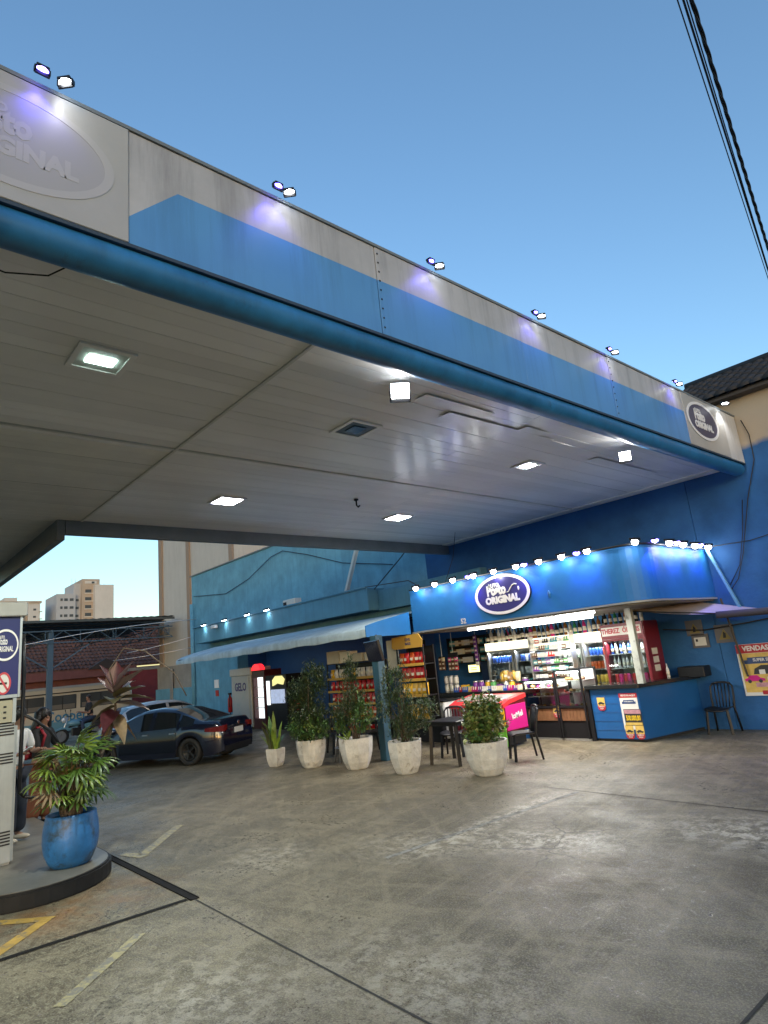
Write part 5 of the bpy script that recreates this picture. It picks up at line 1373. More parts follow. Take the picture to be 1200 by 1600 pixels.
bush(t, (x, y, 0.48), [((x - 0.02, y, 1.72), 0.17, 0.16, 0.34, 1.3), ((x + 0.02, y, 1.22), 0.36, 0.30, 0.34, 2.5), ((x - 0.36, y + 0.05, 0.98), 0.28, 0.24, 0.26, 1.5)], 3600, 0.074, 0.021, ["leaf_dark", "leaf_olive", "leaf_dark"], [4, 2, 3], 7)
bush(t, (x + 0.1, y, 0.55), [((x + 0.30, y - 0.05, 0.98), 0.26, 0.24, 0.3, 1), ((x - 0.4, y, 0.8), 0.14, 0.14, 0.25, 0.6)], 1200, 0.078, 0.036, ["leaf_mid", "leaf_pale", "leaf_dark"], [5, 1.6, 3], 3, "low_foliage")
b_ = MB()
for a, l in ((PI + 0.2, 0.30), (PI - 0.5, 0.22), (-0.4, 0.25), (0.6, 0.3), (-1.5, 0.22)):
    leaf_quad(b_, (x + 0.02, y - 0.20, 0.52), (math.cos(a), -0.3, 1.0 if abs(a) < 1 else 0.45), (0, 0, 1), l, 0.075, 0, 0.25)
b_.build("leaf_rosette", M['leaf_lime'], t, recalc=False)
flowers(t, [(x + U(-0.15, 0.4), y - U(0.1, 0.3), U(0.9, 1.2)) for _ in range(9)], 'flower', 0.02)
t = thing("conifer_shrub", "wide dark fine leaved shrub in the planter right of the teal column", "shrub", (p4[0], p4[1], 0.55))
x, y = p4[0], p4[1]
bush(t, (x, y, 0.46), [((x - 0.10, y, 1.50), 0.36, 0.32, 0.36, 2), ((x - 0.16, y, 1.12), 0.38, 0.34, 0.3, 2.2), ((x + 0.36, y + 0.1, 0.98), 0.42, 0.34, 0.28, 2.4), ((x + 0.05, y, 0.72), 0.32, 0.28, 0.22, 1.3)], 6000, 0.066, 0.018, ["leaf_dark", "leaf_olive", "leaf_dark", "leaf_mid"], [5, 2, 3, 1], 11)
t = thing("jade_plant", "low round leaved pale green plant in the right hand white planter", "plant", (p5[0], p5[1], 0.55))
x, y = p5[0], p5[1]
bush(t, (x, y, 0.42), [((x, y, 0.80), 0.38, 0.34, 0.28, 3), ((x - 0.16, y, 0.98), 0.18, 0.18, 0.16, 1), ((x + 0.2, y, 1.02), 0.18, 0.18, 0.18, 1), ((x, y - 0.1, 0.60), 0.36, 0.30, 0.14, 1.2)], 2600, 0.082, 0.066, ["leaf_jade", "leaf_jade2", "leaf_mid"], [5, 3.0, 2], 8, fold=0.12)
# blue pot with a fan palm
bp_ = (-7.68, 2.06, 0.16)
KP = 0.76
t = thing("blue_pot", "big glossy blue rounded pot standing on the pump island", "planter", bp_)
prof = [(0.235, 0), (0.252, 0.012), (0.292, 0.07), (0.338, 0.18), (0.358, 0.30), (0.357, 0.40), (0.346, 0.50), (0.326, 0.60), (0.322, 0.635), (0.297, 0.635), (0.288, 0.58)]
prof = [(a * KP, b * KP * 1.04) for a, b in prof]
b_ = MB(); b_.lathe(prof, 40, bp_); b_.f.pop(); b_.m.pop(); b_.s.pop(); b_.build("shell", M['pot_blue'], t, recalc=False)
MB().lathe([(0.0001, 0.575 * KP), (0.292 * KP, 0.57 * KP)], 24, bp_).build("soil", M['soil'], t, recalc=False)
t = thing("fan_palm", "bushy green fan palm growing in the blue pot", "palm", (bp_[0], bp_[1], 0.60))
def frond_mesh(nl, L_, spread, droop):
    b_ = MB()
    for k in range(nl):
        a = (k / (nl - 1) - 0.5) * spread
        l = L_ * (1 - 0.30 * abs(a) / (spread / 2)) * U(0.9, 1.05)
        d = Vector((math.sin(a), 0, math.cos(a))); s_ = Vector((math.cos(a), 0, -math.sin(a)))
        vs = []
        for i in range(6):
            f = i / 5
            c = d * l * f + Vector((0, 1, 0)) * (-droop * l * f * f) + Vector((0, 0, -1)) * (droop * 0.5 * l * f ** 3)
            w_ = 0.0145 * (0.4 + 1.2 * f) * (1 - f ** 5) + 0.0015
            vs += [c - s_ * w_, c + Vector((0, 0.35, 0)) * w_, c + s_ * w_]
        b_.add(vs, [(i * 3 + j, i * 3 + j + 1, i * 3 + j + 4, i * 3 + j + 3) for i in range(5) for j in range(2)], 0, True)
    o = b_.build("fm", [M['leaf_palm']], None, recalc=False); me = o.data; bpy.data.objects.remove(o)
    return me
FM = []
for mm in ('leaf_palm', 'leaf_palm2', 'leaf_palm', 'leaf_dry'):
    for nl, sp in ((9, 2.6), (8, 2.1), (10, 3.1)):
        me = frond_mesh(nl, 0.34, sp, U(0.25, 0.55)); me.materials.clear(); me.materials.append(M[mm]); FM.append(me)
st = MB()
def frond(p0, p1, size, mesh, roll=0.0, tilt=0.5):
    p0, p1 = Vector(p0), Vector(p1)
    mid = p0.lerp(p1, 0.55) + Vector((0, 0, 0.06))
    st.tube([p0, mid, p1], [0.009, 0.007, 0.005], 5)
    d = (p1 - mid).normalized(); d = (d + Vector((0, 0, -tilt))).normalized()
    o = bpy.data.objects.new("frond", mesh); COL.objects.link(o); o.parent = t
    q = d.to_track_quat('Z', 'Y'); o.rotation_euler = (q @ Euler((0, 0, roll)).to_quaternion()).to_euler()
    o.location = p1 - Vector(t.location); o.scale = (size,) * 3
cx, cy = bp_[0], bp_[1]
random.seed(11)
for k in range(66):
    a = k * 2.39996; hgt = 0.80 + 0.50 * ((k * 7) % 66) / 66.0; rr = U(0.07, 0.29)
    base = (cx + 0.09 * math.cos(a), cy + 0.09 * math.sin(a), 0.58)
    stem_top = (cx + 0.11 * math.cos(a), cy + 0.11 * math.sin(a), hgt * 0.8)
    st.tube([base, (cx + 0.10 * math.cos(a + .2), cy + 0.10 * math.sin(a + .2), 0.58 + (hgt * 0.8 - 0.58) * 0.6), stem_top], [0.010, 0.009, 0.007], 6)
    frond(stem_top, (cx + rr * math.cos(a), cy + rr * math.sin(a), hgt), U(0.62, 0.92), FM[random.choices(range(12), [5, 5, 5, 4, 4, 4, 4, 4, 4, .6, .6, .6])[0]], U(-0.5, 0.5), U(0.1, 0.9))
for (dx, dy, z) in ((0.03, 0.06, 1.36), (0.02, 0.22, 1.30), (0.08, 0.28, 1.24), (0.0, 0.12, 1.30)):
    frond((cx + dx * 0.3, cy + dy * 0.3, 0.95), (cx + dx, cy + dy, z), 0.8, FM[random.randrange(6)], U(-0.4, 0.4), 0.0)
st.build("canes", M['bark'], t)
# maroon cordyline rising out of the same pot
t = thing("maroon_cordyline", "tall leaning plant with big maroon and bronze leaves above the fan palm", "plant", (cx - 0.05, cy + 0.08, 0.60))
stem_pts = [(cx - 0.06, cy + 0.06, 0.60), (cx - 0.14, cy + 0.26, 1.0), (cx - 0.24, cy + 0.46, 1.35), (cx - 0.34, cy + 0.56, 1.62), (cx - 0.36, cy + 0.57, 1.84)]
MB().tube(stem_pts, [0.022, 0.02, 0.018, 0.016, 0.010], 7).build("stem", M['bark'], t)
top_ = Vector(stem_pts[-1])
def big_leaf(p, az, el, l, w_, m, droop):
    d = Vector((math.cos(az) * math.cos(el), math.sin(az) * math.cos(el), math.sin(el))); s_ = d.cross(Vector((0, 0, 1))).normalized()
    n_ = s_.cross(d); b_ = MB(); vs = []
    for i in range(9):
        f = i / 8
        c = Vector(p) + d * l * f + Vector((0, 0, -droop * l * f * f))
        ww = w_ * 1.15 * math.sin(PI * min(1, (f * 0.93 + 0.07)) ** 0.8) + 0.004
        fold = n_ * ww * 0.35
        vs += [c - s_ * ww + fold, c - s_ * ww * 0.5 + fold * 0.3, c, c + s_ * ww * 0.5 + fold * 0.3, c + s_ * ww + fold * (1 + 0.2 * math.sin(i * 2))]
    b_.add(vs, [(i * 5 + j, i * 5 + j + 1, i * 5 + j + 6, i * 5 + j + 5) for i in range(8) for j in range(4)], 0, True)
    b_.build("leaf", m, t, recalc=False)
rt = _r; vd = Vector((-_f.y, _f.x, 0))
AZ = math.atan2(_r.y, _r.x)           # towards the right of the forecourt
for az, el, l, w_, m, dr_, dz in ((PI, 1.1, .42, .075, 'leaf_maroon', .1, 0), (PI - .3, .75, .36, .07, 'leaf_maroon', .1, -.02), (PI * .5, 1.45, .36, .075, 'leaf_maroon', .0, 0), (.2, 1.1, .42, .075, 'leaf_mauve', .1, 0), (0, .7, .46, .075, 'leaf_mauve', .12, 0),
                        (-.3, .35, .44, .075, 'leaf_bronze', .15, -.05), (.4, .1, .42, .07, 'leaf_bronze', .2, -.08), (0, -.15, .40, .075, 'leaf_mauve', .15, -.12), (PI, .1, .30, .08, 'leaf_bronze', .35, -.1), (PI + .4, -.3, .30, .075, 'leaf_bronze', .4, -.16),
                        (-1.2, .2, .38, .08, 'leaf_bronze', .3, -.08), (-1.5, -.3, .36, .07, 'leaf_maroon', .3, -.2), (1.3, .5, .4, .07, 'leaf_mauve', .2, 0), (-.8, -.7, .34, .05, 'leaf_dry', .3, -.25), (PI - .6, -.8, .33, .05, 'leaf_dry', .2, -.25), (.5, -.9, .36, .045, 'leaf_dry', .1, -.25), (-2.2, -1.0, .32, .05, 'leaf_maroon', .1, -.22)):
    big_leaf(top_ + Vector((0, 0, dz)), AZ + az, el, l * 1.05, w_ * 1.35, M[m], dr_)
tt = MB(); tt.tube([top_ + Vector((0, 0, -0.02)), top_ + rt * -0.08 + Vector((0, 0, 0.28)), top_ + rt * 0.10 + Vector((0, 0, 0.52)), top_ + rt * 0.36 + Vector((0, 0, 0.46)), top_ + rt * 0.72 + Vector((0, 0, 0.16)), top_ + rt * 0.86 + Vector((0, 0, -0.12))], [0.008] * 6, 5)
tt.build("dry_stalk", M['bark'], t)
# ---------------------------------------------------------------- chairs and tables
def make_chair(label):
    t = thing("plastic_chair", label, "chair", (0, 0, 0), 0, "black plastic chairs")
    m = M['black_plastic']
    b_ = MB(); n_ = 6; vs = []
    for i in range(n_ + 1):
        for j in range(5):
            u = i / n_ - 0.5; v = j / 4 - 0.5
            vs.append((u * 0.42, v * (0.40 + 0.05 * u), 0.445 - 0.02 * (1 - (2 * v) ** 2) + (0.012 if abs(v) == .5 else 0) - (0.02 if i == n_ else 0)))
    top = list(vs); bot = [(x, y, z - 0.018) for x, y, z in vs]
    W5 = 5
    fs = [(i * W5 + j, (i + 1) * W5 + j, (i + 1) * W5 + j + 1, i * W5 + j + 1) for i in range(n_) for j in range(4)]
    nv = len(top); fs2 = [tuple(k + nv for k in f[::-1]) for f in fs]
    rim = [i * W5 for i in range(n_ + 1)] + [n_ * W5 + j for j in range(1, 5)] + [i * W5 + 4 for i in range(n_ - 1, -1, -1)] + [j for j in range(3, 0, -1)]
    fs3 = [(rim[k], rim[(k + 1) % len(rim)], rim[(k + 1) % len(rim)] + nv, rim[k] + nv) for k in range(len(rim))]
    b_.add(top + bot, fs + fs2 + fs3, 0, True); b_.build("seat", m, t, world=False)
    for sx, sy in ((1, 1), (1, -1)):
        MB().bar((0.18 * sx, 0.175 * sy, 0.43), (0.215 * sx, 0.21 * sy, 0), 0.042, 0.03).build("leg", m, t, world=False)
    for sy in (1, -1):
        MB().tube([(-0.26, 0.215 * sy, 0), (-0.195, 0.185 * sy, 0.43), (-0.23, 0.20 * sy, 0.62), (-0.275, 0.195 * sy, 0.80), (-0.285, 0.15 * sy, 0.855)], [0.019, 0.022, 0.02, 0.018, 0.018], 6).build("leg", m, t, world=False)
    MB().tube([(-0.285, 0.16, 0.85), (-0.295, 0.08, 0.872), (-0.297, 0, 0.876), (-0.295, -0.08, 0.872), (-0.285, -0.16, 0.85)], 0.022, 6).build("top_rail", m, t, world=False)
    for y in (-0.12, -0.06, 0, 0.06, 0.12):
        MB().tube([(-0.19, y * 0.9, 0.435), (-0.235, y, 0.6), (-0.285, y * 1.05, 0.85)], [0.012] * 3, 5).build("back_slat", m, t, world=False)
    return t
ch = make_chair("black plastic chair in front of the ice cream chest, turned to the table")
ch.location = (-7.16, 9.22, 0); ch.rotation_euler = (0, 0, R(-129))
place(ch, (-5.06, 12.45, 0), R(-88), "black plastic chair with slatted back against the wall under the poster")
place(ch, (-11.9, 8.75, 0), R(-20), "dark plastic chair behind the second planter from the car")
place(ch, (-11.0, 9.0, 0), R(-100), "dark plastic chair behind the gap between the second and middle planters")
place(ch, (-8.75, 9.15, 0), R(-60), "dark plastic chair at the far side of the black table")
def make_table(label):
    t = thing("plastic_table", label, "table", (0, 0, 0), 0, "black plastic tables")
    MB().box(-0.36, 0.36, -0.36, 0.36, 0.715, 0.745).build("tabletop", M['black_plastic'], t, bevel=0.012, world=False)
    b_ = MB()
    for a, b, c, d in ((-0.32, 0.32, -0.33, -0.30), (-0.32, 0.32, 0.30, 0.33), (-0.33, -0.30, -0.30, 0.30), (0.30, 0.33, -0.30, 0.30)):
        b_.box(a, b, c, d, 0.66, 0.714)
    b_.build("apron", M['black_plastic'], t, world=False)
    for sx in (-1, 1):
        for sy in (-1, 1):
            MB().bar((0.29 * sx, 0.29 * sy, 0.70), (0.325 * sx, 0.325 * sy, 0), 0.06).build("leg", M['black_plastic'], t, world=False)
    return t
tb = make_table("black plastic table behind the round leaved plant"); tb.location = (-8.22, 8.62, 0); tb.rotation_euler = (0, 0, R(4))
place(tb, (-10.32, 8.75, 0), R(12), "dark plastic table behind the middle planter beside the column")
t = thing("metal_stool", "thin legged metal stool between the second and middle planters", "stool", (-10.7, 7.95, 0))
MB().lathe([(0.17, 0.0), (0.18, 0.012), (0.18, 0.028), (0.165, 0.036)], 16, (-10.7, 7.95, 0.60)).build("seat", M['black_plastic'], t)
for k in range(4):
    a = k * PI / 2 + 0.5
    MB().tube([(-10.7 + 0.12 * math.cos(a), 7.95 + 0.12 * math.sin(a), 0.60), (-10.7 + 0.2 * math.cos(a), 7.95 + 0.2 * math.sin(a), 0)], 0.011, 6).build("leg", M['alu'], t)
MB().tube([(-10.7 + 0.165 * math.cos(k * PI / 8), 7.95 + 0.165 * math.sin(k * PI / 8), 0.28) for k in range(17)], 0.007, 5, cap=False).build("foot_ring", M['alu'], t)
# ---------------------------------------------------------------- fuel pump
pp = thing("fuel_pump", "grey fuel pump with a navy sign panel at the left edge of the picture", "fuel pump", (-8.75, 1.2, 0.16))
M['pump_grey'] = mat("pump grey sheet", (0.36, 0.37, 0.37), 0.42, var=0.10, vscale=3, streak=((0.16, 0.155, 0.14), 0.35))
M['pump_navy'] = mat("pump sign navy", (0.022, 0.026, 0.13), 0.25)
x0, x1, y0, y1 = -9.0, -8.36, 0.62, 1.665
MB().box(x0, x1, y0, y1, 0.16, 1.62).build("cabinet", M['pump_grey'], pp, bevel=0.03, seg=2)
MB().box(x0 + 0.04, x1 - 0.05, y0 + 0.03, y1 - 0.03, 1.622, 1.90).build("display_bay", M['black_metal'], pp)
MB().box(x1 - 0.048, x1 - 0.02, y1 - 0.30, y1 - 0.05, 1.64, 1.88).build("display_glass", mat("display glass", (0.35, 0.33, 0.25), 0.2), pp)
for k in range(3):
    MB().box(x1 - 0.019, x1 - 0.015, y1 - 0.15, y1 - 0.12, 1.68 + 0.06 * k, 1.70 + 0.06 * k).build("button", M['dark'], pp)
MB().box(x1 - 0.04, x1 - 0.005, y1 - 0.06, y1 - 0.025, 1.63, 1.9).build("nozzle_holder", M['alu'], pp)
MB().box(x0, x1, y0, y1, 1.905, 2.82).build("sign_box", M['pump_navy'], pp, bevel=0.01)
MB().box(x1 - 0.01, x1 + 0.006, y1 - 0.018, y1 + 0.005, 1.905, 2.82).build("corner_trim", M['alu'], pp)
MB().box(x1 - 0.01, x1 + 0.005, y0, y1 - 0.02, 1.905, 1.94).build("bottom_trim", M['alu'], pp)
MB().box(x0 - 0.05, x1 + 0.05, y0 - 0.05, y1 + 0.05, 2.822, 2.99).build("top_cap", M['pump_grey'], pp, bevel=0.012)
logo(pp, mx_faceX(x1 + 0.003, y1 - 0.165, 2.50), 0.27, 0.36, M['pump_navy'], M['logo_white'], M['logo_white'], nozzle=False, bold=0.005)
ns_c = (y1 - 0.165, 2.07)
def ring_x(cy_, cz_, a, b, a2, b2, xx, m, name):
    n = 28; vs = []
    for (aa, bb_, d) in ((a, b, 0), (a, b, 0.004), (a2, b2, 0.004), (a2, b2, 0)):
        vs += [(xx + d, cy_ + aa * math.cos(2 * PI * i / n), cz_ + bb_ * math.sin(2 * PI * i / n)) for i in range(n)]
    MB().add(vs, [(r_ * n + i, r_ * n + (i + 1) % n, ((r_ + 1) % 4) * n + (i + 1) % n, ((r_ + 1) % 4) * n + i) for r_ in range(4) for i in range(n)]).build(name, m, pp)
MB().prism([(ns_c[0] + 0.075 * math.cos(k * PI / 12), ns_c[1] + 0.125 * math.sin(k * PI / 12)) for k in range(24)], 'x', x1 + 0.001, x1 + 0.003).build("no_smoking_disc", M['p_white'], pp)
ring_x(ns_c[0], ns_c[1], 0.075, 0.125, 0.057, 0.102, x1 + 0.003, mat("no smoking red", (0.5, 0.06, 0.08), 0.4), "no_smoking_ring")
MB().bar((x1 + 0.005, ns_c[0] - 0.045, ns_c[1] + 0.08), (x1 + 0.005, ns_c[0] + 0.045, ns_c[1] - 0.08), 0.004, 0.02).build("no_smoking_bar", bpy.data.materials["no smoking red"], pp)
MB().box(x1 + 0.003, x1 + 0.006, ns_c[0] - 0.045, ns_c[0] + 0.035, ns_c[1] - 0.012, ns_c[1] + 0.012).build("cigarette_mark", M['dark'], pp)
for zc_, n_ in ((1.50, 4), (1.20, 4), (0.36, 5)):
    for k in range(n_):
        MB().box(x1 - 0.004, x1 + 0.004, y1 - 0.42, y1 - 0.04, zc_ + k * 0.032, zc_ + k * 0.032 + 0.016).build("vent_slot", M['dark'], pp)
MB().lathe([(0.016, 0), (0.016, 0.008)], 10, (0, 0, 0)).build("x", M['dark'], None).name = "keyhole"
kh = bpy.data.objects["keyhole"]; kh.parent = pp; kh.location = Vector((x1 + 0.002, y1 - 0.2, 1.38)) - pp.location; kh.rotation_euler = (0, R(90), 0)
ho = MB(); ho.tube([(x1 - 0.1, y1 + 0.04, 2.60), (x1 - 0.1, y1 + 0.06, 2.2), (x1 - 0.1, y1 + 0.06, 1.6), (x1 - 0.12, y1 + 0.06, 1.1), (x1 - 0.15, y1 + 0.07, 0.85), (x1 - 0.17, y1 + 0.12, 0.80)], 0.022, 8)
ho.tube([(x1 - 0.1, y1 + 0.07, 1.70), (x1 - 0.12, y1 + 0.2, 1.62), (x1 - 0.13, y1 + 0.36, 1.48), (x1 - 0.14, y1 + 0.48, 1.30)], 0.017, 8)
ho.tube([(x1 - 0.17, y1 + 0.12, 0.80), (x1 - 0.2, y1 + 0.25, 0.755), (x1 - 0.24, y1 + 0.42, 0.78), (x1 - 0.26, y1 + 0.5, 0.86)], 0.02, 8)
ho.build("hose", M['black_plastic'], pp)
MB().bar((x1 - 0.1, y1 - 0.01, 2.6), (x1 - 0.1, y1 + 0.06, 2.6), 0.05).build("hose_bracket", M['black_metal'], pp)
# ---------------------------------------------------------------- cars
M['navy_paint'] = mat("dark navy car paint", (0.003, 0.005, 0.018), 0.2, metal=0.0, coat=1.0)
M['silver_paint'] = mat("silver white car paint", (0.50, 0.53, 0.56), 0.28, metal=0.4, coat=1.0)
M['car_glass'] = mat("tinted car glass", (0.010, 0.013, 0.016), 0.05, spec=0.8)
M['tyre'] = mat("tyre rubber", (0.014, 0.014, 0.014), 0.75); M['rim_dark'] = mat("dark alloy", (0.035, 0.035, 0.038), 0.35, metal=0.7); M['rim_silver'] = mat("silver alloy", (0.45, 0.45, 0.47), 0.3, metal=0.9)
M['tail_red'] = mat("tail lamp red", (0.11, 0.004, 0.006), 0.12); M['headlamp'] = mat("headlamp glass", (0.55, 0.57, 0.6), 0.1); M['chrome'] = mat("chrome", (0.7, 0.7, 0.72), 0.12, metal=1.0); M['plate'] = mat("number plate", (0.5, 0.51, 0.52), 0.4)
def lerp_tab(tab, x):
    if x <= tab[0][0]: return tab[0][1]
    for (a, va), (b, vb) in zip(tab, tab[1:]):
        if x <= b:
            return va + (vb - va) * (x - a) / (b - a)
    return tab[-1][1]
def smooth_tab(tab, x, d=0.10):
    return (lerp_tab(tab, x - d) + lerp_tab(tab, x) * 2 + lerp_tab(tab, x + d)) / 4
def make_car(label, paint, loc, rz, L, topz, belt, cab, rimm, wheels=(-1.30, 1.32), hatch=False, W=0.875):
    """front at +x. cab = (rear window bottom, rear window top, windscreen top, windscreen bottom)"""
    t = thing("parked_car", label, "car", loc, rz, "parked cars")
    xr, xf = -L / 2, L / 2
    n_ = 72; ring = 9
    R_ = 0.345
    P_ = []
    for i in range(n_ + 1):
        x = xr + (xf - xr) * i / n_
        e = min(x - xr, xf - x)
        hw = W * (1 - 0.20 * max(0, 1 - e / 0.55) ** 2.2)
        bz = smooth_tab(belt, x); tz = max(smooth_tab(topz, x), bz + 0.012)
        sill = 0.20 + 0.10 * max(0, 1 - e / 0.3)
        arch = 0
        for wx in wheels:
            d = abs(x - wx)
            if d < R_ + 0.04: arch = max(arch, 0.315 + math.sqrt(max(0, (R_ + 0.04) ** 2 - d * d)))
        z0 = max(sill, arch); z1 = max(sill + 0.14, arch + 0.03); z2 = max(0.56, z1 + 0.04) if bz > 0.62 else z1 + (bz - z1) * 0.5
        incab = tz - bz
        k = min(1, incab / 0.38)
        rw = hw * (0.93 - 0.24 * k)
        pts = [(hw * 0.95, z0), (hw * 0.985, z1), (hw, z2), (hw * 0.985, (z2 + bz) / 2 + 0.02), (hw * 0.945, bz), (rw + 0.02 * k, bz + (tz - bz) * 0.82), (rw * 0.93, tz - 0.018 * k - 0.008), (rw * 0.55, tz - 0.002), (0, tz + 0.006)]
        P_.append([(x, y, z) for y, z in pts])
    body, glass_, door, lamps = {}, {}, {}, {}
    body = MB(); gl = MB(); doors = [MB(), MB(), MB(), MB()]
    pill = (cab[1] + 0.05, -0.16, -0.08, cab[2] - 0.02)
    for sgn in (1, -1):
        def V(i, j, off=0.0):
            x, y, z = P_[i][j]; return (x, (y + off) * sgn, z)
        for i in range(n_):
            xm = (P_[i][0][0] + P_[i + 1][0][0]) / 2
            for j in range(ring - 1):
                q = [V(i, j), V(i + 1, j), V(i + 1, j + 1), V(i, j + 1)]
                hgt = P_[i][6][2] - P_[i][4][2]
                tgt = body; off = 0
                if j == 4 and hgt > 0.10:
                    if cab[0] + 0.18 < xm < cab[3] - 0.16 and not (-0.16 < xm < -0.07) and not (cab[1] - 0.28 < xm < cab[1] - 0.18): tgt = gl
                elif j >= 6 and (cab[2] + 0.05 < xm < cab[3] - 0.03 or cab[0] + 0.05 < xm < cab[1] - 0.03): tgt = gl
                elif j in (1, 2, 3) and (-0.98 < xm < -0.13 or -0.10 < xm < 0.86) and all(abs(xm - wx) > R_ + 0.05 for wx in wheels):
                    d = doors[(0 if sgn > 0 else 2) + (0 if xm < -0.11 else 1)]
                    q = [V(i, j, .005), V(i + 1, j, .005), V(i + 1, j + 1, .005), V(i, j + 1, .005)]
                    d.add(q if sgn < 0 else q[::-1], [(0, 1, 2, 3)], 0, True)
                tgt.add(q if sgn < 0 else q[::-1], [(0, 1, 2, 3)], 0, True)
        for i, fl in ((0, 1), (n_, -1)):
            q = [V(i, j) for j in range(ring)]
            cpt = [(V(i, j)[0], 0, V(i, j)[2]) for j in range(ring)]
            for j in range(ring - 1):
                ff = [q[j], q[j + 1], cpt[j + 1], cpt[j]]
                body.add(ff if sgn * fl > 0 else ff[::-1], [(0, 1, 2, 3)], 0, False)
    def fin(mb_, name, m, sm=True):
        o = mb_.build(name, m, t, world=False, recalc=False)
        bm = bmesh.new(); bm.from_mesh(o.data); bmesh.ops.remove_doubles(bm, verts=bm.verts, dist=0.0008); bmesh.ops.recalc_face_normals(bm, faces=bm.faces); bm.to_mesh(o.data); bm.free()
        return o
    fin(body, "body", paint); fin(gl, "windows", M['car_glass'])
    for d in doors: fin(d, "door", paint)
    b_ = MB(); b_.box(xr + 0.15, xf - 0.15, -W + 0.16, W - 0.16, 0.20, 0.62); b_.box(cab[0] + 0.3, cab[3] - 0.3, -W + 0.3, W - 0.3, 0.62, 0.86)
    b_.build("underbody", M['dark'], t, world=False)
    for wx in wheels:
        for sg in (1, -1):
            wo = MB(); y = sg * (W - 0.115)
            prof = [(0.215, -0.10), (0.30, -0.105), (0.325, -0.08), (0.33, 0), (0.325, 0.08), (0.30, 0.105), (0.225, 0.095), (0.215, -0.10)]
            for (nm, pr, m_) in (("wheel", prof, M['tyre']), ("rim", [(0.215, -0.085), (0.215, 0.07), (0.19, 0.085), (0.17, 0.05), (0.001, 0.04)], rimm)):
                bb = MB(); bb.lathe(pr, 26, cap=(nm != 'wheel'))
                if nm == "rim":
                    for k in range(5):
                        a = k * 2 * PI / 5
                        bb.bar((0.03 * math.cos(a), 0.03 * math.sin(a), 0.075), (0.195 * math.cos(a), 0.195 * math.sin(a), 0.085), 0.05, 0.03)
                    bb.lathe([(0.045, 0.06), (0.045, 0.095), (0.02, 0.10)], 10)
                o = bb.build(nm, m_, None)
                o.rotation_euler = (R(-90) if sg > 0 else R(90), 0, 0)
                if nm == "wheel":
                    o.parent = t; o.location = (wx, y, 0.33); wob_ = o
                else:
                    o.parent = wob_; o.rotation_euler = (0, 0, 0); o.location = (0, 0, 0)
    # lamps, mirrors, handles, plate
    for sg in (1, -1):
        i0 = 1
        bz = lerp_tab(belt, xr + 0.15)
        tl = MB()
        def surf(i, j, off): 
            x, y, z = P_[i][j]; return (x - (off if i < 3 else 0), (y + off) * sg, z)
        zt_, zb_ = bz - 0.03, bz - 0.20
        pts_o = [(xr - 0.012, W * 0.60 * sg), (xr - 0.012, (W * 0.76) * sg), (xr + 0.10, (W * 0.895) * sg), (xr + 0.30, (W * 0.975 + 0.008) * sg), (xr + 0.42, (W + 0.002) * sg)]
        vs = [(x, y, zt_ - 0.01 * k) for k, (x, y) in enumerate(pts_o)] + [(x, y, zb_ + (0.05 if k == 0 else 0.012 * k)) for k, (x, y) in enumerate(pts_o)] 
        vs += [(x + 0.08, y - 0.06 * sg, z) for x, y, z in vs]
        m_ = len(pts_o)
        fs = [(k, k + 1, m_ + k + 1, m_ + k) for k in range(m_ - 1)] + [(k, k + 1, 2 * m_ + k + 1, 2 * m_ + k) for k in range(m_ - 1)] + [(m_ + k, m_ + k + 1, 3 * m_ + k + 1, 3 * m_ + k) for k in range(m_ - 1)] + [(0, m_, 3 * m_, 2 * m_), (m_ - 1, 2 * m_ - 1, 4 * m_ - 1, 3 * m_ - 1)]
        tl.add(vs, fs); tl.build("tail_lamp", M['tail_red'], t, world=False)
        fz = lerp_tab(belt, xf - 0.15)
        MB().prism([(xf - 0.42, W * 0.965 * sg), (xf - 0.1, W * 0.84 * sg), (xf + 0.012, W * 0.62 * sg), (xf - 0.05, W * 0.5 * sg), (xf - 0.3, W * 0.7 * sg)], 'z', fz - 0.15, fz - 0.03).build("headlight", M['headlamp'], t, world=False)
        mr_ = MB(); mr_.ell((cab[3] - 0.28, (W + 0.10) * sg, belt and lerp_tab(belt, cab[3] - 0.3) + 0.07), (0.07, 0.11, 0.075), 10, 8)
        mr_.bar((cab[3] - 0.27, (W - 0.05) * sg, lerp_tab(belt, cab[3] - 0.3) + 0.02), (cab[3] - 0.28, (W + 0.06) * sg, lerp_tab(belt, cab[3] - 0.3) + 0.05), 0.04)
        mr_.build("side_mirror", paint, t, world=False)
        for dx in (-0.82, 0.02):
            MB().cb((dx, (W + 0.012) * sg, 0.80), (0.17, 0.025, 0.028)).build("door_handle", M['chrome'] if paint == M['navy_paint'] else paint, t, world=False)
    pz = lerp_tab(belt, xr + 0.15) - 0.20
    MB().box(xr - 0.022, xr - 0.005, -0.20, 0.20, pz - 0.07, pz + 0.06).build("number_plate", M['plate'], t, world=False)
    bd = MB().lathe([(0.045, 0), (0.045, 0.012)], 14).build("badge", M['chrome'], t, world=False)
    bd.rotation_euler = (0, R(-90), 0); bd.location = (xr - 0.006, 0, pz + 0.17)
    MB().box(xr - 0.008, xr + 0.1, -W * 0.72, W * 0.72, 0.26, 0.40).build("lower_bumper", M['black_plastic'], t, world=False)
    MB().tube([(cab[1] + 0.25, 0, lerp_tab(topz, cab[1] + 0.25)), (cab[1] + 0.18, 0, lerp_tab(topz, cab[1] + 0.2) + 0.10)], 0.012, 6).build("aerial", M['black_plastic'], t, world=False)
    return t
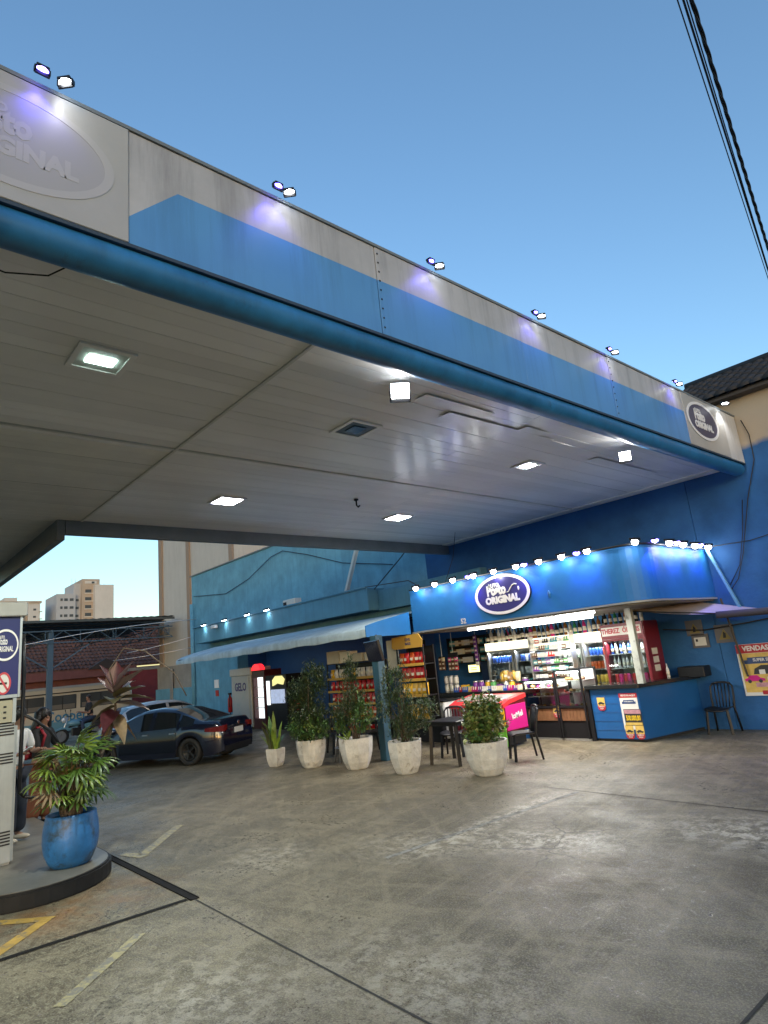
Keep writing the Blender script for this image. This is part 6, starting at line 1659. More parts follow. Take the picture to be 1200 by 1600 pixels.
sedan_top = [(-2.22, 0.66), (-2.16, 0.97), (-2.06, 1.03), (-1.62, 1.05), (-1.2, 1.22), (-0.72, 1.385), (-0.25, 1.435), (0.25, 1.41), (0.62, 1.30), (1.22, 0.99), (1.7, 0.90), (2.1, 0.78), (2.22, 0.60)]
sedan_belt = [(-2.22, 0.62), (-2.16, 0.93), (-1.6, 0.965), (-0.6, 0.92), (0.6, 0.885), (1.2, 0.875), (1.7, 0.82), (2.1, 0.72), (2.22, 0.56)]
hd = R(210)
u_ = Vector((math.cos(hd), math.sin(hd), 0)); side = Vector((u_.y, -u_.x, 0))
side = side if side.y > 0 else -side
car_c = Vector((-15.9, 6.45, 0))
make_car("dark navy saloon car parked behind the blue pot facing the street", M['navy_paint'], car_c, hd, 4.44, sedan_top, sedan_belt, (-1.62, -0.72, 0.25, 1.22), M['rim_dark']).scale = (0.91, 0.91, 0.91)
hatch_top = [(-2.0, 0.62), (-1.95, 0.98), (-1.86, 1.10), (-1.45, 1.38), (-0.9, 1.46), (-0.2, 1.49), (0.35, 1.45), (0.7, 1.33), (1.3, 1.02), (1.75, 0.92), (1.95, 0.75), (2.0, 0.6)]
hatch_belt = [(-2.0, 0.60), (-1.95, 0.94), (-1.4, 0.97), (-0.4, 0.93), (0.6, 0.90), (1.3, 0.89), (1.75, 0.82), (1.95, 0.70), (2.0, 0.56)]
make_car("silver white hatchback parked behind the dark saloon, rear towards the pumps", M['silver_paint'], (-21.28, 8.46, 0.0), R(94), 4.0, hatch_top, hatch_belt, (-1.80, -1.42, 0.35, 1.3), M['rim_silver'], (-1.2, 1.25)).scale = (0.91, 0.91, 0.91)
# ---------------------------------------------------------------- bus in the street
t = thing("city_bus", "long cream bus with blue Cooper lettering waiting in the street", "bus", (-39.2, 8.0, -0.55), 0)
M['bus_cream'] = mat("cream bus paint", (0.40, 0.37, 0.31), 0.4, var=0.08, vscale=1); M['bus_blue'] = mat("bus skirt blue", (0.09, 0.22, 0.32), 0.4); M['bus_glass'] = mat("bus window glass", (0.05, 0.055, 0.06), 0.08)
b_ = MB(); ysec = [(3.2, 0.05), (3.3, 0), (12.9, 0), (13.25, 0.06), (13.42, 0.18)]
bt = 2.26
prof = [(-38.0, -0.10), (-38.0, 1.0), (-38.03, 1.85), (-38.16, 2.14), (-38.45, bt), (-39.9, bt), (-40.3, 1.9), (-40.35, -0.10)]
vs = []
for y, ins in ysec:
    for x, z in prof:
        vs.append((x + (-ins if x > -39 else ins), y, z - (ins * 1.6 if z > 1.5 else 0)))
n_ = len(prof)
fs = [(i * n_ + k, i * n_ + (k + 1) % n_, (i + 1) * n_ + (k + 1) % n_, (i + 1) * n_ + k) for i in range(len(ysec) - 1) for k in range(n_)] + [tuple(range(n_))[::-1], tuple(range((len(ysec) - 1) * n_, len(ysec) * n_))]
b_.add(vs, fs); b_.build("body", M['bus_cream'], t)
MB().box(-38.0 + 0.002, -37.985, 3.4, 13.1, -0.10, 0.42).build("lower_skirt", M['bus_blue'], t)
for ya, yb in ((3.6, 6.9), (7.15, 8.75), (8.95, 10.35), (10.55, 12.7)):
    w_ = MB().box(-38.02, -37.985, ya, yb, 1.02, 1.78).build("window", M['bus_glass'], t, bevel=0.03)
    MB().box(-37.99, -37.975, (ya + yb) / 2 - 0.02, (ya + yb) / 2 + 0.02, 1.04, 1.76).build("window_bar", M['black_metal'], w_)
    MB().box(-37.99, -37.977, ya + 0.08, yb - 0.08, 1.06, 1.30).build("seat_backs", mat("seats behind glass", (0.12, 0.11, 0.10), 0.6), w_)
text("Cooper", mat("bus lettering blue", (0.02, 0.15, 0.30), 0.4), (-37.975, 9.85, 0.66), FACE_X, t, 0.78, 0.012, sx=0.85)
for y in (5.0, 11.6):
    w_ = MB().lathe([(0.28, -0.12), (0.45, -0.12), (0.47, 0), (0.45, 0.12), (0.28, 0.12)], 20).build("wheel", M['tyre'], t, world=False)
    w_.rotation_euler = (0, R(90), 0); w_.location = Vector((-38.05, y, -0.08)) - t.location
MB().box(-38.012, -37.98, 3.4, 13.0, 1.88, 1.93).build("roof_gutter", M['black_metal'], t)
# ---------------------------------------------------------------- people
M['skin'] = mat("skin", (0.30, 0.155, 0.10), 0.5); M['skin2'] = mat("darker skin", (0.22, 0.11, 0.07), 0.5)
M['hair'] = mat("dark hair", (0.010, 0.008, 0.008), 0.4, bump=0.5, bscale=60); M['black_cloth'] = mat("black knit", (0.012, 0.012, 0.014), 0.8, var=0.3, vscale=12); M['brown_cloth'] = mat("rust brown cloth", (0.15, 0.045, 0.018), 0.75, var=0.25, vscale=6)
M['white_cloth'] = mat("white cotton", (0.62, 0.60, 0.58), 0.8, var=0.08, vscale=10, bump=0.2, bscale=14); M['navy_cloth'] = mat("navy trousers", (0.010, 0.014, 0.026), 0.8, var=0.2, vscale=10); M['red_cloth'] = mat("red strap", (0.28, 0.012, 0.025), 0.6); M['jeans'] = mat("blue jeans", (0.018, 0.035, 0.08), 0.8)
M['eye'] = mat("eye", (0.01, 0.008, 0.008), 0.2); M['lips'] = mat("lips", (0.26, 0.06, 0.055), 0.45)
def skin_obj(name, nodes, edges, m, parent, sub=2):
    keys = list(nodes)
    me = bpy.data.meshes.new(name)
    me.from_pydata([nodes[k][0] for k in keys], [(keys.index(a), keys.index(b)) for a, b in edges], [])
    o = bpy.data.objects.new(name, me); COL.objects.link(o)
    md = o.modifiers.new("s", 'SKIN'); md.use_smooth_shade = True
    sv = me.skin_vertices[0].data
    for i, k in enumerate(keys):
        r_ = nodes[k][1]; sv[i].radius = r_ if isinstance(r_, tuple) else (r_, r_); sv[i].use_root = (i == 0)
    ss = o.modifiers.new("u", 'SUBSURF'); ss.levels = sub; ss.render_levels = sub
    dg = bpy.context.evaluated_depsgraph_get(); dg.update()
    m2 = bpy.data.meshes.new_from_object(o.evaluated_get(dg))
    m2.materials.clear(); m2.materials.append(m)
    for p in m2.polygons: p.use_smooth = True
    bpy.data.objects.remove(o)
    o2 = bpy.data.objects.new(name, m2); COL.objects.link(o2); o2.parent = parent
    return o2
def hand_nodes(nd, ed, wrist, d, up, tag_, s=1.0, curl=0.35):
    """palm and five bent fingers continuing from the wrist along d; up = back of the hand"""
    wv = Vector(nd[wrist][0]); d = Vector(d).normalized(); up = Vector(up); up = (up - d * up.dot(d)).normalized(); sd = d.cross(up)
    nd[tag_ + 'p'] = (tuple(wv + d * 0.06 * s), (0.028 * s, 0.016 * s)); ed.append((wrist, tag_ + 'p'))
    for k, (o_, ln) in enumerate(((-0.030, .062), (-0.010, .075), (0.010, .072), (0.029, .055))):
        b0 = wv + d * 0.095 * s + sd * o_ * s; 
        d1 = (d - up * curl).normalized(); d2 = (d - up * curl * 2.6).normalized()
        n1, n2, n3 = tag_ + 'f%da' % k, tag_ + 'f%db' % k, tag_ + 'f%dc' % k
        nd[n1] = (tuple(b0), 0.0095 * s); nd[n2] = (tuple(b0 + d1 * ln * 0.55 * s), 0.0085 * s); nd[n3] = (tuple(b0 + d1 * ln * 0.55 * s + d2 * ln * 0.5 * s), 0.007 * s)
        ed += [(tag_ + 'p', n1), (n1, n2), (n2, n3)]
    t1 = wv + d * 0.04 * s - sd * 0.036 * s - up * 0.008; t2 = t1 + (d * 0.7 - sd * 0.55 - up * 0.3).normalized() * 0.035 * s; t3 = t2 + (d * 0.9 - up * 0.4).normalized() * 0.026 * s
    nd[tag_ + 't1'] = (tuple(t1), 0.012 * s); nd[tag_ + 't2'] = (tuple(t2), 0.010 * s); nd[tag_ + 't3'] = (tuple(t3), 0.008 * s)
    ed += [(tag_ + 'p', tag_ + 't1'), (tag_ + 't1', tag_ + 't2'), (tag_ + 't2', tag_ + 't3')]
def face(parent, c, r_, yaw=0.0, pitch=0.0, lips=True):
    """eyes, brows, nose, mouth and ears on a head centred at c, looking along +x turned by yaw"""
    q = Matrix.Rotation(yaw, 3, 'Z') @ Matrix.Rotation(pitch, 3, 'Y'); c = Vector(c)
    b_ = MB()
    for s_ in (1, -1):
        b_.ell(c + q @ Vector((0.079, 0.032 * s_, 0.012)), (0.012, 0.014, 0.009), 8, 6)
        b_.cb(c + q @ Vector((0.084, 0.033 * s_, 0.035)), (0.014, 0.034, 0.007), 0, q)
    b_.build("eyes", M['eye'], parent, world=False)
    if lips:
        MB().ell(c + q @ Vector((0.083, 0, -0.060)), (0.010, 0.024, 0.009), 8, 6).build("mouth", M['lips'], parent, world=False)
def person(label, loc, rz, H, skin_m, top, legs, arms, top_m, leg_m, shoe_m, head_yaw=0.0, head_pitch=0.0, sit=None, wide=False, sleeve=1.0):
    t = thing("person", label, "person", loc, rz)
    s = H / 1.70
    def S(v): return tuple(Vector(v) * s)
    nd = {}; ed = []
    hipz = 0.93 if sit is None else sit
    base = Vector((0, 0, hipz))
    lean = Vector((top, 0, 0))
    nd['pelvis'] = (S(base), (0.145 * s, 0.105 * s)); nd['waist'] = (S(base + Vector((0, 0, .16)) + lean * .3), (0.118 * s, 0.09 * s)); nd['chest'] = (S(base + Vector((0, 0, .38)) + lean * .7), (0.135 * s, 0.10 * s)); nd['collar'] = (S(base + Vector((0, 0, .49)) + lean), (0.075 * s, 0.06 * s)); nd['neck'] = (S(base + Vector((0.012, 0, .56)) + lean), 0.047 * s)
    hc = base + lean + Vector((0.03, 0, .675))
    nd['jaw'] = (S(hc + Vector((0.018, 0, -.045))), (0.060 * s, 0.068 * s)); nd['skull'] = (S(hc + Vector((-0.004, 0, .03))), (0.076 * s, 0.088 * s)); nd['crown'] = (S(hc + Vector((-0.006, 0, .085))), (0.055 * s, 0.062 * s))
    ed += [('pelvis', 'waist'), ('waist', 'chest'), ('chest', 'collar'), ('collar', 'neck'), ('neck', 'jaw'), ('jaw', 'skull'), ('skull', 'crown')]
    sh = {}
    for k, sg in (('l', 1), ('r', -1)):
        p = base + lean + Vector((0, 0.175 * sg, .455)); sh[k] = p
        el, wr, hd_ = arms[k]
        nd['sh' + k] = (S(p), 0.050 * s); nd['el' + k] = (S(el), 0.038 * s); nd['wr' + k] = (S(wr), 0.026 * s)
        ed += [('collar', 'sh' + k), ('sh' + k, 'el' + k), ('el' + k, 'wr' + k)]
        hand_nodes(nd, ed, 'wr' + k, hd_, (0, 0, 1), 'h' + k, s)
        kn, an, to = legs[k]
        nd['hip' + k] = (S(base + Vector((0, 0.088 * sg, -.07))), 0.082 * s); nd['kn' + k] = (S(kn), 0.055 * s); nd['an' + k] = (S(an), 0.038 * s); nd['to' + k] = (S(to), (0.036 * s, 0.026 * s))
        ed += [('pelvis', 'hip' + k), ('hip' + k, 'kn' + k), ('kn' + k, 'an' + k), ('an' + k, 'to' + k)]
    nd['nose'] = (S(hc + Matrix.Rotation(head_yaw, 3, 'Z') @ Vector((0.088, 0, -.012))), 0.012 * s); ed.append(('skull', 'nose'))
    skin_obj("body", nd, ed, skin_m, t)
    face(t, S(hc), 0.09 * s, head_yaw, head_pitch)
    g = 1.16
    tn = {k: (nd[k][0], tuple(v * g + 0.008 for v in (nd[k][1] if isinstance(nd[k][1], tuple) else (nd[k][1],) * 2))) for k in ('pelvis', 'waist', 'chest', 'collar', 'shl', 'shr', 'ell', 'elr')}
    tn['collar'] = (nd['collar'][0], (0.082 * s, 0.066 * s))
    te = [('pelvis', 'waist'), ('waist', 'chest'), ('chest', 'collar'), ('collar', 'shl'), ('collar', 'shr')]
    for k in 'lr':
        a, b = Vector(nd['sh' + k][0]), Vector(nd['el' + k][0])
        tn['el' + k] = (tuple(a.lerp(b, sleeve)), (0.058 * s,) * 2); te.append(('sh' + k, 'el' + k))
    skin_obj("top", tn, te, top_m, t)
    ln = {'pelvis': (nd['pelvis'][0], (0.165 * s, 0.125 * s))}; le = []
    for k in 'lr':
        ln['hip' + k] = (nd['hip' + k][0], 0.103 * s); ln['kn' + k] = (nd['kn' + k][0], (0.10 if wide else 0.075) * s)
        a, b = Vector(nd['kn' + k][0]), Vector(nd['an' + k][0])
        ln['cf' + k] = (tuple(a.lerp(b, 0.55)), (0.105 if wide else 0.066) * s); ln['hem' + k] = (tuple(a.lerp(b, 0.97)), (0.115 if wide else 0.055) * s)
        le += [('pelvis', 'hip' + k), ('hip' + k, 'kn' + k), ('kn' + k, 'cf' + k), ('cf' + k, 'hem' + k)]
    skin_obj("trousers", ln, le, leg_m, t)
    for k in 'lr':
        a, b = Vector(nd['an' + k][0]), Vector(nd['to' + k][0]); d = (b - a); d.z = 0; d.normalize()
        zb = min(a.z, b.z)
        q = d.to_track_quat('X', 'Z').to_matrix()
        MB().ell(a + d * 0.055 + Vector((0, 0, -0.032)), (0.13, 0.05, 0.034), 12, 8, 0, q).build("shoe", shoe_m, t, world=False)
    return t, S(hc), nd, s
STAND = {'l': ((0.03, 0.10, 0.50), (-0.01, 0.11, 0.085), (0.12, 0.13, 0.035)), 'r': ((0.01, -0.10, 0.50), (-0.04, -0.11, 0.085), (0.09, -0.13, 0.035))}
# woman in black with long dark hair
rz = R(40)
t, hc, nd, s = person("woman with long dark hair, black top and rust brown trousers behind the blue pot", (-11.2, 2.55, 0), rz, 1.66, M['skin'], 0.02, STAND,
    {'l': ((0.10, 0.25, 1.12), (0.30, 0.16, 1.10), (0.9, -0.3, 0.15)), 'r': ((0.14, -0.25, 1.12), (0.40, -0.20, 1.12), (0.95, 0.1, 0.2))}, M['black_cloth'], M['brown_cloth'], M['black_plastic'], head_yaw=-0.25, wide=True, sleeve=0.9)
b_ = MB(); h = Vector(hc)
b_.ell(h + Vector((-0.018, 0, 0.045)), (0.105, 0.103, 0.105), 16, 10)
for k in range(26):
    a = PI * 0.5 + PI * k / 25 + U(-0.05, 0.05); rr = 0.095
    p = h + Vector((rr * math.cos(a) - 0.01, rr * 1.05 * math.sin(a), 0.04))
    b_.tube([p + Vector((0, 0, 0.05)), p + Vector((U(-.01, .02), 0.02 * math.sin(a), -0.06)), p + Vector((-0.02 + U(-.03, .02), 0.045 * math.sin(a) + U(-.02, .02), -0.18)), p + Vector((-0.02 + U(-.03, .03), 0.05 * math.sin(a) + U(-.03, .03), -0.30 + U(-0.04, 0.04)))], [0.03, 0.034, 0.030, 0.008], 7)
b_.build("hair", M['hair'], t, world=False)
MB().tube([Vector(nd['shr'][0]) + Vector((0.075, 0.05, 0.03)), Vector(nd['chest'][0]) + Vector((0.13, -0.10, 0.02)), Vector(nd['waist'][0]) + Vector((0.10, -0.13, 0.05))], 0.022, 6).build("bag_strap", M['red_cloth'], t, world=False)
MB().tube([Vector(nd['shr'][0]) + Vector((0.07, 0.05, 0.035)), Vector(nd['shr'][0]) + Vector((0.0, 0.045, 0.075)), Vector(nd['shr'][0]) + Vector((-0.12, 0.05, -0.05))], 0.022, 6).build("bag_strap", M['red_cloth'], t, world=False)
o = MB().cb((-0.20, 0, 1.15), (0.14, 0.28, 0.38)).build("backpack", M['red_cloth'], t, bevel=0.04, world=False)
# woman in white with navy trousers, half hidden by the pump
t, hc, nd, s = person("woman in white shirt and wide navy trousers using a phone beside the pump", (-9.55, 1.86, 0.16), R(36), 1.58, M['skin'], 0.05,
    {'l': ((0.03, 0.10, 0.50), (-0.01, 0.12, 0.085), (0.13, 0.13, 0.035)), 'r': ((0.06, -0.10, 0.50), (0.06, -0.13, 0.085), (0.19, -0.15, 0.035))},
    {'l': ((0.10, 0.24, 1.12), (0.30, 0.12, 1.14), (0.9, -0.3, 0.25)), 'r': ((0.06, -0.27, 1.10), (0.30, -0.26, 1.13), (0.95, 0.12, 0.25))}, M['white_cloth'], M['navy_cloth'], mat("pale sandal", (0.45, 0.38, 0.30), 0.6), head_pitch=0.3, wide=True, sleeve=0.85)
b_ = MB(); h = Vector(hc)
b_.ell(h + Vector((-0.022, 0, 0.04)), (0.10, 0.10, 0.10), 16, 10); b_.ell(h + Vector((-0.12, 0, 0.03)), (0.05, 0.05, 0.06), 10, 8)
b_.build("hair", M['hair'], t, world=False)
wr = t.matrix_basis @ Vector(nd['wrr'][0])
ph = thing("mobile_phone", "pale mobile phone held by the woman in the white shirt", "phone", (0, 0, 0))
q = Matrix.Rotation(R(36), 3, 'Z') @ Matrix.Rotation(R(-28), 3, 'Y')
bpy.context.view_layer.update()
Mx = Matrix.Translation(t.location) @ t.rotation_euler.to_matrix().to_4x4()
hp = Mx @ (Vector(nd['wrr'][0]) + Vector((0.125, 0.015, 0.048)))
ph.location = hp
MB().cb((0, 0, 0), (0.15, 0.072, 0.009), 0, q).build("case", M['offwhite'], ph, bevel=0.003, world=False)
MB().cb(q @ Vector((0, 0, 0.006)), (0.138, 0.064, 0.003), 0, q).build("screen", mat("phone screen", (0.3, 0.32, 0.35), 0.1, emit=(0.8, 0.85, 1), estr=0.25), ph, world=False)
# motorcycle and rider far behind
mt = thing("motorcycle", "dark motorcycle with a round mirror parked in front of the bus", "motorcycle", (-26.9, 7.45, 0.0), R(-90))
for x in (-0.62, 0.66):
    w_ = MB().lathe([(0.20, -0.05), (0.27, -0.055), (0.30, 0), (0.27, 0.055), (0.20, 0.05), (0.20, -0.05)], 22, cap=False).build("wheel", M['tyre'], mt, world=False)
    w_.rotation_euler = (R(90), 0, 0); w_.location = (x, 0, 0.30)
    b_ = MB(); b_.lathe([(0.19, -0.02), (0.20, 0), (0.19, 0.02)], 18)
    for k in range(5):
        a = k * 2 * PI / 5; b_.bar((0, 0, 0), (0.19 * math.cos(a), 0.19 * math.sin(a), 0), 0.03)
    b_.build("rim", M['rim_silver'], w_, world=False)
MB().tube([(0.66, 0, 0.30), (0.50, 0, 0.72), (0.42, 0, 0.98)], 0.03, 8).build("fork", M['alu'], mt, world=False)
MB().ell((0.16, 0, 0.74), (0.28, 0.13, 0.13), 14, 8).build("fuel_tank", M['bus_blue'], mt, world=False)
MB().prism([(-0.75, 0.82), (-0.70, 0.76), (0.0, 0.72), (0.05, 0.78), (-0.3, 0.80), (-0.72, 0.88)], 'y', -0.12, 0.12).build("seat", M['black_plastic'], mt, bevel=0.02, world=False)
b_ = MB(); b_.box(-0.18, 0.28, -0.13, 0.13, 0.28, 0.56); b_.bar((-0.62, 0.1, 0.3), (-0.1, 0.1, 0.4), 0.05); b_.bar((-0.62, -0.1, 0.3), (-0.1, -0.1, 0.4), 0.05); b_.bar((-0.6, 0.0, 0.75), (0.4, 0, 0.6), 0.06)
b_.build("engine", M['rim_dark'], mt, bevel=0.02, world=False)
MB().tube([(0.15, -0.15, 0.32), (-0.3, -0.16, 0.30), (-0.8, -0.17, 0.42)], 0.045, 8).build("exhaust", M['chrome'], mt, world=False)
MB().ell((0.56, 0, 0.88), (0.08, 0.10, 0.10), 12, 8).build("headlight", M['headlamp'], mt, world=False)
MB().tube([(0.36, 0.34, 1.02), (0.42, 0.15, 1.0), (0.42, -0.15, 1.0), (0.36, -0.34, 1.02)], 0.016, 6).build("handlebar", M['black_metal'], mt, world=False)
for sg in (1, -1):
    b_ = MB(); b_.tube([(0.38, 0.28 * sg, 1.02), (0.42, 0.33 * sg, 1.18)], 0.008, 5); b_.ell((0.42, 0.35 * sg, 1.22), (0.015, 0.06, 0.045), 10, 6); b_.build("mirror", M['black_plastic'], mt, world=False)
MB().prism([(0.40, 0.60), (0.62, 0.63), (0.95, 0.52), (0.97, 0.47), (0.66, 0.56), (0.4, 0.55)], 'y', -0.07, 0.07).build("front_mudguard", M['bus_blue'], mt, world=False)
t, hc, nd, s = person("man in a dark shirt and jeans sitting on the motorcycle by the bus", (-26.9, 7.85, 0.02), R(-90), 1.72, M['skin2'], 0.06,
    {'l': ((0.36, 0.20, 0.72), (0.30, 0.24, 0.28), (0.42, 0.26, 0.22)), 'r': ((0.36, -0.20, 0.72), (0.30, -0.24, 0.28), (0.42, -0.26, 0.22))},
    {'l': ((0.12, 0.27, 1.02), (0.33, 0.14, 1.08), (0.9, -0.2, 0.2)), 'r': ((0.12, -0.27, 1.02), (0.33, -0.14, 1.08), (0.9, 0.2, 0.2))}, M['black_cloth'], M['jeans'], M['black_plastic'], head_pitch=0.35, sit=0.90, sleeve=0.8)
MB().ell(Vector(hc) + Vector((-0.02, 0, 0.05)), (0.088, 0.084, 0.075), 12, 8).build("hair", M['hair'], t, world=False)
# ---------------------------------------------------------------- open steel shed, house, tall buildings
M['shed'] = mat("grey zinc sheet", (0.055, 0.065, 0.068), 0.6, var=0.25, vscale=0.8); M['shed_steel'] = mat("dark blue grey shed steel", (0.055, 0.10, 0.15), 0.5)
t = thing("steel_shed", "open steel shed with a dark sheet roof on trusses and a blue post", "shed", (-33.8, 8.0, 0))
b_ = MB(); n_ = 60; vs = []
for i in range(n_ + 1):
    y = 3.0 + (14.0 - 3.0) * i / n_
    dz = 0.03 if i % 2 else 0
    vs += [(-33.3, y, 5.32 + dz + (y - 6.6) * 0.012), (-41.5, y, 4.98 + dz + (y - 6.6) * 0.012)]
b_.add(vs, [(2 * i, 2 * i + 1, 2 * i + 3, 2 * i + 2) for i in range(n_)])
b_.build("roof_sheet", M['shed'], t)
MB().box(-33.34, -33.28, 3.0, 14.0, 5.24, 5.36).build("eave_gutter", M['shed'], t)
b_ = MB()
for k in range(7):
    b_.box(-34.5 - k, -34.42 - k, 3.0, 14.0, 5.18 - k * 0.042, 5.26 - k * 0.042)
b_.build("purlin", M['shed_steel'], t)
MB().box(-33.9, -33.66, 7.86, 8.10, 0, 4.9).build("post", M['shed_steel'], t, bevel=0.01)
MB().box(-41.0, -40.8, 7.86, 8.10, -0.55, 5.2).build("post", M['shed_steel'], t)
def truss(xa, ya, xb, yb, zt, zb, n_):
    b_ = MB(); a, b = Vector((xa, ya, 0)), Vector((xb, yb, 0))
    up = Vector((0, 0, 1))
    b_.bar(a + up * zt, b + up * zt, 0.05); b_.bar(a + up * zb, b + up * zb, 0.05)
    for k in range(n_):
        p, q = a.lerp(b, k / n_), a.lerp(b, (k + 1) / n_)
        b_.bar(p + up * zb, p.lerp(q, 0.5) + up * zt, 0.03); b_.bar(p.lerp(q, 0.5) + up * zt, q + up * zb, 0.03); b_.bar(p + up * zb, p + up * zt, 0.03)
    b_.build("truss", M['shed_steel'], t)
truss(-33.6, 3.0, -33.6, 14.0, 4.86, 4.3, 7)
for y in (5.2, 8.0, 11.0, 13.8):
    truss(-33.6, y, -41.0, y, 4.9, 4.45, 5)
b_ = MB(); b_.bar((-33.75, 8.1, 3.1), (-33.6, 9.7, 4.15), 0.06); b_.bar((-33.75, 7.86, 3.1), (-33.6, 6.2, 4.15), 0.06)
b_.build("knee_brace", M['shed_steel'], t)
def tile_roof(t, x_e, z_e, x_r, z_r, y0, y1, rows, m, pitch_y=0.27):
    """roof sloping along x: courses of half round tiles, far away, joined as one part"""
    b_ = MB()
    for r_ in range(rows):
        f0, f1 = r_ / rows, (r_ + 1.12) / rows
        xa, za = x_e + (x_r - x_e) * f0, z_e + (z_r - z_e) * f0; xb, zb = x_e + (x_r - x_e) * f1, z_e + (z_r - z_e) * f1
        n_ = int((y1 - y0) / pitch_y * 2); vs = []
        for i in range(n_ + 1):
            y = y0 + (y1 - y0) * i / n_; h = (0.07 if i % 2 else 0) + U(-0.015, 0.015)
            vs += [(xa + U(-.02, .02), y, za + h + 0.07), (xb, y, zb + h)]
        b_.add(vs, [(2 * i, 2 * i + 1, 2 * i + 3, 2 * i + 2) for i in range(n_)])
        vs = [(xa, y0, za + 0.07), (xa, y1, za + 0.07), (xa, y1, za - 0.03), (xa, y0, za - 0.03)]
        b_.add(vs, [(0, 1, 2, 3)])
    o = b_.build("roof_tiles", m, t, recalc=False); kind(o, "stuff")
    MB().add([(x_e, y0, z_e - 0.03), (x_e, y1, z_e - 0.03), (x_r, y1, z_r - 0.03), (x_r, y0, z_r - 0.03)], [(0, 1, 2, 3)]).build("roof_deck", m, t)
M['clay'] = mat("old clay roof tile", (0.115, 0.05, 0.034), 0.8, var=0.45, vscale=1.8, spots=((0.09, 0.06, 0.05), 2.2, 0.55)); M['pink_wall'] = mat("faded red house wall", (0.17, 0.065, 0.062), 0.8, var=0.15); M['maroon_wall'] = mat("maroon wall", (0.17, 0.025, 0.035), 0.7, var=0.15)
M['beige'] = mat("beige building render", (0.50, 0.475, 0.43), 0.75, var=0.07, vscale=0.8, streak=((0.34, 0.31, 0.27), 0.4)); M['beige_dark'] = mat("brown render band", (0.30, 0.22, 0.16), 0.75); M['grey_wall'] = mat("grey concrete wall", (0.27, 0.26, 0.24), 0.8, var=0.2, vscale=1)
t = thing("tiled_house", "low house with a red clay tile roof across the street behind the bus", "house", (-46.5, 11.0, -0.8))
MB().box(-55, -46.6, 2.0, 21.0, -0.8, 3.2).build("wall", M['pink_wall'], t)
tile_roof(t, -46.2, 3.3, -53, 7.2, 2.0, 21.5, 16, M['clay'])
MB().box(-46.3, -46.0, 2.0, 16.5, 2.75, 3.28).build("eave_board", M['pink_wall'], t)
MB().prism([(13.2, 3.25), (15.6, 3.25), (14.4, 3.95)], 'x', -46.5, -45.9).build("porch_gable", mat("dark gable", (0.05, 0.035, 0.03), 0.8), t)
for y in (5.0, 8.5, 12.0):
    MB().box(-46.59, -46.55, y, y + 1.4, 0.4, 2.0).build("window", M['bus_glass'], t)
t = thing("maroon_wall", "dark maroon gate wall between the tiled house and the grey wall", "wall", (-44.5, 17.0, -0.8))
MB().box(-45.0, -44.6, 15.6, 19.5, -0.8, 2.9).build("panel", M['maroon_wall'], t)
MB().box(-45.05, -44.55, 15.5, 19.5, 2.9, 3.1).build("coping", M['grey_wall'], t)
t = thing("grey_side_wall", "grey concrete wall with a teal base beside the left end of the shop", "wall", (-30.5, 14.3, 0))
MB().box(-36.3, -28.7, 14.20, 14.30, 1.55, 2.75).build("upper_wall", M['grey_wall'], t)
MB().box(-36.35, -28.7, 14.10, 14.32, -0.6, 1.548).build("teal_base", M['teal_wall'], t)
MB().box(-34.2, -33.9, 14.04, 14.095, -0.5, 2.6).build("pier", M['grey_wall'], t)
MB().box(-31.2, -30.95, 14.04, 14.095, -0.5, 2.6).build("pier", M['grey_wall'], t)
t = thing("beige_building", "tall plain beige building with brown vertical bands beyond the shop", "building", (-32, 16, 0))
MB().box(-36.2, -27.0, 14.4, 24, 0, 14).build("wall", M['beige'], t)
for xa, xb in ((-36.22, -35.75), (-32.35, -31.95), (-27.4, -27.0)):
    MB().box(xa, xb, 14.30, 14.395, 0, 14).build("pilaster", M['beige_dark'], t)
MB().box(-36.24, -36.2, 14.3, 24, 0, 14).build("side_wall", M['beige'], t)
t = thing("old_tiled_annex", "weathered clay tile roof rising behind the top of the teal wall", "building", (-23, 16.5, 0))
MB().box(-27, -15, 15.2, 21, 0, 6.9).build("wall", M['beige'], t)
b_ = MB()
for r_ in range(13):
    y0_, z0_ = 14.9 + r_ * 0.42, 6.95 + r_ * 0.24
    n_ = 84; vs = []
    for i in range(n_ + 1):
        x = -26.8 + i * 0.14; h = (0.06 if i % 2 else 0) + U(-.012, .012); vs += [(x, y0_ + U(-.02, .02), z0_ + h + 0.06), (x, y0_ + 0.47, z0_ + 0.27 + h)]
    b_.add(vs, [(2 * i, 2 * i + 2, 2 * i + 3, 2 * i + 1) for i in range(n_)])
kind(b_.build("roof_tiles", mat("weathered tile", (0.24, 0.15, 0.12), 0.85, var=0.45, vscale=2, spots=((0.10, 0.08, 0.07), 3, 0.5)), t, recalc=False), "stuff")
# towers far away
M['tower_w'] = mat("cream tower render", (0.62, 0.58, 0.52), 0.8, var=0.08, vscale=0.15, streak=((0.40, 0.36, 0.30), 0.3)); M['tower_g'] = mat("grey tower render", (0.45, 0.45, 0.45), 0.8, var=0.08, vscale=0.2); M['tower_b'] = mat("tan tower render", (0.46, 0.36, 0.27), 0.8, var=0.1, vscale=0.2); M['pane_dark'] = mat("far window", (0.05, 0.055, 0.06), 0.3)
def win(t, x, y, z, w, h, m='pane_dark'):
    MB().box(x - 0.3, x + 0.06, y, y + w, z, z + h).build("window", M[m], t)
t = thing("tower_block", "pale tower block with a tan stair core, centre of the skyline gap", "tower", (-256, 68, -0.8))
MB().box(-266, -250, 60.7, 67.2, -0.8, 37.4).build("grey_wing", M['tower_g'], t)
MB().box(-264, -251.5, 66.9, 69.3, -0.8, 41.6).build("lift_core", M['tower_g'], t)
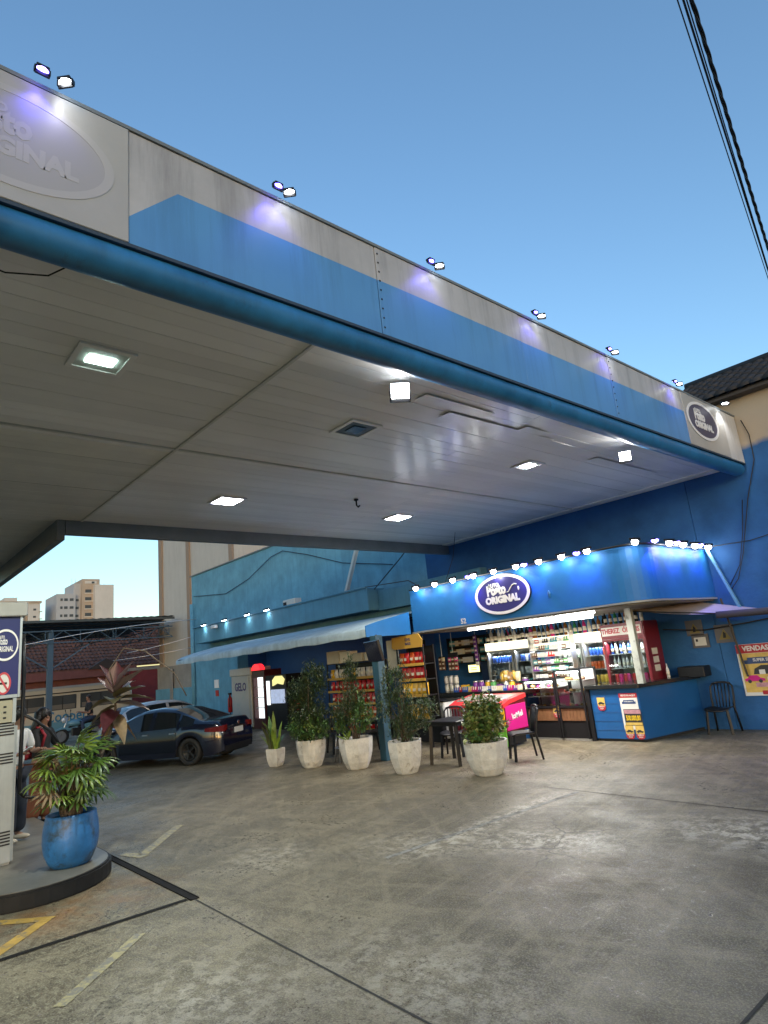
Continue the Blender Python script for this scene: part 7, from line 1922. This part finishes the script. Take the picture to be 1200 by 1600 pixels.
MB().box(-264, -249.5, 69.3, 75.6, -0.8, 43.0).build("tan_core", M['tower_b'], t)
MB().box(-266, -247, 73.2, 80.0, -0.8, 40.5).build("cream_wing", M['tower_w'], t)
for r_ in range(8):
    z = 34.8 - r_ * 2.95
    for y, w in ((62.0, 0.8), (63.3, 1.2), (65.2, 1.3)): win(t, -250, y, z, w, 0.95)
    win(t, -251.5, 67.6, z, 1.1, 0.9)
for r_ in range(9):
    z = 37.6 - r_ * 2.95
    MB().box(-249.9, -249.2, 70.2, 73.2, z - 0.25, z + 0.1).build("balcony_slab", M['tower_w'], t)
    win(t, -249.5, 70.4, z + 0.2, 2.2, 1.2)
MB().box(-249.6, -249.3, 70.2, 74.4, 41.2, 42.2).build("opening", M['tower_w'], t)
win(t, -249.3, 72.6, 41.3, 1.0, 0.7)
for y in (67.4, 68.6):
    MB().bar((-256, y, 41.6), (-256, y, 44.0), 0.12).build("aerial", M['tower_g'], t)
t = thing("cream_tower_block", "cream tower block at the left end of the skyline", "tower", (-255, 48, -0.8))
MB().box(-266, -250, 42.4, 50.2, -0.8, 34.2).build("wing", M['tower_w'], t)
MB().box(-266, -251.2, 50.2, 51.6, -0.8, 34.0).build("recess", M['tower_b'], t)
MB().box(-266, -250, 51.6, 55.4, -0.8, 34.2).build("wing", M['tower_w'], t)
MB().box(-262, -253, 44.6, 48.6, 34.2, 36.6).build("roof_house", M['tower_w'], t)
MB().box(-266, -249.6, 42.2, 55.8, 34.2, 34.9).build("parapet", M['tower_b'], t)
for r_ in range(8):
    z = 31.5 - r_ * 2.6
    for y in (44.0, 46.6, 48.8): win(t, -250, y, z, 1.0, 0.8)
    win(t, -250, 53.2, z, 0.9, 0.7)
    MB().box(-249.95, -249.3, 55.0, 56.0, z - 0.6, z - 0.35).build("balcony_slab", M['tower_b'], t)
# ---------------------------------------------------------------- cables
M['cable'] = mat("black cable", (0.012, 0.012, 0.014), 0.6)
def cable(name, pts, r_, label, m='cable', group=None):
    o = MB().tube(pts, r_, 6).build(name, M[m], None, loc=pts[0]); tag(o, label, "cable", group)
    return o
def along(p, q, n_, sag):
    p, q = Vector(p), Vector(q)
    return [p.lerp(q, i / n_) + Vector((0, 0, -sag * 4 * (i / n_) * (1 - i / n_))) for i in range(n_ + 1)]
ws = [Vector((-1.535, 6.78, 9.0)), Vector((-2.99, 14.45, 9.0))]
d = (ws[1] - ws[0]).normalized()
a0, a1 = ws[0] - d * 12, ws[1] + d * 22
cable("overhead_cable", along(a0, a1, 24, 0.02), 0.008, "thin overhead cable, leftmost of the lines at the top right", group=None)
b0, b1 = Vector((-1.49, 6.83, 9.0)), Vector((-2.90, 14.2, 9.0)); d = (b1 - b0).normalized()
cable("overhead_cable", along(b0 - d * 12, b1 + d * 22, 24, 0.03), 0.013, "overhead cable second from the left at the top right")
c0, c1 = Vector((-1.465, 6.86, 9.0)), Vector((-2.86, 14.05, 9.0)); d = (c1 - c0).normalized()
cable("overhead_cable", along(c0 - d * 12, c1 + d * 22, 24, 0.04), 0.008, "thin overhead cable third from the left at the top right")
e0, e1 = Vector((-1.43, 6.92, 9.0)), Vector((-2.60, 13.2, 9.0)); d = (e1 - e0).normalized()
p0, p1 = e0 - d * 12, e1 + d * 24
b_ = MB(); dd = d; s_ = dd.cross(Vector((0, 0, 1)))
for ph_ in (0, 2 * PI / 3, 4 * PI / 3):
    L_ = (p1 - p0).length; n_ = int(L_ / 0.07)
    b_.tube([p0 + dd * (L_ * i / n_) + (s_ * math.cos(i * 0.42 + ph_) + Vector((0, 0, 1)) * math.sin(i * 0.42 + ph_)) * 0.016 for i in range(n_ + 1)], 0.013, 5, cap=False)
o = b_.build("twisted_cable", M['cable'], None, loc=p0); tag(o, "thick twisted overhead cable, rightmost of the lines at the top right", "cable")
# cables on the walls
cable("wall_cable", [(-28.2, 12.84, 5.75), (-25.0, 12.84, 5.42), (-22.9, 12.84, 5.75), (-21.1, 12.84, 6.32), (-20.2, 12.84, 6.40), (-18.6, 12.84, 5.95), (-16.5, 12.84, 5.25), (-14.0, 12.84, 4.75)], 0.014, "drooping cable looped across the teal wall above the ledge lamps")
t = thing("roof_pole", "pale slanting pole rising from the teal ledge to the canopy", "pole", (-16.2, 12.55, 4.1))
MB().bar((-16.05, 12.5, 4.05), (-15.05, 12.4, 5.6), 0.11).build("pole", M['offwhite'], t)
MB().cb((-16.05, 12.5, 4.1), (0.25, 0.25, 0.05)).build("base_plate", M['alu'], t)
cable("wall_cable", [(-14.6, 12.5, 4.05), (-13.4, 12.6, 4.8), (-12.6, 12.7, 5.4)], 0.016, "dark cable climbing to the canopy corner right of the slanting pole")
cable("wall_cable", [(-14.7, 12.2, 4.14), (-12.5, 12.0, 4.0), (-10.6, 10.6, 3.50), (-9.5, 9.96, 3.42)], 0.014, "dark cable from the teal ledge to the marquee lamps")
cable("hanging_cable", [(-10.2, 11.6, 4.85), (-10.2, 11.4, 4.2), (-10.18, 10.9, 3.42)], 0.008, "thin cable dropping from the canopy lining to the marquee top")
cable("wall_cable", [(-3.70, 12.87, 5.72), (-3.62, 12.87, 5.4), (-3.64, 12.87, 4.9), (-3.9, 12.86, 4.2), (-4.2, 12.86, 3.2), (-4.38, 12.86, 2.75), (-4.6, 12.86, 2.5)], 0.009, "dark cable curving down the blue wall from the canopy end")
cable("wall_cable", [(-4.0, 12.86, 4.2), (-4.12, 12.86, 3.6), (-4.3, 12.86, 3.0), (-4.55, 12.86, 2.65)], 0.008, "thin dark cable beside the curving wall cable")
cable("wall_cable", [(-4.75, 12.7, 3.42), (-4.0, 12.75, 3.40), (-3.0, 12.8, 3.55), (-1.5, 12.8, 3.8)], 0.010, "dark cable running right from the marquee end along the blue wall")
cable("wall_cable", [(-5.9, 12.6, 1.95), (-5.2, 12.84, 1.86), (-4.4, 12.84, 1.92), (-3.4, 12.84, 2.02), (-2, 12.84, 2.1)], 0.014, "dark cable crossing the small signs on the blue wall")
cable("street_cable", along((-30.0, 5.5, 3.9), (-27.5, 12.6, 4.6), 12, -0.15), 0.02, "pale cable arching from the shed to the shop corner", 'alu')
cable("street_cable", along((-30.0, 10.3, 3.4), (-28.4, 12.86, 3.9), 8, 0.05), 0.016, "pale lower cable between the shed and the shop corner", 'alu')
cable("street_cable", along((-30.0, 9.7, 3.1), (-28.4, 12.86, 3.4), 8, 0.05), 0.013, "lowest thin cable between the shed and the shop corner", 'alu')
